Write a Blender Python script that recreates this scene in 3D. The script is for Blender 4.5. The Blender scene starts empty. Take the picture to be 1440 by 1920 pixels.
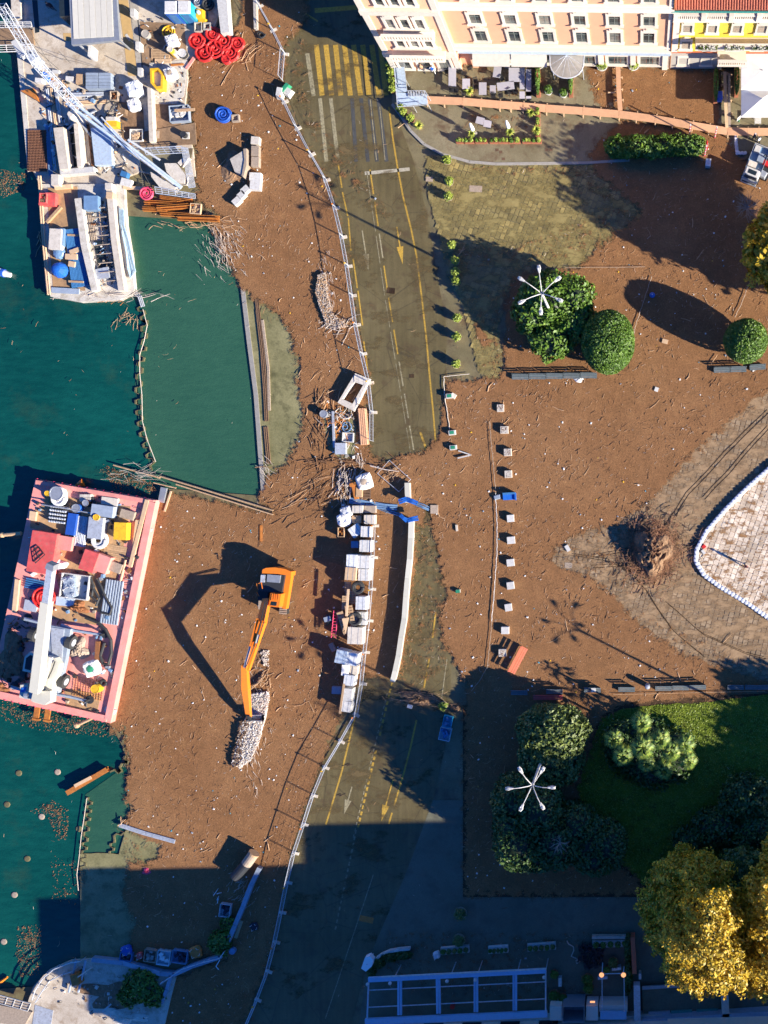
import bpy, math, random
import numpy as np
from mathutils import Vector, Matrix

# ------------------------------------------------------------------ camera, sky, sun, exposure
SC = bpy.context.scene
S = 0.0563            # metres of ground per photograph pixel
CH = 100.0            # height of the drone above the flood water
NX, NY = 1195.0, 950.0  # photograph pixel straight under the drone
def P(x, y, z=0.0):
    """photograph pixel -> the world point at real height z"""
    k = S * (CH - z) / CH
    return Vector(((x - NX) * k, (NY - y) * k, z))

cam_d = bpy.data.cameras.new('camera'); cam = bpy.data.objects.new('camera', cam_d)
SC.collection.objects.link(cam); SC.camera = cam
cam.location = (0, 0, CH); cam.rotation_euler = (0, 0, 0)
cam_d.sensor_fit = 'VERTICAL'; cam_d.sensor_height = 24.0; cam_d.sensor_width = 18.0
cam_d.lens = (1 / S * CH) / 1920.0 * 24.0
cam_d.shift_x = -(NX - 720) / 1920.0; cam_d.shift_y = (NY - 960) / 1920.0
cam_d.clip_start = 1.0; cam_d.clip_end = 4000.0

SUN_V = Vector((0.892, -0.452, 0.41)).normalized()      # towards the sun
elev = math.asin(SUN_V.z); azim = math.atan2(SUN_V.x, SUN_V.y)
world = bpy.data.worlds.new('World'); SC.world = world; world.use_nodes = True
wn = world.node_tree; wn.nodes.clear()
sky = wn.nodes.new('ShaderNodeTexSky'); sky.sky_type = 'NISHITA'; sky.sun_disc = False
sky.sun_elevation = elev; sky.sun_rotation = azim
sky.altitude = 200; sky.air_density = 1.0; sky.dust_density = 0.1; sky.ozone_density = 9.0
bg = wn.nodes.new('ShaderNodeBackground'); bg.inputs['Strength'].default_value = 0.058
wo = wn.nodes.new('ShaderNodeOutputWorld')
wm = wn.nodes.new('ShaderNodeMix'); wm.data_type = 'RGBA'; wm.blend_type = 'MULTIPLY'; wm.inputs[0].default_value = 1; wm.inputs[7].default_value = (.45, .98, 1.55, 1)
wn.links.new(sky.outputs[0], wm.inputs[6]); wn.links.new(wm.outputs[2], bg.inputs[0]); wn.links.new(bg.outputs[0], wo.inputs[0])
sun_d = bpy.data.lights.new('sun', 'SUN'); sun_d.energy = 5.0; sun_d.angle = math.radians(0.5)
sun_d.color = (1.0, 0.92, 0.78)
sun = bpy.data.objects.new('sun', sun_d); SC.collection.objects.link(sun)
sun.rotation_euler = SUN_V.to_track_quat('Z', 'Y').to_euler(); sun.location = (120, -60, 60)
SC.view_settings.view_transform = 'Standard'; SC.view_settings.look = 'None'
SC.view_settings.exposure = 1.27; SC.view_settings.gamma = 1.0
SC.cycles.max_bounces = 5; SC.cycles.transparent_max_bounces = 8

rnd = random.Random(7)
R = math.radians
# ------------------------------------------------------------------ materials
def srgb(r, g, b):
    f = lambda c: (c / 255 / 12.92) if c / 255 <= 0.04045 else ((c / 255 + 0.055) / 1.055) ** 2.4
    return (f(r), f(g), f(b), 1)
def lin(*c): return (c[0], c[1], c[2], 1)
class NT:
    def __init__(s, name):
        s.m = bpy.data.materials.new(name); s.m.use_nodes = True; s.t = s.m.node_tree; s.t.nodes.clear()
        s.out = s.n('ShaderNodeOutputMaterial'); s.b = s.n('ShaderNodeBsdfPrincipled')
        s.l(s.b.outputs[0], s.out.inputs[0]); s.co = s.n('ShaderNodeTexCoord').outputs['Object']
    def n(s, k, **kw):
        o = s.t.nodes.new(k)
        for a, v in kw.items(): setattr(o, a, v)
        return o
    def l(s, a, b): s.t.links.new(a, b)
    def vec(s, scale=(1, 1, 1), rot=0.0, src=None):
        m = s.n('ShaderNodeMapping'); m.inputs['Scale'].default_value = scale; m.inputs['Rotation'].default_value = (0, 0, rot)
        s.l(src or s.co, m.inputs[0]); return m.outputs[0]
    def noise(s, scale, det=4, rough=.6, vec=None, dist=0.0):
        o = s.n('ShaderNodeTexNoise'); o.inputs['Scale'].default_value = scale; o.inputs['Detail'].default_value = det
        o.inputs['Roughness'].default_value = rough; o.inputs['Distortion'].default_value = dist
        s.l(vec or s.co, o.inputs['Vector']); return o.outputs['Fac']
    def voro(s, scale, vec=None, feature='F1', out='Distance', rand=1.0):
        o = s.n('ShaderNodeTexVoronoi'); o.feature = feature; o.inputs['Scale'].default_value = scale
        o.inputs['Randomness'].default_value = rand
        s.l(vec or s.co, o.inputs['Vector']); return o.outputs[out]
    def ramp(s, fac, stops, interp='LINEAR'):
        o = s.n('ShaderNodeValToRGB'); r = o.color_ramp; r.interpolation = interp
        while len(r.elements) < len(stops): r.elements.new(.5)
        for e, (p, c) in zip(r.elements, stops):
            e.position = p; e.color = c if hasattr(c, '__len__') else (c, c, c, 1)
        s.l(fac, o.inputs[0]); return o.outputs[0]
    def mix(s, fac, a, b, mode='MIX'):
        o = s.n('ShaderNodeMix', data_type='RGBA', blend_type=mode)
        for v, i in ((fac, 0), (a, 6), (b, 7)):
            if hasattr(v, 'links'): s.l(v, o.inputs[i])
            else: o.inputs[i].default_value = v
        return o.outputs[2]
    def math(s, op, a, b=0.0, clamp=False):
        o = s.n('ShaderNodeMath', operation=op, use_clamp=clamp)
        for v, i in ((a, 0), (b, 1)):
            if hasattr(v, 'links'): s.l(v, o.inputs[i])
            else: o.inputs[i].default_value = v
        return o.outputs[0]
    def attr(s, name): return s.n('ShaderNodeAttribute', attribute_name=name).outputs['Fac']
    def bump(s, h, strength=.5, dist=.05):
        o = s.n('ShaderNodeBump'); o.inputs['Strength'].default_value = strength; o.inputs['Distance'].default_value = dist
        s.l(h, o.inputs['Height']); s.l(o.outputs[0], s.b.inputs['Normal'])
    def fin(s, col, rough=.7, metal=0.0, spec=None):
        for v, k in ((col, 'Base Color'), (rough, 'Roughness')):
            if hasattr(v, 'links'): s.l(v, s.b.inputs[k])
            else: s.b.inputs[k].default_value = v
        s.b.inputs['Metallic'].default_value = metal
        if spec is not None: s.b.inputs['Specular IOR Level'].default_value = spec
        return s.m
def paint(name, col, rough=.55, metal=0.0, var=.18, scale=3.0, dirt=None, bump=.15):
    """everyday surface: base colour, blotchy wear, fine grain, a little dirt"""
    t = NT(name); a = t.noise(scale, 5, .65); g = t.noise(scale * 14, 3)
    lo = tuple(c * (1 - var * 1.3) for c in col[:3]) + (1,); hi = tuple(min(1, c * (1 + var)) for c in col[:3]) + (1,)
    c = t.ramp(a, [(.3, lo), (.7, hi)]); c = t.mix(.35, c, t.ramp(g, [(.3, lo), (.7, hi)]))
    if dirt: c = t.mix(t.ramp(t.noise(scale * 1.7, 6, .7), [(.52, 0.0), (.68, .75)]), c, dirt)
    rr = t.n('ShaderNodeObjectInfo').outputs['Random']
    h = t.n('ShaderNodeHueSaturation'); h.inputs['Hue'].default_value = .5
    t.l(t.math('ADD', t.math('MULTIPLY', rr, .22), .89), h.inputs['Value']); t.l(c, h.inputs['Color'])
    t.bump(g, bump, .02)
    return t.fin(h.outputs[0], rough, metal)
M = {}
def mk(name, *a, **k): M[name] = paint(name, *a, **k); return M[name]
DIRT = lin(.10, .07, .045)
mk('white_paint', lin(.60, .58, .54), dirt=lin(.4, .34, .28)); mk('plastic_wrap', lin(.66, .67, .68), .35, dirt=lin(.42, .40, .36))
mk('concrete', lin(.42, .38, .33), .85, dirt=lin(.25, .2, .15)); mk('pale_concrete', lin(.56, .49, .40), .85, scale=1.2, dirt=lin(.36, .28, .2))
mk('grey_metal', lin(.36, .38, .41), .45, .4); mk('light_metal', lin(.55, .58, .62), .4, .3, dirt=lin(.3, .27, .25))
mk('dark_metal', lin(.035, .037, .04), .5, .2); mk('black_plastic', lin(.02, .02, .022), .5); mk('rubber', lin(.035, .035, .035), .8)
mk('rust', lin(.26, .10, .035), .85, var=.4, scale=5); mk('rusty_grid', lin(.20, .09, .05), .9, var=.5, scale=8)
mk('orange_steel', lin(.48, .17, .03), .6, var=.3, dirt=lin(.2, .08, .03))
mk('orange_paint', lin(.78, .20, .015), .4, var=.08, dirt=lin(.4, .14, .03)); mk('wood', lin(.48, .31, .17), .75, var=.25, scale=4, dirt=lin(.25, .15, .09))
mk('pale_wood', lin(.62, .42, .25), .75, var=.15, scale=3); mk('plywood', lin(.62, .34, .19), .7, var=.12, scale=2)
mk('grey_wood', lin(.36, .28, .21), .85, var=.3, scale=6); mk('dark_wood', lin(.14, .08, .045), .8, var=.3)
mk('barge_red', lin(.76, .29, .24), .6, var=.2, scale=.8, dirt=lin(.55, .26, .18)); mk('deck_sand', lin(.42, .25, .12), .85, var=.3, scale=1.2, dirt=lin(.2, .12, .08))
mk('red_plastic', lin(.62, .03, .025), .4); mk('red_sheet', lin(.64, .10, .09), .5, var=.22, scale=1.5, dirt=lin(.45, .17, .13)); mk('pink_plastic', lin(.75, .07, .14), .4)
mk('blue_plastic', lin(.02, .09, .42), .45); mk('tarp_blue', lin(.02, .13, .50), .4, var=.3, scale=6); mk('cyan_plastic', lin(.03, .38, .55), .4)
mk('blue_sheet', lin(.05, .17, .36), .4); mk('steel_blue', lin(.16, .27, .42), .4, .1); mk('sky_hose', lin(.42, .56, .62), .5)
mk('grey_blue', lin(.28, .33, .40), .45); mk('yellow_paint', lin(.72, .42, .02), .5, dirt=lin(.4, .22, .04)); mk('green_plastic', lin(.03, .25, .13), .5)
mk('bag_white', lin(.74, .72, .69), .8, var=.14, scale=7, dirt=lin(.48, .40, .32)); mk('terracotta', lin(.34, .12, .06), .8); mk('pot_grey', lin(.40, .30, .21), .8)
mk('brick_red', lin(.50, .14, .07), .8, scale=7); mk('roof_tile', lin(.50, .16, .09), .8, var=.35, scale=5); mk('beige_block', lin(.58, .52, .44), .8, dirt=lin(.4, .34, .26))
mk('cream_panel', lin(.62, .58, .48), .5, var=.06); mk('frame_green_grey', lin(.17, .19, .17), .5, var=.1)
mk('pink_wall', lin(.76, .40, .24), .85, var=.06, scale=.8); mk('cream_trim', lin(.70, .62, .52), .8, var=.08); mk('yellow_wall', lin(.78, .55, .06), .85, var=.07, scale=.9)
mk('grey_trim', lin(.48, .44, .38), .8, var=.1); mk('mesh_grey', lin(.5, .48, .46), .6); mk('litter', lin(.75, .75, .74), .6); mk('stone_grey', lin(.30, .28, .25), .9)
mk('pergola_blue', lin(.26, .44, .62), .45, var=.1); mk('glass_dark', lin(.02, .03, .035), .12, var=.2); mk('skin', lin(.5, .3, .2), .6); mk('cloth_dark', lin(.03, .03, .045), .9)
mk('cloth_white', lin(.75, .74, .72), .9, var=.05, scale=1); mk('cloth_red', lin(.5, .03, .04), .9); mk('bench_wood', lin(.13, .16, .17), .6, var=.2); mk('red_bench', lin(.75, .22, .12), .5, var=.1)
mk('cushion', lin(.42, .40, .43), .8, var=.1); mk('pale_blue_steel', lin(.45, .55, .66), .45, dirt=lin(.4, .36, .33)); mk('crane_cream', lin(.58, .55, .45), .4, var=.06)
mk('mud_pile', lin(.24, .14, .075), .95, var=.5, scale=3); mk('stick_pale', lin(.50, .31, .17), .8, var=.35, scale=2); mk('stick_brown', lin(.22, .11, .05), .85, var=.4, scale=2)
mk('stick_grey', lin(.55, .46, .38), .8, var=.3, scale=2); mk('lamp_lit', lin(.8, .4, .2), .5); mk('teal_paint', lin(.05, .24, .20), .5); mk('yellow_marking', lin(.46, .28, .035), .7, var=.4, scale=6, dirt=lin(.14, .11, .055))
mk('white_marking', lin(.42, .38, .28), .7, var=.35, scale=6, dirt=lin(.15, .12, .07)); mk('dark_marking', lin(.065, .065, .06), .6, var=.3); mk('pale_marking', lin(.30, .26, .15), .7, var=.5, scale=5, dirt=lin(.12, .09, .05))
mk('ochre_tactile', lin(.55, .36, .15), .8, var=.12); mk('black_rubber', lin(.03, .03, .03), .7); mk('sandbag', lin(.62, .64, .68), .8, var=.12, scale=7)
def leaf_mat(name, a, b, c=None):
    t = NT(name); f = t.attr('rnd'); stops = [(.0, a), (.75, b)] + ([(1.0, c)] if c else [])
    t.b.inputs['Subsurface Weight'].default_value = 0.0
    return t.fin(t.ramp(f, stops), .55)
LM = {'lawn': leaf_mat('lawn_blades', lin(.10, .16, .012), lin(.20, .25, .02), lin(.32, .34, .05)), 'dark': leaf_mat('leaf_dark_green', lin(.022, .055, .010), lin(.06, .12, .018), lin(.14, .19, .03)),
      'mid': leaf_mat('leaf_mid_green', lin(.035, .085, .008), lin(.11, .20, .016), lin(.24, .30, .03)),
      'olive': leaf_mat('leaf_olive', lin(.06, .095, .022), lin(.16, .20, .04), lin(.28, .29, .09)),
      'yellow': leaf_mat('leaf_autumn_yellow', lin(.17, .15, .008), lin(.68, .42, .014), lin(.92, .50, .04)),
      'bright': leaf_mat('leaf_bright', lin(.11, .18, .02), lin(.34, .40, .05), lin(.62, .55, .10)),
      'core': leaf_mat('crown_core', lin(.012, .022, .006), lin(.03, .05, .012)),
      'palm': leaf_mat('palm_leaf', lin(.07, .14, .02), lin(.20, .30, .035), lin(.46, .46, .07))}

_t = NT('window_pane'); _r = _t.ramp(_t.n('ShaderNodeObjectInfo').outputs['Random'], [(0, lin(.02, .03, .035)), (.5, lin(.03, .045, .05)), (.62, lin(.10, .10, .09)), (.85, lin(.26, .24, .20)), (1, lin(.05, .07, .08))])
M['pane'] = _t.fin(_t.mix(.5, _r, _t.ramp(_t.noise(2.5, 3), [(.35, .4), (.65, 1.6)]), 'MULTIPLY'), .12)
# ------------------------------------------------------------------ object helpers
COL = SC.collection
def put(o, name=None, parent=None):
    COL.objects.link(o)
    if parent: o.parent = parent
    return o
def tag(o, label=None, cat=None, group=None, kind=None):
    if label: o['label'] = label
    if cat: o['category'] = cat
    if group: o['group'] = group
    if kind: o['kind'] = kind
    return o
def root_of(o):
    while o.parent: o = o.parent
    return o
def thing(name, label, cat, loc=(0, 0, 0), group=None):
    o = bpy.data.objects.new(name, None); o.empty_display_size = .3; COL.objects.link(o); o.location = loc
    return tag(o, label, cat, group)
def dup(o, loc=None, rz=None, label=None, sc=None, parent=None, top=True):
    c = o.copy(); COL.objects.link(c)
    if parent is not None: c.parent = parent
    for ch in o.children: dup(ch, parent=c, top=False)
    if top:
        if loc is not None: c.location = loc
        if rz is not None: c.rotation_euler = (0, 0, rz)
        if sc is not None: c.scale = sc if hasattr(sc, '__len__') else (sc,) * 3
        if label: c['label'] = label
    return c
class MB:
    def __init__(s): s.v = []; s.f = []
    def add(s, vs, fs):
        n = len(s.v); s.v += [tuple(v) for v in vs]; s.f += [tuple(i + n for i in f) for f in fs]; return s
    def box(s, c, d, rz=0.0, m=None, taper=1.0):
        """c centre of the bottom face, d full sizes"""
        hx, hy, h = d[0] / 2, d[1] / 2, d[2]; ca, sa = math.cos(rz), math.sin(rz); vs = []
        for z, k in ((0, 1), (h, taper)):
            for x, y in ((-hx * k, -hy * k), (hx * k, -hy * k), (hx * k, hy * k), (-hx * k, hy * k)):
                vs.append(Vector((c[0] + x * ca - y * sa, c[1] + x * sa + y * ca, c[2] + z)))
        if m: vs = [m @ v for v in vs]
        return s.add(vs, [(3, 2, 1, 0), (4, 5, 6, 7), (0, 1, 5, 4), (1, 2, 6, 5), (2, 3, 7, 6), (3, 0, 4, 7)])
    def prism(s, pts, z0, z1):
        n = len(pts); a = sum(pts[i][0] * pts[(i + 1) % n][1] - pts[(i + 1) % n][0] * pts[i][1] for i in range(n))
        if a < 0: pts = pts[::-1]
        vs = [(p[0], p[1], z0) for p in pts] + [(p[0], p[1], z1) for p in pts]
        return s.add(vs, [tuple(range(n - 1, -1, -1)), tuple(range(n, 2 * n))] + [(i, (i + 1) % n, n + (i + 1) % n, n + i) for i in range(n)])
    def sheet(s, pts, z):
        n = len(pts); a = sum(pts[i][0] * pts[(i + 1) % n][1] - pts[(i + 1) % n][0] * pts[i][1] for i in range(n))
        if a < 0: pts = pts[::-1]
        return s.add([(p[0], p[1], z) for p in pts], [tuple(range(n))])
    def tube(s, pts, r, n=6, r2=None, closed=False):
        pts = [Vector(p) for p in pts]; L = len(pts); vs = []; up = Vector((0, 0, 1))
        for i, p in enumerate(pts):
            if closed: t = pts[(i + 1) % L] - pts[i - 1]
            else: t = pts[min(i + 1, L - 1)] - pts[max(i - 1, 0)]
            if t.length < 1e-9: t = Vector((1, 0, 0))
            t.normalize(); a = t.cross(up)
            if a.length < .05: a = t.cross(Vector((1, 0, 0)))
            a.normalize(); b = t.cross(a); rr = r if r2 is None else r + (r2 - r) * i / max(1, L - 1)
            for k in range(n):
                an = 2 * math.pi * k / n; vs.append(p + a * (rr * math.cos(an)) + b * (rr * math.sin(an)))
        fs = []
        for i in range(L if closed else L - 1):
            j = (i + 1) % L
            fs += [(i * n + k, i * n + (k + 1) % n, j * n + (k + 1) % n, j * n + k) for k in range(n)]
        if not closed: fs += [tuple(range(n - 1, -1, -1)), tuple((L - 1) * n + k for k in range(n))]
        return s.add(vs, fs)
    def lathe(s, c, prof, n=14, sx=1.0, sy=1.0, rz=0.0):
        """prof: list of (radius, z); closed with caps"""
        ca, sa = math.cos(rz), math.sin(rz); vs = []
        for r, z in prof:
            for k in range(n):
                a = 2 * math.pi * k / n; x, y = r * sx * math.cos(a), r * sy * math.sin(a)
                vs.append((c[0] + x * ca - y * sa, c[1] + x * sa + y * ca, c[2] + z))
        L = len(prof); fs = [(i * n + k, i * n + (k + 1) % n, (i + 1) * n + (k + 1) % n, (i + 1) * n + k) for i in range(L - 1) for k in range(n)]
        fs += [tuple(range(n - 1, -1, -1)), tuple((L - 1) * n + k for k in range(n))]
        return s.add(vs, fs)
    def hull(s, rings):
        n = len(rings[0]); vs = [p for r_ in rings for p in r_]; L = len(rings)
        fs = [(i * n + k, i * n + (k + 1) % n, (i + 1) * n + (k + 1) % n, (i + 1) * n + k) for i in range(L - 1) for k in range(n)]
        return s.add(vs, fs + [tuple(range(n - 1, -1, -1)), tuple((L - 1) * n + k for k in range(n))])
    def obj(s, name, mat, parent=None, label=None, cat=None, group=None, kind=None, smooth=False, fix=False):
        off = Vector((0, 0, 0))
        if parent:
            off = Vector(root_of(parent).location)
        vs = [(v[0] - off.x, v[1] - off.y, v[2] - off.z) for v in s.v]
        loc = None
        if not parent:                       # a top-level mesh gets its origin at its own base
            xs, ys, zs = zip(*vs); loc = Vector(((min(xs) + max(xs)) / 2, (min(ys) + max(ys)) / 2, min(zs)))
            if kind == 'structure' or fix: loc = Vector((0, 0, 0))
            vs = [(v[0] - loc.x, v[1] - loc.y, v[2] - loc.z) for v in vs]
        me = bpy.data.meshes.new(name); me.from_pydata(vs, [], s.f)
        me.materials.append(M[mat] if isinstance(mat, str) else mat)
        if smooth: me.shade_smooth()
        o = bpy.data.objects.new(name, me); COL.objects.link(o)
        if parent: o.parent = parent
        elif loc is not None: o.location = loc
        return tag(o, label, cat, group, kind)
def frame(px, py, z, ang=0.0):
    """matrix of a local frame standing at a photograph pixel; ang in degrees, clockwise in the picture"""
    return Matrix.Translation(P(px, py, z)) @ Matrix.Rotation(R(-ang), 4, 'Z')
def stack(parts): return parts
def pip(px, py, poly):
    c = False; n = len(poly); j = n - 1
    for i in range(n):
        xi, yi = poly[i]; xj, yj = poly[j]
        if (yi > py) != (yj > py) and px < (xj - xi) * (py - yi) / (yj - yi) + xi: c = not c
        j = i
    return c
def rough(poly, amp, step=9, seed=0, closed=True):
    """subdivide a photo-pixel polygon and make its outline uneven"""
    rg = random.Random(seed); out = []; n = len(poly)
    for i in range(n if closed else n - 1):
        a, b = poly[i], poly[(i + 1) % n]; d = math.hypot(b[0] - a[0], b[1] - a[1]); k = max(1, int(d / step))
        for j in range(k):
            t = j / k; out.append((a[0] + (b[0] - a[0]) * t + (rg.gauss(0, amp)), a[1] + (b[1] - a[1]) * t + rg.gauss(0, amp)))
    if not closed: out.append(poly[-1])
    return out
def W(poly, z=0.0): return [P(x, y, z) for x, y in poly]
# ------------------------------------------------------------------ ground materials
def m_debris():
    t = NT('floating_debris'); co = t.co
    big = t.noise(.10, 4, .6); mid = t.noise(.7, 5, .65); fine = t.noise(7.5, 6, .78)
    fib = t.noise(5.0, 4, .75, t.vec((1, 5, 1), .6)); fib2 = t.noise(5.0, 4, .75, t.vec((6, 1, 1), -.4)); warp = t.math('GREATER_THAN', t.noise(1.1, 2), .5)
    c = t.ramp(big, [(.3, lin(.185, .086, .034)), (.5, lin(.23, .113, .048)), (.7, lin(.275, .145, .065))])
    c = t.mix(.45, c, t.ramp(mid, [(.3, lin(.155, .074, .026)), (.55, lin(.245, .114, .043)), (.75, lin(.34, .18, .07))]))
    f2 = t.mix(warp, fib, fib2)
    c = t.mix(1.0, c, t.ramp(fine, [(.3, .62), (.5, 1.0), (.7, 1.4)]), 'MULTIPLY')
    c = t.mix(.7, c, t.ramp(f2, [(.32, .6), (.5, 1.0), (.70, 1.45)]), 'MULTIPLY')
    fl = t.voro(9.0, t.vec((1, 2.2, 1), .9)); sp = t.math('LESS_THAN', fl, t.math('MULTIPLY', t.math('SUBTRACT', t.noise(1.3, 3), .36), .55))
    c = t.mix(t.math('MULTIPLY', sp, .55), c, lin(.40, .23, .13))
    c = t.mix(t.ramp(t.voro(6.0), [(.0, .55), (.10, 0.0)]), c, lin(.045, .022, .012))
    t.bump(t.math('ADD', fine, f2), .55, .07); t.fin(c, .82, spec=.25)
    cov = t.attr('cover'); n = t.math('ADD', t.math('MULTIPLY', t.noise(1.3, 8, .72), .62), t.math('MULTIPLY', t.noise(9.0, 4, .8), .38))
    a = t.math('MULTIPLY', t.math('SUBTRACT', t.math('ADD', cov, t.math('MULTIPLY', t.math('SUBTRACT', n, .5), 2.2)), .5), 9.0, True)
    t.l(t.math('ADD', a, .5, True) if False else a, t.b.inputs['Alpha'])
    return t.m
def m_ground(name, lo, hi, rough_, stain=None, scale=.35, spec=.5, grain=9.0):
    t = NT(name); c = t.ramp(t.noise(scale, 6, .65, dist=.4), [(.3, lo), (.7, hi)])
    c = t.mix(.6, c, t.ramp(t.noise(grain, 5, .75), [(.3, .65), (.7, 1.35)]), 'MULTIPLY')
    if stain: c = t.mix(t.ramp(t.noise(scale * 2.3, 8, .72), [(.5, 0.0), (.66, .8)]), c, stain)
    t.bump(t.noise(grain * 1.5, 4), .25, .03); return t.fin(c, rough_, spec=spec)
def m_water(name, a, b, sed=None):
    t = NT(name); c = t.ramp(t.noise(.045, 5, .6, dist=.8), [(.36, a), (.66, b)])
    c = t.mix(.5, c, t.ramp(t.noise(.6, 5, .6, t.vec((1, 3.2, 1), .5)), [(.3, a), (.7, b)]))
    if sed: c = t.mix(t.ramp(t.noise(.16, 7, .7), [(.55, 0.0), (.75, .4)]), c, sed)
    t.bump(t.noise(2.2, 6, .68, t.vec((1, 2.6, 1), .55)), .34, .12); return t.fin(c, .16, spec=.5)
M['lake'] = m_water('lake_water', lin(.001, .038, .032), lin(.005, .084, .064), lin(.04, .07, .03))
M['basin'] = m_water('basin_water', lin(.020, .078, .046), lin(.034, .108, .062))
M['debris'] = m_debris()
M['asphalt'] = m_ground('flooded_asphalt', lin(.092, .075, .027), lin(.135, .110, .046), .32, lin(.08, .058, .024), .16, .5, 6.0)
M['wet_paving'] = m_ground('wet_paving', lin(.125, .105, .046), lin(.20, .165, .085), .5, lin(.08, .05, .026), .25)
M['cafe_paving'] = m_ground('cafe_paving', lin(.155, .130, .070), lin(.25, .215, .13), .55, lin(.10, .055, .028), .22)
M['lower_paving'] = m_ground('lower_paving', lin(.105, .10, .06), lin(.15, .145, .095), .6, lin(.09, .08, .05), .2)
M['apron'] = m_ground('submerged_apron', lin(.15, .14, .058), lin(.28, .25, .12), .45, lin(.08, .075, .03), .3, .4, 5.0)
M['dusty'] = m_ground('dusty_paving', lin(.20, .125, .072), lin(.33, .215, .13), .9, lin(.11, .07, .042), .22, .2)
M['clean_plaza'] = m_ground('clean_plaza', lin(.46, .35, .25), lin(.64, .52, .39), .9, lin(.26, .14, .08), .3, .2)
M['grass'] = m_ground('lawn_grass', lin(.07, .115, .012), lin(.17, .21, .022), .9, lin(.05, .05, .015), .4, .1, 14.0)
M['quay'] = m_ground('quay_concrete', lin(.42, .35, .27), lin(.60, .52, .42), .9, lin(.28, .2, .13), .35, .2)
M['quay_edge'] = m_ground('quay_edge', lin(.46, .42, .36), lin(.62, .57, .49), .9, lin(.3, .25, .18), .5, .2)
M['soil'] = m_ground('garden_soil', lin(.04, .026, .016), lin(.08, .05, .03), .95, None, .5, .1)
def m_stone(name, stops, mort=.9):
    t = NT(name); c = t.ramp(t.attr('rnd'), stops); c = t.mix(.55, c, t.ramp(t.noise(9, 5, .7), [(.3, .6), (.7, 1.4)]), 'MULTIPLY')
    c = t.mix(.7, c, t.ramp(t.noise(.28, 5, .65), [(.35, .62), (.65, 1.25)]), 'MULTIPLY'); t.bump(t.noise(18, 4), .3, .02); return t.fin(c, mort)
M['stone_wet'] = m_stone('wet_square_stone', [(0, lin(.175, .140, .052)), (.6, lin(.23, .185, .07)), (1, lin(.33, .255, .09))], .5)
M['stone_dry'] = m_stone('dusty_square_stone', [(0, lin(.22, .150, .085)), (.6, lin(.28, .195, .115)), (1, lin(.35, .25, .15))])
M['stone_clean'] = m_stone('clean_square_stone', [(0, lin(.46, .36, .26)), (.5, lin(.62, .50, .38)), (1, lin(.74, .63, .50))])

def structure(name, poly, z, mat, amp=0.0, seed=0, parent=None):
    p = rough(poly, amp, 10, seed) if amp else poly
    m = MB(); m.sheet(W(p, z), z); return m.obj(name, mat, parent, kind=None if parent else 'structure')
FAR = 9000
lake = structure('lake_water', [(-FAR, -FAR), (600, -FAR), (600, FAR), (-FAR, FAR)], -.30, 'lake')
basin = structure('basin_water', [(235, 340), (420, 400), (470, 560), (500, 960), (300, 920), (283, 880), (268, 830), (258, 780), (253, 720), (260, 660), (270, 600), (262, 560), (245, 530), (240, 440)], -.28, 'basin')
structure('basin_water', [(160, 1490), (230, 1440), (250, 1520), (225, 1560), (212, 1605), (150, 1605), (155, 1560)], -.27, 'basin')
land = structure('pavement', [(60, -FAR), (60, 200), (75, 330), (235, 350), (240, 405), (400, 415), (430, 490), (455, 540), (480, 700), (492, 930), (300, 915), (275, 1050),
    (200, 1345), (230, 1400), (240, 1440), (245, 1530), (225, 1600), (240, 1800), (60, 1850), (-700, 1900), (-FAR, 2000), (-FAR, FAR), (FAR, FAR), (FAR, -FAR)], -.20, 'wet_paving')
AP = [(452, 535), (472, 545), (505, 580), (535, 600), (560, 640), (580, 690), (575, 720), (590, 800), (575, 840), (550, 880), (520, 905), (497, 935), (487, 860), (478, 720), (466, 640)]
apron = structure('submerged_apron', AP, -.19, 'apron', 1.0, 3)
structure('submerged_apron', [(150, 1600), (222, 1600), (235, 1560), (260, 1545), (310, 1590), (320, 1640), (300, 1790), (150, 1800)], -.19, 'apron', 1.0, 4)
m = MB(); m.prism(W([(451, 538), (459, 538), (471, 640), (484, 740), (492, 850), (499, 935), (491, 935), (484, 850), (476, 740), (463, 640)], -.18), -.9, -.12); m.obj('quay_kerb', 'stone_grey', kind='structure')
ROAD = [(455, -300), (500, 45), (535, 80), (533, 165), (575, 270), (625, 365), (652, 490), (690, 700), (692, 850), (740, 1000), (700, 1250), (660, 1335), (615, 1400), (575, 1510),
    (545, 1600), (520, 1740), (460, 1920), (380, 2300), (560, 2300), (690, 1800), (760, 1640), (812, 1500), (835, 1400), (845, 1290), (850, 1000), (832, 760), (838, 620), (800, 400), (775, 300), (735, 195), (735, 100), (700, -300)]
_t = NT('road_asphalt'); _c = _t.ramp(_t.noise(.16, 6, .65, dist=.4), [(.3, lin(.102, .080, .032)), (.7, lin(.15, .120, .054))])
_c = _t.mix(.5, _c, _t.ramp(_t.noise(.8, 5, .65, _t.vec((3, .22, 1), .14)), [(.35, .72), (.65, 1.25)]), 'MULTIPLY'); _c = _t.mix(.6, _c, _t.ramp(_t.noise(8, 5, .75), [(.3, .7), (.7, 1.3)]), 'MULTIPLY')
_c = _t.mix(_t.ramp(_t.voro(.22, feature='DISTANCE_TO_EDGE'), [(0, .55), (.012, 0)]), _c, lin(.04, .03, .018)); _c = _t.mix(_t.ramp(_t.noise(.5, 8, .75), [(.55, 0.0), (.62, .6)]), _c, lin(.085, .055, .027)); _t.bump(_t.noise(14, 4), .25, .03); M['asphalt'] = _t.fin(_c, .3)
road = structure('road', ROAD, -.16, 'asphalt')
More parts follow.
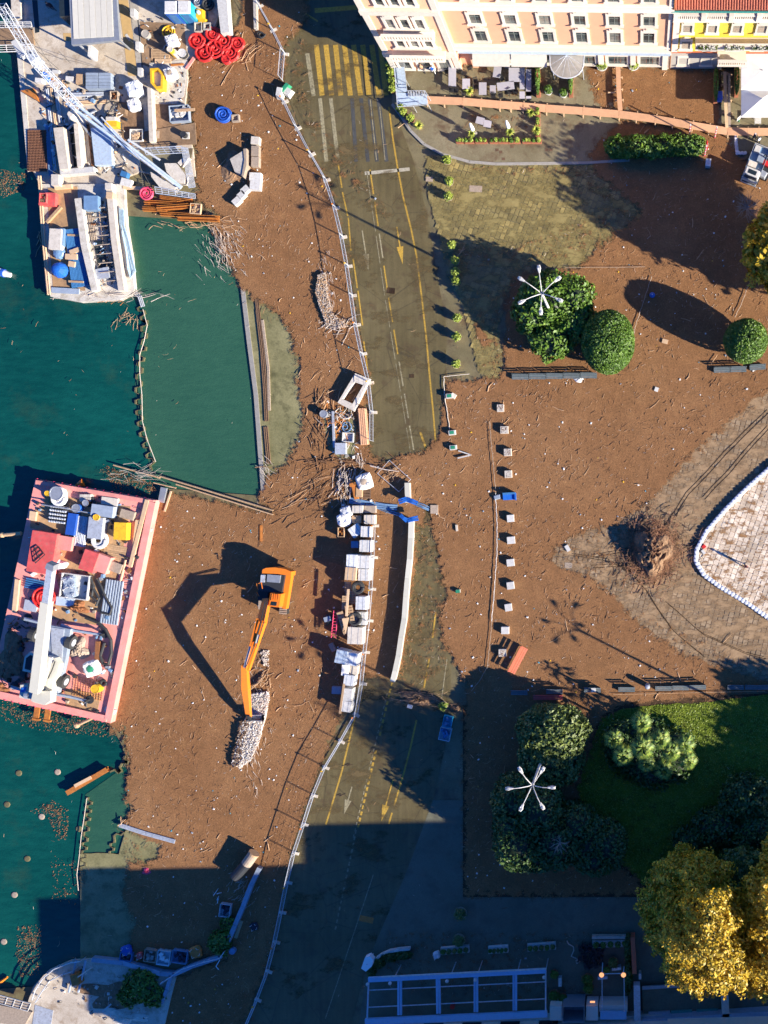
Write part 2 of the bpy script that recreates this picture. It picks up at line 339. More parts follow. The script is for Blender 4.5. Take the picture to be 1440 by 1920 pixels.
CAFE = [(735, 195), (750, 215), (770, 245), (795, 270), (830, 289), (880, 303), (930, 307), (1100, 305), (1180, 300), (1440, 300), (2400, 320), (2400, -800), (720, -800), (735, 100)]
cafe = MB(); cafe.prism(W(CAFE, -.04), -.3, -.05); cafe = cafe.obj('sidewalk', 'cafe_paving', kind='structure')
lowp = structure('sidewalk', [(812, 1500), (868, 1500), (868, 1682), (1600, 1682), (2400, 1700), (2400, 2300), (620, 2300), (690, 1800), (760, 1640)], -.15, 'lower_paving')
kb = MB()
kp = [(735, 195), (750, 215), (770, 245), (795, 270), (830, 289), (880, 303), (930, 307), (1100, 305), (1180, 300)]
for a, b in zip(kp, kp[1:]):
    A, B_ = P(*a, 0), P(*b, 0); d = (B_ - A); kb.box(((A + B_) / 2).xy.to_3d() + Vector((0, 0, -.2)), (d.length + .03, .28, .19), math.atan2(d.y, d.x))
kb.obj('kerb', 'stone_grey', kind='structure')

# road markings: thin painted sheets, each stroke a part of the road
def mark(mat, pts, w=3.0, z=-.152, n=1, wear=0.0):
    """stroke of w pixels along pts"""
    b = MB(); zz = z + n * .002
    for a, c in zip(pts, pts[1:]):
        A, C = P(*a, zz), P(*c, zz); d = (C - A).normalized(); q = Vector((-d.y, d.x, 0)) * (w * S / 2)
        b.add([A - q, C - q, C + q, A + q], [(0, 1, 2, 3)])
    return b.obj('road_marking', mat, road)
for x0, x1 in ((591, 602), (609, 620), (627, 637), (644, 655), (661, 674), (678, 690), (695, 709), (711, 722)):
    mark('yellow_marking', [(x0 + 2, 84), (x1 + 2, 179)], 9.5)
mark('pale_marking', [(576, 100), (588, 180)], 8)
for x0, x1, mt in ((677, 690, 'dark_marking'), (693, 707, 'dark_marking'), (709, 725, 'dark_marking'), (660, 668, 'dark_marking'), (600, 612, 'pale_marking'), (620, 634, 'pale_marking')):
    mark(mt, [(x0, 184), (x1, 303)], 7)
mark('pale_marking', [(694, 186), (706, 300)], 1.6, n=2); mark('pale_marking', [(712, 200), (722, 300)], 1.4, n=2)
mark('yellow_marking', [(590, 20), (690, 12)], 9); mark('yellow_marking', [(572, 25), (596, 40)], 3)
mark('yellow_marking', [(729, 200), (737, 262), (745, 312), (756, 370), (771, 430), (781, 480), (791, 560), (800, 640), (806, 710), (812, 770), (817, 830)], 3.2)
for a, c in (((633, 300), (641, 352)), ((642, 360), (652, 405)), ((653, 408), (658, 470)), ((662, 485), (670, 540)), ((671, 545), (680, 610)), ((682, 640), (690, 700))):
    mark('yellow_marking', [a, c], 2.6)
for k in range(9):
    y = 318 + k * 60; f = lambda yy: 688 + (yy - 320) * .145 + max(0, yy - 560) * .02
    mark('yellow_marking' if k in (0, 1, 3, 4, 5) else 'pale_marking', [(f(y) + 6, y), (f(y + 46) + 6, y + 46)], 2.6); mark('pale_marking', [(f(y), y + 4), (f(y + 52), y + 56)], 1.3)
mark('white_marking', [(684, 325), (768, 317)], 6.5); mark('yellow_marking', [(788, 810), (802, 850), (803, 880)], 4)
def arrow(x, y, x2, y2, w=13, hl=34, mt='yellow_marking'):
    b = MB(); A, C = P(x, y, -.148), P(x2, y2, -.148); d = (C - A).normalized(); q = Vector((-d.y, d.x, 0)); H = C - d * hl * S
    b.add([A - q * .07, H - q * .07, H + q * .07, A + q * .07], [(0, 1, 2, 3)]); b.add([H - q * w * S / 2, C, H + q * w * S / 2], [(0, 1, 2)]); b.obj('arrow_marking', mt, road)
arrow(744, 425, 755, 496); arrow(679, 432, 691, 508, 12, 32, 'pale_marking'); arrow(737, 1462, 715, 1540, 14, 31); arrow(660, 1475, 645, 1527, 13, 28, 'pale_marking')
mark('yellow_marking', [(671, 1322), (658, 1375), (652, 1400), (640, 1450), (628, 1490), (611, 1546)], 3.2)
for k in range(24):
    y = 1280 + k * 11.5; f = lambda yy: 735 - (yy - 1280) * .235
    if k not in (9, 10): mark('yellow_marking', [(f(y), y), (f(y + 7), y + 7)], 4 if k % 5 else 2.6)
    mark('pale_marking', [(f(y) - 9, y + 20), (f(y + 6) - 9, y + 26)], 2.0)
for k in range(16):
    y = 1556 + k * 12; mark('pale_marking', [(668 - (y - 1556) * .21, y), (668 - (y - 1549) * .21, y + 7)], 3)
mark('yellow_marking', [(781, 1350), (770, 1400), (757, 1450), (739, 1511)], 3.2); mark('yellow_marking', [(735, 1524), (729, 1545)], 3.2)
mark('yellow_marking', [(817, 1148), (811, 1196)], 3); mark('yellow_marking', [(805, 1234), (795, 1290)], 3); mark('pale_marking', [(838, 1236), (828, 1310)], 1.6)
mark('pale_marking', [(700, 1640), (640, 1820), (610, 1910)], 1.8)
b = MB(); b.box(P(686, 1725, 0) + Vector((0, 0, -.16)), (1.5, .62, .02), R(-12)); b.obj('road_plate', 'orange_steel', road)
# manholes, drain lids and dark patches
def lid(px, py, w, h, ang, parent, mt='dark_metal', z=-.155):
    b = MB(); b.box(P(px, py, z), (w * S, h * S, .012), R(-ang)); b.obj('drain_cover', mt, parent)
lid(733, 545, 15, 11, 6, road, 'soil'); lid(772, 705, 9, 7, 0, road, 'soil')

# lawn, garden bed, right-hand plaza
LAWN = [(1128, 1345), (1165, 1330), (1230, 1322), (1330, 1316), (1440, 1302), (2200, 1290), (2200, 1650), (1204, 1660), (1150, 1600), (1095, 1540), (1080, 1480), (1100, 1420)]
structure('garden_soil', [(868, 1322), (1440, 1300), (2400, 1300), (2400, 1682), (868, 1682)], -.14, 'soil')
lawn = structure('lawn', LAWN, -.12, 'grass', 1.2, 9)
PLZ = [(1440, 720), (1395, 755), (1350, 800), (1300, 840), (1260, 885), (1215, 935), (1150, 975), (1090, 990), (1035, 1030), (1040, 1062), (1110, 1090), (1150, 1120), (1180, 1160), (1230, 1200), (1280, 1232),
    (1330, 1255), (1380, 1268), (1440, 1285), (2400, 1290), (2400, 650), (1560, 650)]
plaza = structure('plaza', PLZ, -.15, 'dusty', 2.0, 11)
BAG = [(1480, 845), (1440, 880), (1400, 915), (1360, 955), (1325, 995), (1306, 1030), (1304, 1052), (1320, 1078), (1350, 1100), (1400, 1130), (1440, 1158), (1500, 1195)]
inner = structure('clean_plaza', BAG[::1] + [(2300, 1400), (2300, 600)], -.09, 'clean_plaza')
# kerb lines in the flooded square
SQ = [(800, 297), (850, 300), (930, 310), (1100, 308), (1190, 303), (1215, 390), (1160, 460), (1090, 500), (1000, 500), (940, 560), (935, 640), (950, 720), (905, 712), (884, 640), (862, 560), (838, 520), (826, 450), (812, 400), (800, 340)]
square = structure('square', SQ, -.155, 'wet_paving')

def stones(parent, poly, holes, mat, ang, w, l, z0, keep_first, seed, focus):
    rg = random.Random(seed); xs = [p[0] for p in poly]; ys = [p[1] for p in poly]; cx, cy = (min(xs) + max(xs)) / 2, (min(ys) + max(ys)) / 2
    ca, sa = math.cos(R(ang)), math.sin(R(ang)); n = int(max(max(xs) - min(xs), max(ys) - min(ys)) / w) + 4; out = []
    for i in range(-n, n):
        off = rg.random() * l; bend = 0
        for j in range(-n, n):
            u = i * w; v = j * l + off; x = cx + u * ca - v * sa; y = cy + u * sa + v * ca
            if x > 1475 or x < -10: continue
            if pip(x, y, poly) and not any(pip(x, y, h_) for h_ in holes): out.append((x, y))
    out.sort(key=lambda p: math.hypot(p[0] - focus[0], p[1] - focus[1])); rest = MB(); rr = []
    for k, (x, y) in enumerate(out):
        c = P(x, y, 0) + Vector((0, 0, z0)); d = ((w - .9) * S * rg.uniform(.93, 1.03), (l - .9) * S * rg.uniform(.9, 1.03), .03 + rg.random() * .014); a = R(-ang) + rg.gauss(0, .02); q = rg.random()
        b = MB() if k < keep_first else rest; b.box(c, d, a, taper=.95)
        if k < keep_first:
            o = b.obj('paving_stone', mat, parent); at = o.data.attributes.new('rnd', 'FLOAT', 'FACE'); at.data.foreach_set('value', [q] * 6)
        else: rr += [q] * 6
    if rest.f:
        o = rest.obj('paving_stones', mat, parent, kind='stuff'); at = o.data.attributes.new('rnd', 'FLOAT', 'FACE'); at.data.foreach_set('value', rr)
    return len(out)
stones(square, SQ, [], 'stone_wet', 22, 8.6, 13.0, -.155, 280, 5, (980, 380))
stones(plaza, PLZ, [BAG + [(2300, 1400), (2300, 600)]], 'stone_dry', 14, 9.4, 10.6, -.15, 280, 6, (1330, 1190))
stones(inner, BAG + [(2300, 1400), (2300, 600)], [], 'stone_clean', 20, 9.6, 10.4, -.088, 280, 8, (1380, 1040))

def silt(name, poly, z, lo, hi, bias, parent=None, sc=.5):
    t = NT(name); c = t.ramp(t.noise(sc * 1.4, 6, .65), [(.3, lo), (.7, hi)]); c = t.mix(.5, c, t.ramp(t.noise(8, 5, .7), [(.3, .7), (.7, 1.3)]), 'MULTIPLY')
    t.l(t.math('MULTIPLY', t.math('ADD', t.noise(sc, 8, .66, t.vec((1, 1.9, 1), -.7)), bias), 7.0, True), t.b.inputs['Alpha']); t.bump(t.noise(6, 4), .4, .05); M[name] = t.fin(c, .9, spec=.2)
    m = MB(); m.sheet(W(rough(poly, 3, 12, 5), z), z); o = m.obj('silt', name, kind='stuff', fix=True); return tag(o, 'thin dried mud lying over the ' + name.replace('_', ' '))
silt('plaza_silt', PLZ[:18] + [(1470, 1290), (1470, 720)], -.098, lin(.25, .158, .085), lin(.38, .255, .145), -.43)
silt('square_mud', SQ, -.105, lin(.20, .155, .06), lin(.31, .25, .10), -.45, sc=.35); silt('road_mud', [(x, y) for x, y in ROAD if -400 < y < 2000], -.143, lin(.11, .080, .035), lin(.16, .115, .055), -.53, sc=.25)
silt('plaza_leaf_litter', BAG + [(1600, 1195), (1600, 845)], -.042, lin(.24, .12, .05), lin(.36, .20, .09), -.51, sc=.9)
for pts in ([(1440, 770), (1360, 850), (1290, 925), (1240, 1000), (1180, 1030), (1100, 1045)], [(1440, 800), (1370, 880), (1310, 945)], [(1075, 1040), (1140, 1050), (1180, 1070), (1210, 1105), (1260, 1180), (1330, 1240)], [(1270, 1040), (1300, 1020), (1310, 1010)], [(1250, 1130), (1320, 1190), (1400, 1225), (1440, 1235)], [(1110, 1062), (1160, 1060), (1215, 1040)]):
    q = []
    for a, e in zip(pts, pts[1:]): q += [(a[0] + (e[0] - a[0]) * i / 6 + math.sin((a[0] + i) * .9), a[1] + (e[1] - a[1]) * i / 6) for i in range(6)]
    b = MB()
    for o_ in (-2.2, 2.2): b.tube([P(x + o_, y + o_, -.10) for x, y in q], .035, 4)
    b.obj('tyre_track', 'soil', plaza)
# ------------------------------------------------------------------ the mat of floating debris
DEB = [
 [(340, 60), (352, 120), (350, 170), (365, 250), (366, 330), (372, 380), (412, 405), (396, 428), (412, 470), (435, 505), (452, 545), (478, 560), (508, 582), (532, 600), (545, 640), (560, 690), (553, 720), (565, 760), (567, 800), (556, 830), (540, 865),
  (505, 890), (490, 915), (482, 940), (515, 962), (300, 918), (285, 990), (272, 1050), (262, 1100), (245, 1180), (225, 1280), (200, 1345), (208, 1385), (226, 1372), (233, 1400), (240, 1440), (232, 1500), (247, 1520), (222, 1548), (300, 1590), (292, 1612),
  (240, 1620), (226, 1680), (252, 1730), (240, 1770), (235, 1800), (420, 1795), (310, 1840), (292, 1920), (290, 2100), (400, 2100), (458, 1920), (500, 1820), (522, 1740), (532, 1680), (547, 1600), (577, 1510), (617, 1400), (642, 1340), (668, 1292),
  (690, 1268), (735, 1275), (752, 1265), (768, 1180), (775, 1100), (782, 1040), (792, 1000), (800, 950), (812, 1000), (822, 1060), (838, 1110), (822, 1150), (828, 1200), (850, 1240), (872, 1290), (868, 1330), (868, 1682), (1204, 1682), (1204, 1650),
  (1100, 1570), (1085, 1480), (1110, 1400), (1128, 1350), (1165, 1326), (1230, 1314), (1330, 1310), (1450, 1296), (1560, 1290), (1560, 1282), (1440, 1278), (1380, 1258), (1330, 1244), (1280, 1222), (1230, 1190), (1180, 1150), (1150, 1112), (1110, 1082), (1040, 1056),
  (1045, 1026), (1090, 1000), (1150, 985), (1215, 945), (1262, 895), (1300, 850), (1352, 806), (1398, 765), (1440, 735), (1600, 700), (1600, 200), (1380, 235), (1240, 232), (1165, 222), (1128, 258), (1102, 290), (1120, 330), (1160, 362), (1192, 385), (1198, 400), (1150, 440),
  (1130, 455), (1110, 475), (1085, 500), (1030, 508), (965, 512), (945, 560), (945, 640), (942, 694), (935, 706), (905, 712), (838, 710), (832, 740), (828, 775), (822, 815), (795, 845), (755, 852), (720, 868), (694, 850), (688, 780), (692, 720), (688, 680), (672, 610), (660, 545), (650, 480), (640, 430), (626, 365),
  (606, 325), (576, 270), (546, 215), (530, 165), (538, 110), (535, 80), (560, 60), (580, 30), (560, -60), (470, -60), (440, 60)],
 [(1100, 122), (1158, 124), (1352, 130), (1352, 245), (1240, 225), (1165, 205), (1118, 200), (1105, 160)],
 [(888, 600), (900, 612), (925, 640), (908, 655), (896, 640)],
]
PATCH = [  # loose, half-closed patches
 [(560, 200), (585, 205), (640, 270), (700, 330), (740, 400), (735, 440), (700, 400), (640, 340), (600, 290)], [(545, 60), (575, 60), (590, 200), (640, 290), (600, 300), (560, 230), (540, 150)],
 [(805, 470), (1000, 440), (1160, 380), (1195, 395), (1140, 470), (1040, 500), (900, 500)], [(840, 300), (1000, 306), (1120, 300), (1110, 330), (960, 335), (880, 330)],
 [(-60, 320), (20, 315), (58, 325), (50, 350), (20, 365), (-60, 370)], [(175, 875), (215, 862), (300, 905), (290, 930), (225, 920), (190, 905)], [(-60, 1315), (20, 1318), (110, 1340), (200, 1360), (205, 1380), (120, 1375), (20, 1350), (-60, 1345)],
 [(95, 1500), (120, 1520), (125, 1560), (110, 1580), (85, 1530), (45, 1525)], [(40, 1735), (75, 1740), (70, 1790), (40, 1830), (25, 1790)], [(385, 425), (430, 480), (455, 560), (430, 540), (400, 480)], [(200, 640), (250, 600), (220, 580)],
 [(820, 120), (1010, 118), (1008, 190), (900, 190), (840, 180)], [(870, 205), (1000, 205), (1000, 255), (860, 250)], [(755, 1300), (870, 1300), (880, 1340), (760, 1335)], [(885, 560), (945, 560), (950, 720), (880, 712), (900, 650)],
 [(700, 850), (830, 820), (845, 1250), (790, 1320), (700, 1290)], [(690, 720), (700, 760), (700, 860), (688, 860)], [(1010, 990), (1200, 950), (1280, 1000), (1280, 1080), (1180, 1130), (1060, 1060)], [(1120, 1100), (1440, 1250), (1440, 1290), (1150, 1160)],
 [(720, 1740), (1300, 1740), (1000, 1790), (1190, 1900), (700, 1860)], [(1080, 500), (1200, 390), (1100, 420)], [(1150, 940), (1290, 830), (1440, 720), (1440, 760), (1330, 850), (1220, 970)], [(1180, 350), (1100, 300), (1060, 330), (1150, 400)], [(100, 1620), (145, 1600), (150, 1650)], [(225, 1545), (290, 1600), (320, 1650), (240, 1790), (225, 1680)],
]
HOLES = [[(1385, 165), (1470, 165), (1470, 300), (1392, 300), (1360, 245)], [(780, 985), (800, 990), (812, 1050), (800, 1090), (780, 1060)]]
def sdf(poly, X, Y):
    """signed distance in pixels, positive inside"""
    p = np.array(poly, float); q = np.roll(p, -1, 0); best = np.full(X.shape, 1e9); ins = np.zeros(X.shape, bool)
    for (ax, ay), (bx, by) in zip(p, q):
        dx, dy = bx - ax, by - ay; L = dx * dx + dy * dy + 1e-9
        t = np.clip(((X - ax) * dx + (Y - ay) * dy) / L, 0, 1); best = np.minimum(best, (X - ax - t * dx) ** 2 + (Y - ay - t * dy) ** 2)
        cond = (ay > Y) != (by > Y)
        with np.errstate(divide='ignore', invalid='ignore'): xi = dx * (Y - ay) / (dy if dy else 1e-9) + ax
        ins ^= cond & (X < xi)
    return np.where(ins, 1, -1) * np.sqrt(best)
GS = 4; gx = np.arange(-60, 1580, GS); gy = np.arange(-60, 2080, GS); X, Y = np.meshgrid(gx.astype(float), gy.astype(float))
sd = sdf(DEB[0], X, Y)
for p in DEB[1:]: sd = np.maximum(sd, sdf(p, X, Y))
for p in HOLES: sd = np.minimum(sd, -sdf(p, X, Y))
cov = np.clip(.5 + sd / 42.0, -.4, 1.5)
pc = np.full(X.shape, -.4)
for p in PATCH: pc = np.maximum(pc, np.clip(.1 + sdf(p, X, Y) / 30.0, -.4, .42))
cov = np.maximum(cov, pc)
ys_, xs_ = np.nonzero((cov[:-1, :-1] > -.15) | (cov[1:, 1:] > -.15) | (cov[1:, :-1] > -.15) | (cov[:-1, 1:] > -.15))
nw = len(gx); k = S; zz = -.035 + .010 * np.sin(X / 23.0) * np.cos(Y / 31.0) + np.where(X < 560, .0, 0)
vs = np.stack([(X - NX) * k, (NY - Y) * k, zz], -1).reshape(-1, 3)
f = np.stack([ys_ * nw + xs_, (ys_ + 1) * nw + xs_, (ys_ + 1) * nw + xs_ + 1, ys_ * nw + xs_ + 1], -1)
used, inv = np.unique(f.ravel(), return_inverse=True)
me = bpy.data.meshes.new('floating_debris'); me.vertices.add(len(used)); me.vertices.foreach_set('co', vs[used].ravel())
me.loops.add(len(inv)); me.loops.foreach_set('vertex_index', inv.astype(np.int32)); me.polygons.add(len(f)); me.polygons.foreach_set('loop_start', np.arange(0, 4 * len(f), 4, dtype=np.int32)); me.update(calc_edges=True)
at = me.attributes.new('cover', 'FLOAT', 'POINT'); at.data.foreach_set('value', cov.ravel()[used].astype(np.float32)); me.materials.append(M['debris'])
deb = bpy.data.objects.new('floating_debris', me); COL.objects.link(deb); deb['kind'] = 'stuff'; deb['label'] = 'brown mat of leaves and driftwood floating on the flood water'
def cover(x, y):
    i, j = int((y + 60) / GS), int((x + 60) / GS)
    return cov[i, j] if 0 <= i < cov.shape[0] and 0 <= j < cov.shape[1] else -.4

# sticks, twigs and litter caught in the mat
def scatter(name, mat, n, length, thick, seed, thr=.55, kind='stuff', z=-.02, region=None, curve=.3, label=None, tilt=.05):
    rg = np.random.RandomState(seed); V = []; F = []; c = 0
    while c < n:
        x, y = rg.uniform(-20, 1460), rg.uniform(-20, 1940)
        if region and not pip(x, y, region): continue
        cv = cover(x, y)
        if cv < thr and rg.rand() > .02: continue
        # drift gathers in clumps
        if math.sin(x * .021 + 1.3 * math.sin(y * .017)) * math.sin(y * .026 + math.sin(x * .013)) < -.15 and rg.rand() < .6: continue
        L = length[0] + (length[1] - length[0]) * rg.rand() ** 2.2; th = thick[0] + (thick[1] - thick[0]) * rg.rand() ** 2; a = rg.uniform(0, math.pi) if rg.rand() < .5 else rg.normal(.9, .5)
        p = P(x, y, 0); o = len(V); zc = z + th * .4 + rg.rand() * .02; bend = rg.normal(0, curve) * L * .3
        for q in range(3):
            t = q / 2 - .5; px = p.x + math.cos(a) * t * L - math.sin(a) * bend * (1 - 4 * t * t); py = p.y + math.sin(a) * t * L + math.cos(a) * bend * (1 - 4 * t * t); r_ = th * (1, .85, .4)[q]
            nx, ny = -math.sin(a) * r_, math.cos(a) * r_; pz = zc + t * L * tilt * rg.normal()
            V += [(px + nx, py + ny, pz), (px, py, pz + r_), (px - nx, py - ny, pz), (px, py, pz - r_)]
        for q in range(2):
            for s_ in range(4): F.append((o + q * 4 + s_, o + q * 4 + (s_ + 1) % 4, o + q * 4 + 4 + (s_ + 1) % 4, o + q * 4 + 4 + s_))
        F += [(o, o + 1, o + 2, o + 3), (o + 8, o + 11, o + 10, o + 9)]; c += 1
    me = bpy.data.meshes.new(name); me.from_pydata(V, [], F); me.materials.append(M[mat]); o = bpy.data.objects.new(name, me); COL.objects.link(o); tag(o, label, kind=kind); return o
scatter('driftwood_sticks', 'stick_pale', 4200, (.12, .75), (.008, .022), 1, label='pale broken sticks strewn over the brown debris')
scatter('driftwood_sticks', 'stick_brown', 7000, (.12, .8), (.010, .028), 2, .3, label='dark brown twigs lying in the debris mat')
scatter('driftwood_sticks', 'stick_grey', 2400, (.1, .5), (.008, .018), 3, .4, label='bleached grey splinters in the debris mat')
scatter('driftwood_logs', 'stick_pale', 120, (.5, 1.6), (.025, .055), 4, .7, label='larger pale branches afloat in the brown debris')
def litter(name, mat, n, size, seed, thr, label):
    rg = random.Random(seed); b = MB(); c = 0
    while c < n:
        x, y = rg.uniform(0, 1440), rg.uniform(0, 1920)
        if cover(x, y) < thr: continue
        s_ = rg.uniform(*size); b.box(P(x, y, 0) + Vector((0, 0, -.03)), (s_, s_ * rg.uniform(.5, 1.6), s_ * .5), rg.uniform(0, 3), taper=.7); c += 1
    return b.obj(name, mat, kind='stuff', label=label, fix=True)
litter('litter', 'litter', 420, (.05, .17), 5, .6, 'white scraps of litter floating in the debris'); litter('litter', 'yellow_paint', 40, (.06, .14), 6, .6, 'yellow scraps of litter floating in the debris')
litter('litter', 'cyan_plastic', 50, (.05, .12), 7, .6, 'turquoise scraps of litter floating in the debris'); litter('litter', 'grey_blue', 60, (.08, .2), 8, .3, 'grey bottles and scraps floating in the debris')
# ------------------------------------------------------------------ vegetation
def leaf_obj(name, pts, nrm, size, mat, parent, seed, up=.0, long=1.5, flat=.5):
    """many small leaf faces at the given points"""
    rg = np.random.RandomState(seed); n = len(pts); s = size * rg.uniform(.6, 1.3, n)
    d = nrm * flat + rg.normal(0, 1, (n, 3)) * .45; d[:, 2] += up; d /= np.linalg.norm(d, axis=1)[:, None] + 1e-9
    a = np.cross(d, rg.normal(0, 1, (n, 3))); a /= np.linalg.norm(a, axis=1)[:, None] + 1e-9; b = np.cross(d, a)
    a *= (s * .5 * long)[:, None]; b *= (s * .5)[:, None]
    V = np.stack([pts - a, pts - b * .9, pts + a, pts + b * .9], 1).reshape(-1, 3)
    off = np.array(root_of(parent).location) if parent else np.zeros(3)
    me = bpy.data.meshes.new(name); me.vertices.add(4 * n); me.vertices.foreach_set('co', (V - off).ravel()); me.loops.add(4 * n); me.loops.foreach_set('vertex_index', np.arange(4 * n, dtype=np.int32))
    me.polygons.add(n); me.polygons.foreach_set('loop_start', np.arange(0, 4 * n, 4, dtype=np.int32)); me.update(calc_edges=True)
    r_ = rg.beta(2, 2.5, n); clump = .5 + .5 * np.sin(pts[:, 0] * 1.9 + seed) * np.sin(pts[:, 1] * 2.3 + pts[:, 2] * 1.7); r_ = np.clip(r_ * .75 + clump * .25, 0, 1)
    at = me.attributes.new('rnd', 'FLOAT', 'FACE'); at.data.foreach_set('value', r_.astype(np.float32)); me.materials.append(LM[mat] if mat in LM else M[mat])
    o = bpy.data.objects.new(name, me); COL.objects.link(o)
    if parent: o.parent = parent
    return o
def blob(rx, ry, z0, z1, n, seed, lump=.12, shell=.8, power=2.0):
    """points and normals near the surface of a lumpy crown standing between z0 and z1"""
    rg = np.random.RandomState(seed); u = rg.uniform(-.85, 1, n); t = rg.uniform(0, 2 * np.pi, n); h = (z1 - z0) / 2; zc = (z0 + z1) / 2
    cr = np.power(1 - np.abs(u) ** power, 1 / power); d = np.stack([cr * np.cos(t), cr * np.sin(t), u], 1)
    lum = 1 + lump * (np.sin(3 * t + seed) * np.cos(4 * u + seed) + .6 * np.sin(7 * t - 5 * u + seed * 2) + .4 * np.sin(13 * t + 9 * u))
    k = (shell + (1 - shell) * rg.rand(n) ** .5) * lum
    pts = np.stack([d[:, 0] * rx * k, d[:, 1] * ry * k, zc + d[:, 2] * h * k], 1)
    return pts, d
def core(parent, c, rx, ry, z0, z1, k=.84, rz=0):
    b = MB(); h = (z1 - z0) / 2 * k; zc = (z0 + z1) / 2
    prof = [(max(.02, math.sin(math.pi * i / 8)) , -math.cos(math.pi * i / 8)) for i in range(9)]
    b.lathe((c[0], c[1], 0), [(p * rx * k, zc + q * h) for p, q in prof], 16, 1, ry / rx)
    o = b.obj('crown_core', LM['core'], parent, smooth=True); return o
def trunk(parent, c, z0, z1, r=.2, limbs=4, seed=0):
    rg = random.Random(seed); b = MB(); b.tube([(c[0], c[1], -.2), (c[0] + .05, c[1], z0 * .6 + .1), (c[0], c[1] + .05, z0 + (z1 - z0) * .3)], r, 7, r * .6)
    for k in range(limbs):
        a = k * 6.28 / limbs + rg.random(); l = (z1 - z0) * .4
        b.tube([(c[0], c[1], z0 * .8 + .1), (c[0] + math.cos(a) * l * .5, c[1] + math.sin(a) * l * .5, z0 + l * .5), (c[0] + math.cos(a) * l, c[1] + math.sin(a) * l, z0 + l)], r * .45, 5, r * .12)
    return b.obj('trunk', 'dark_wood', parent)
def tree(name, label, cat, lobes, leaf, n, mat, seed, lump=.12, group=None, tr=.22, shell=.8, power=2.0, up=.15, corek=.84):
    """lobes: (px, py, rx_px, ry_px, z0, z1) as seen; one crown made of them"""
    x, y, rx, ry, z0, z1 = lobes[0]; c0 = P(x, y, (z0 + z1) / 2); t = thing(name, label, cat, (c0.x, c0.y, -.2), group); A = []; B_ = []
    tot = sum(l[2] * l[3] for l in lobes)
    for i, (x, y, rx, ry, z0, z1) in enumerate(lobes):
        zc = z0 * .4 + z1 * .6; c = P(x, y, zc); k = S * (CH - zc) / CH; p, d = blob(rx * k, ry * k, z0, z1, int(n * lobes[i][2] * lobes[i][3] / tot), seed + i * 7, lump, shell, power)
        p[:, 0] += c.x; p[:, 1] += c.y; A.append(p); B_.append(d)
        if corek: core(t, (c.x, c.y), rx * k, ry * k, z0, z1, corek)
    o = leaf_obj('crown', np.concatenate(A), np.concatenate(B_), leaf, mat, t, seed, up); trunk(t, (c0.x, c0.y), max(.3, lobes[0][4]), lobes[0][5], tr, 4, seed); return t
T = tree('evergreen_tree', 'dark loose-leaved evergreen tree under the upper white street lamp', 'tree', [(1026, 560, 50, 52, .3, 4.9), (1000, 585, 38, 45, .2, 4.2), (1070, 560, 42, 46, .2, 4.4), (1035, 635, 44, 38, .1, 3.8), (1075, 600, 40, 44, .1, 4.0)], .27, 15000, 'mid', 11, .14)
tree('clipped_tree', 'tall egg-shaped clipped evergreen beside the upper row of benches', 'tree', [(1140, 640, 50, 60, .2, 5.2)], .17, 14000, 'mid', 21, .012, 'clipped evergreen domes', shell=.95, power=2.3)
tree('clipped_tree', 'clipped evergreen dome cut by the right edge of the photo, above two grey benches', 'tree', [(1399, 638, 41, 41, .2, 5.4)], .17, 9000, 'mid', 31, .015, 'clipped evergreen domes', shell=.95, power=2.3)
tree('evergreen_tree', 'oval evergreen tree with pale olive top touching the lower white street lamp', 'tree', [(1036, 1378, 68, 60, 0, 4.0), (1032, 1425, 62, 56, 0, 3.6)], .25, 13000, 'olive', 41, .07)
tree('hedge', 'long dense dark green hedge along the top of the brown flooded square', 'hedge', [(1155, 274, 22, 19, 0, 1.8), (1176, 275, 24, 20, 0, 1.7), (1198, 273, 26, 20, 0, 2.0), (1222, 275, 24, 20, 0, 1.8), (1243, 272, 26, 19, 0, 1.9), (1265, 271, 24, 19, 0, 1.7), (1283, 272, 22, 18, 0, 1.9), (1302, 271, 20, 18, 0, 1.8)], .2, 15000, 'mid', 51, .1, tr=.08, power=2.8)
tree('hedge', 'broad dark hedge block with a bare shrub in the shade below the lower street lamp', 'hedge', [(965, 1500, 44, 46, 0, 6.4), (1010, 1515, 46, 48, 0, 6.8), (975, 1580, 50, 52, 0, 6.2), (1040, 1575, 52, 56, 0, 6.2), (1100, 1580, 52, 52, 0, 5.0), (1140, 1585, 36, 46, 0, 5.2), (960, 1545, 36, 40, 0, 5.8), (1005, 1600, 44, 34, 0, 5.8), (1075, 1545, 44, 38, 0, 5.6), (1115, 1610, 40, 30, 0, 5.2)], .24, 26000, 'dark', 61, .07, tr=.1, power=2.6)
tree('evergreen_shrub', 'dark spreading shrub mass between the lawn and the right edge of the photo', 'shrub', [(1400, 1500, 50, 48, 0, 3.2), (1345, 1555, 52, 40, 0, 3.0), (1300, 1580, 40, 32, 0, 2.4), (1420, 1570, 50, 50, 0, 3.6)], .24, 14000, 'dark', 71, .1, tr=.1)
tree('broadleaf_tree', 'deep green tree behind the golden plane trees at the right edge', 'tree', [(1400, 1640, 48, 44, 3, 9)], .34, 7000, 'dark', 76, .16)
tree('plane_tree', 'large golden autumn plane tree reaching down to the terrace at lower right', 'tree', [(1300, 1665, 74, 62, 4.0, 11), (1255, 1720, 54, 70, 4, 11), (1320, 1740, 78, 78, 5, 17), (1300, 1800, 56, 60, 4, 13), (1362, 1790, 52, 62, 5, 15), (1290, 1650, 60, 48, 3, 9.0)], .21, 70000, 'yellow', 81, .2, 'golden plane trees', .3, .62, corek=.55)
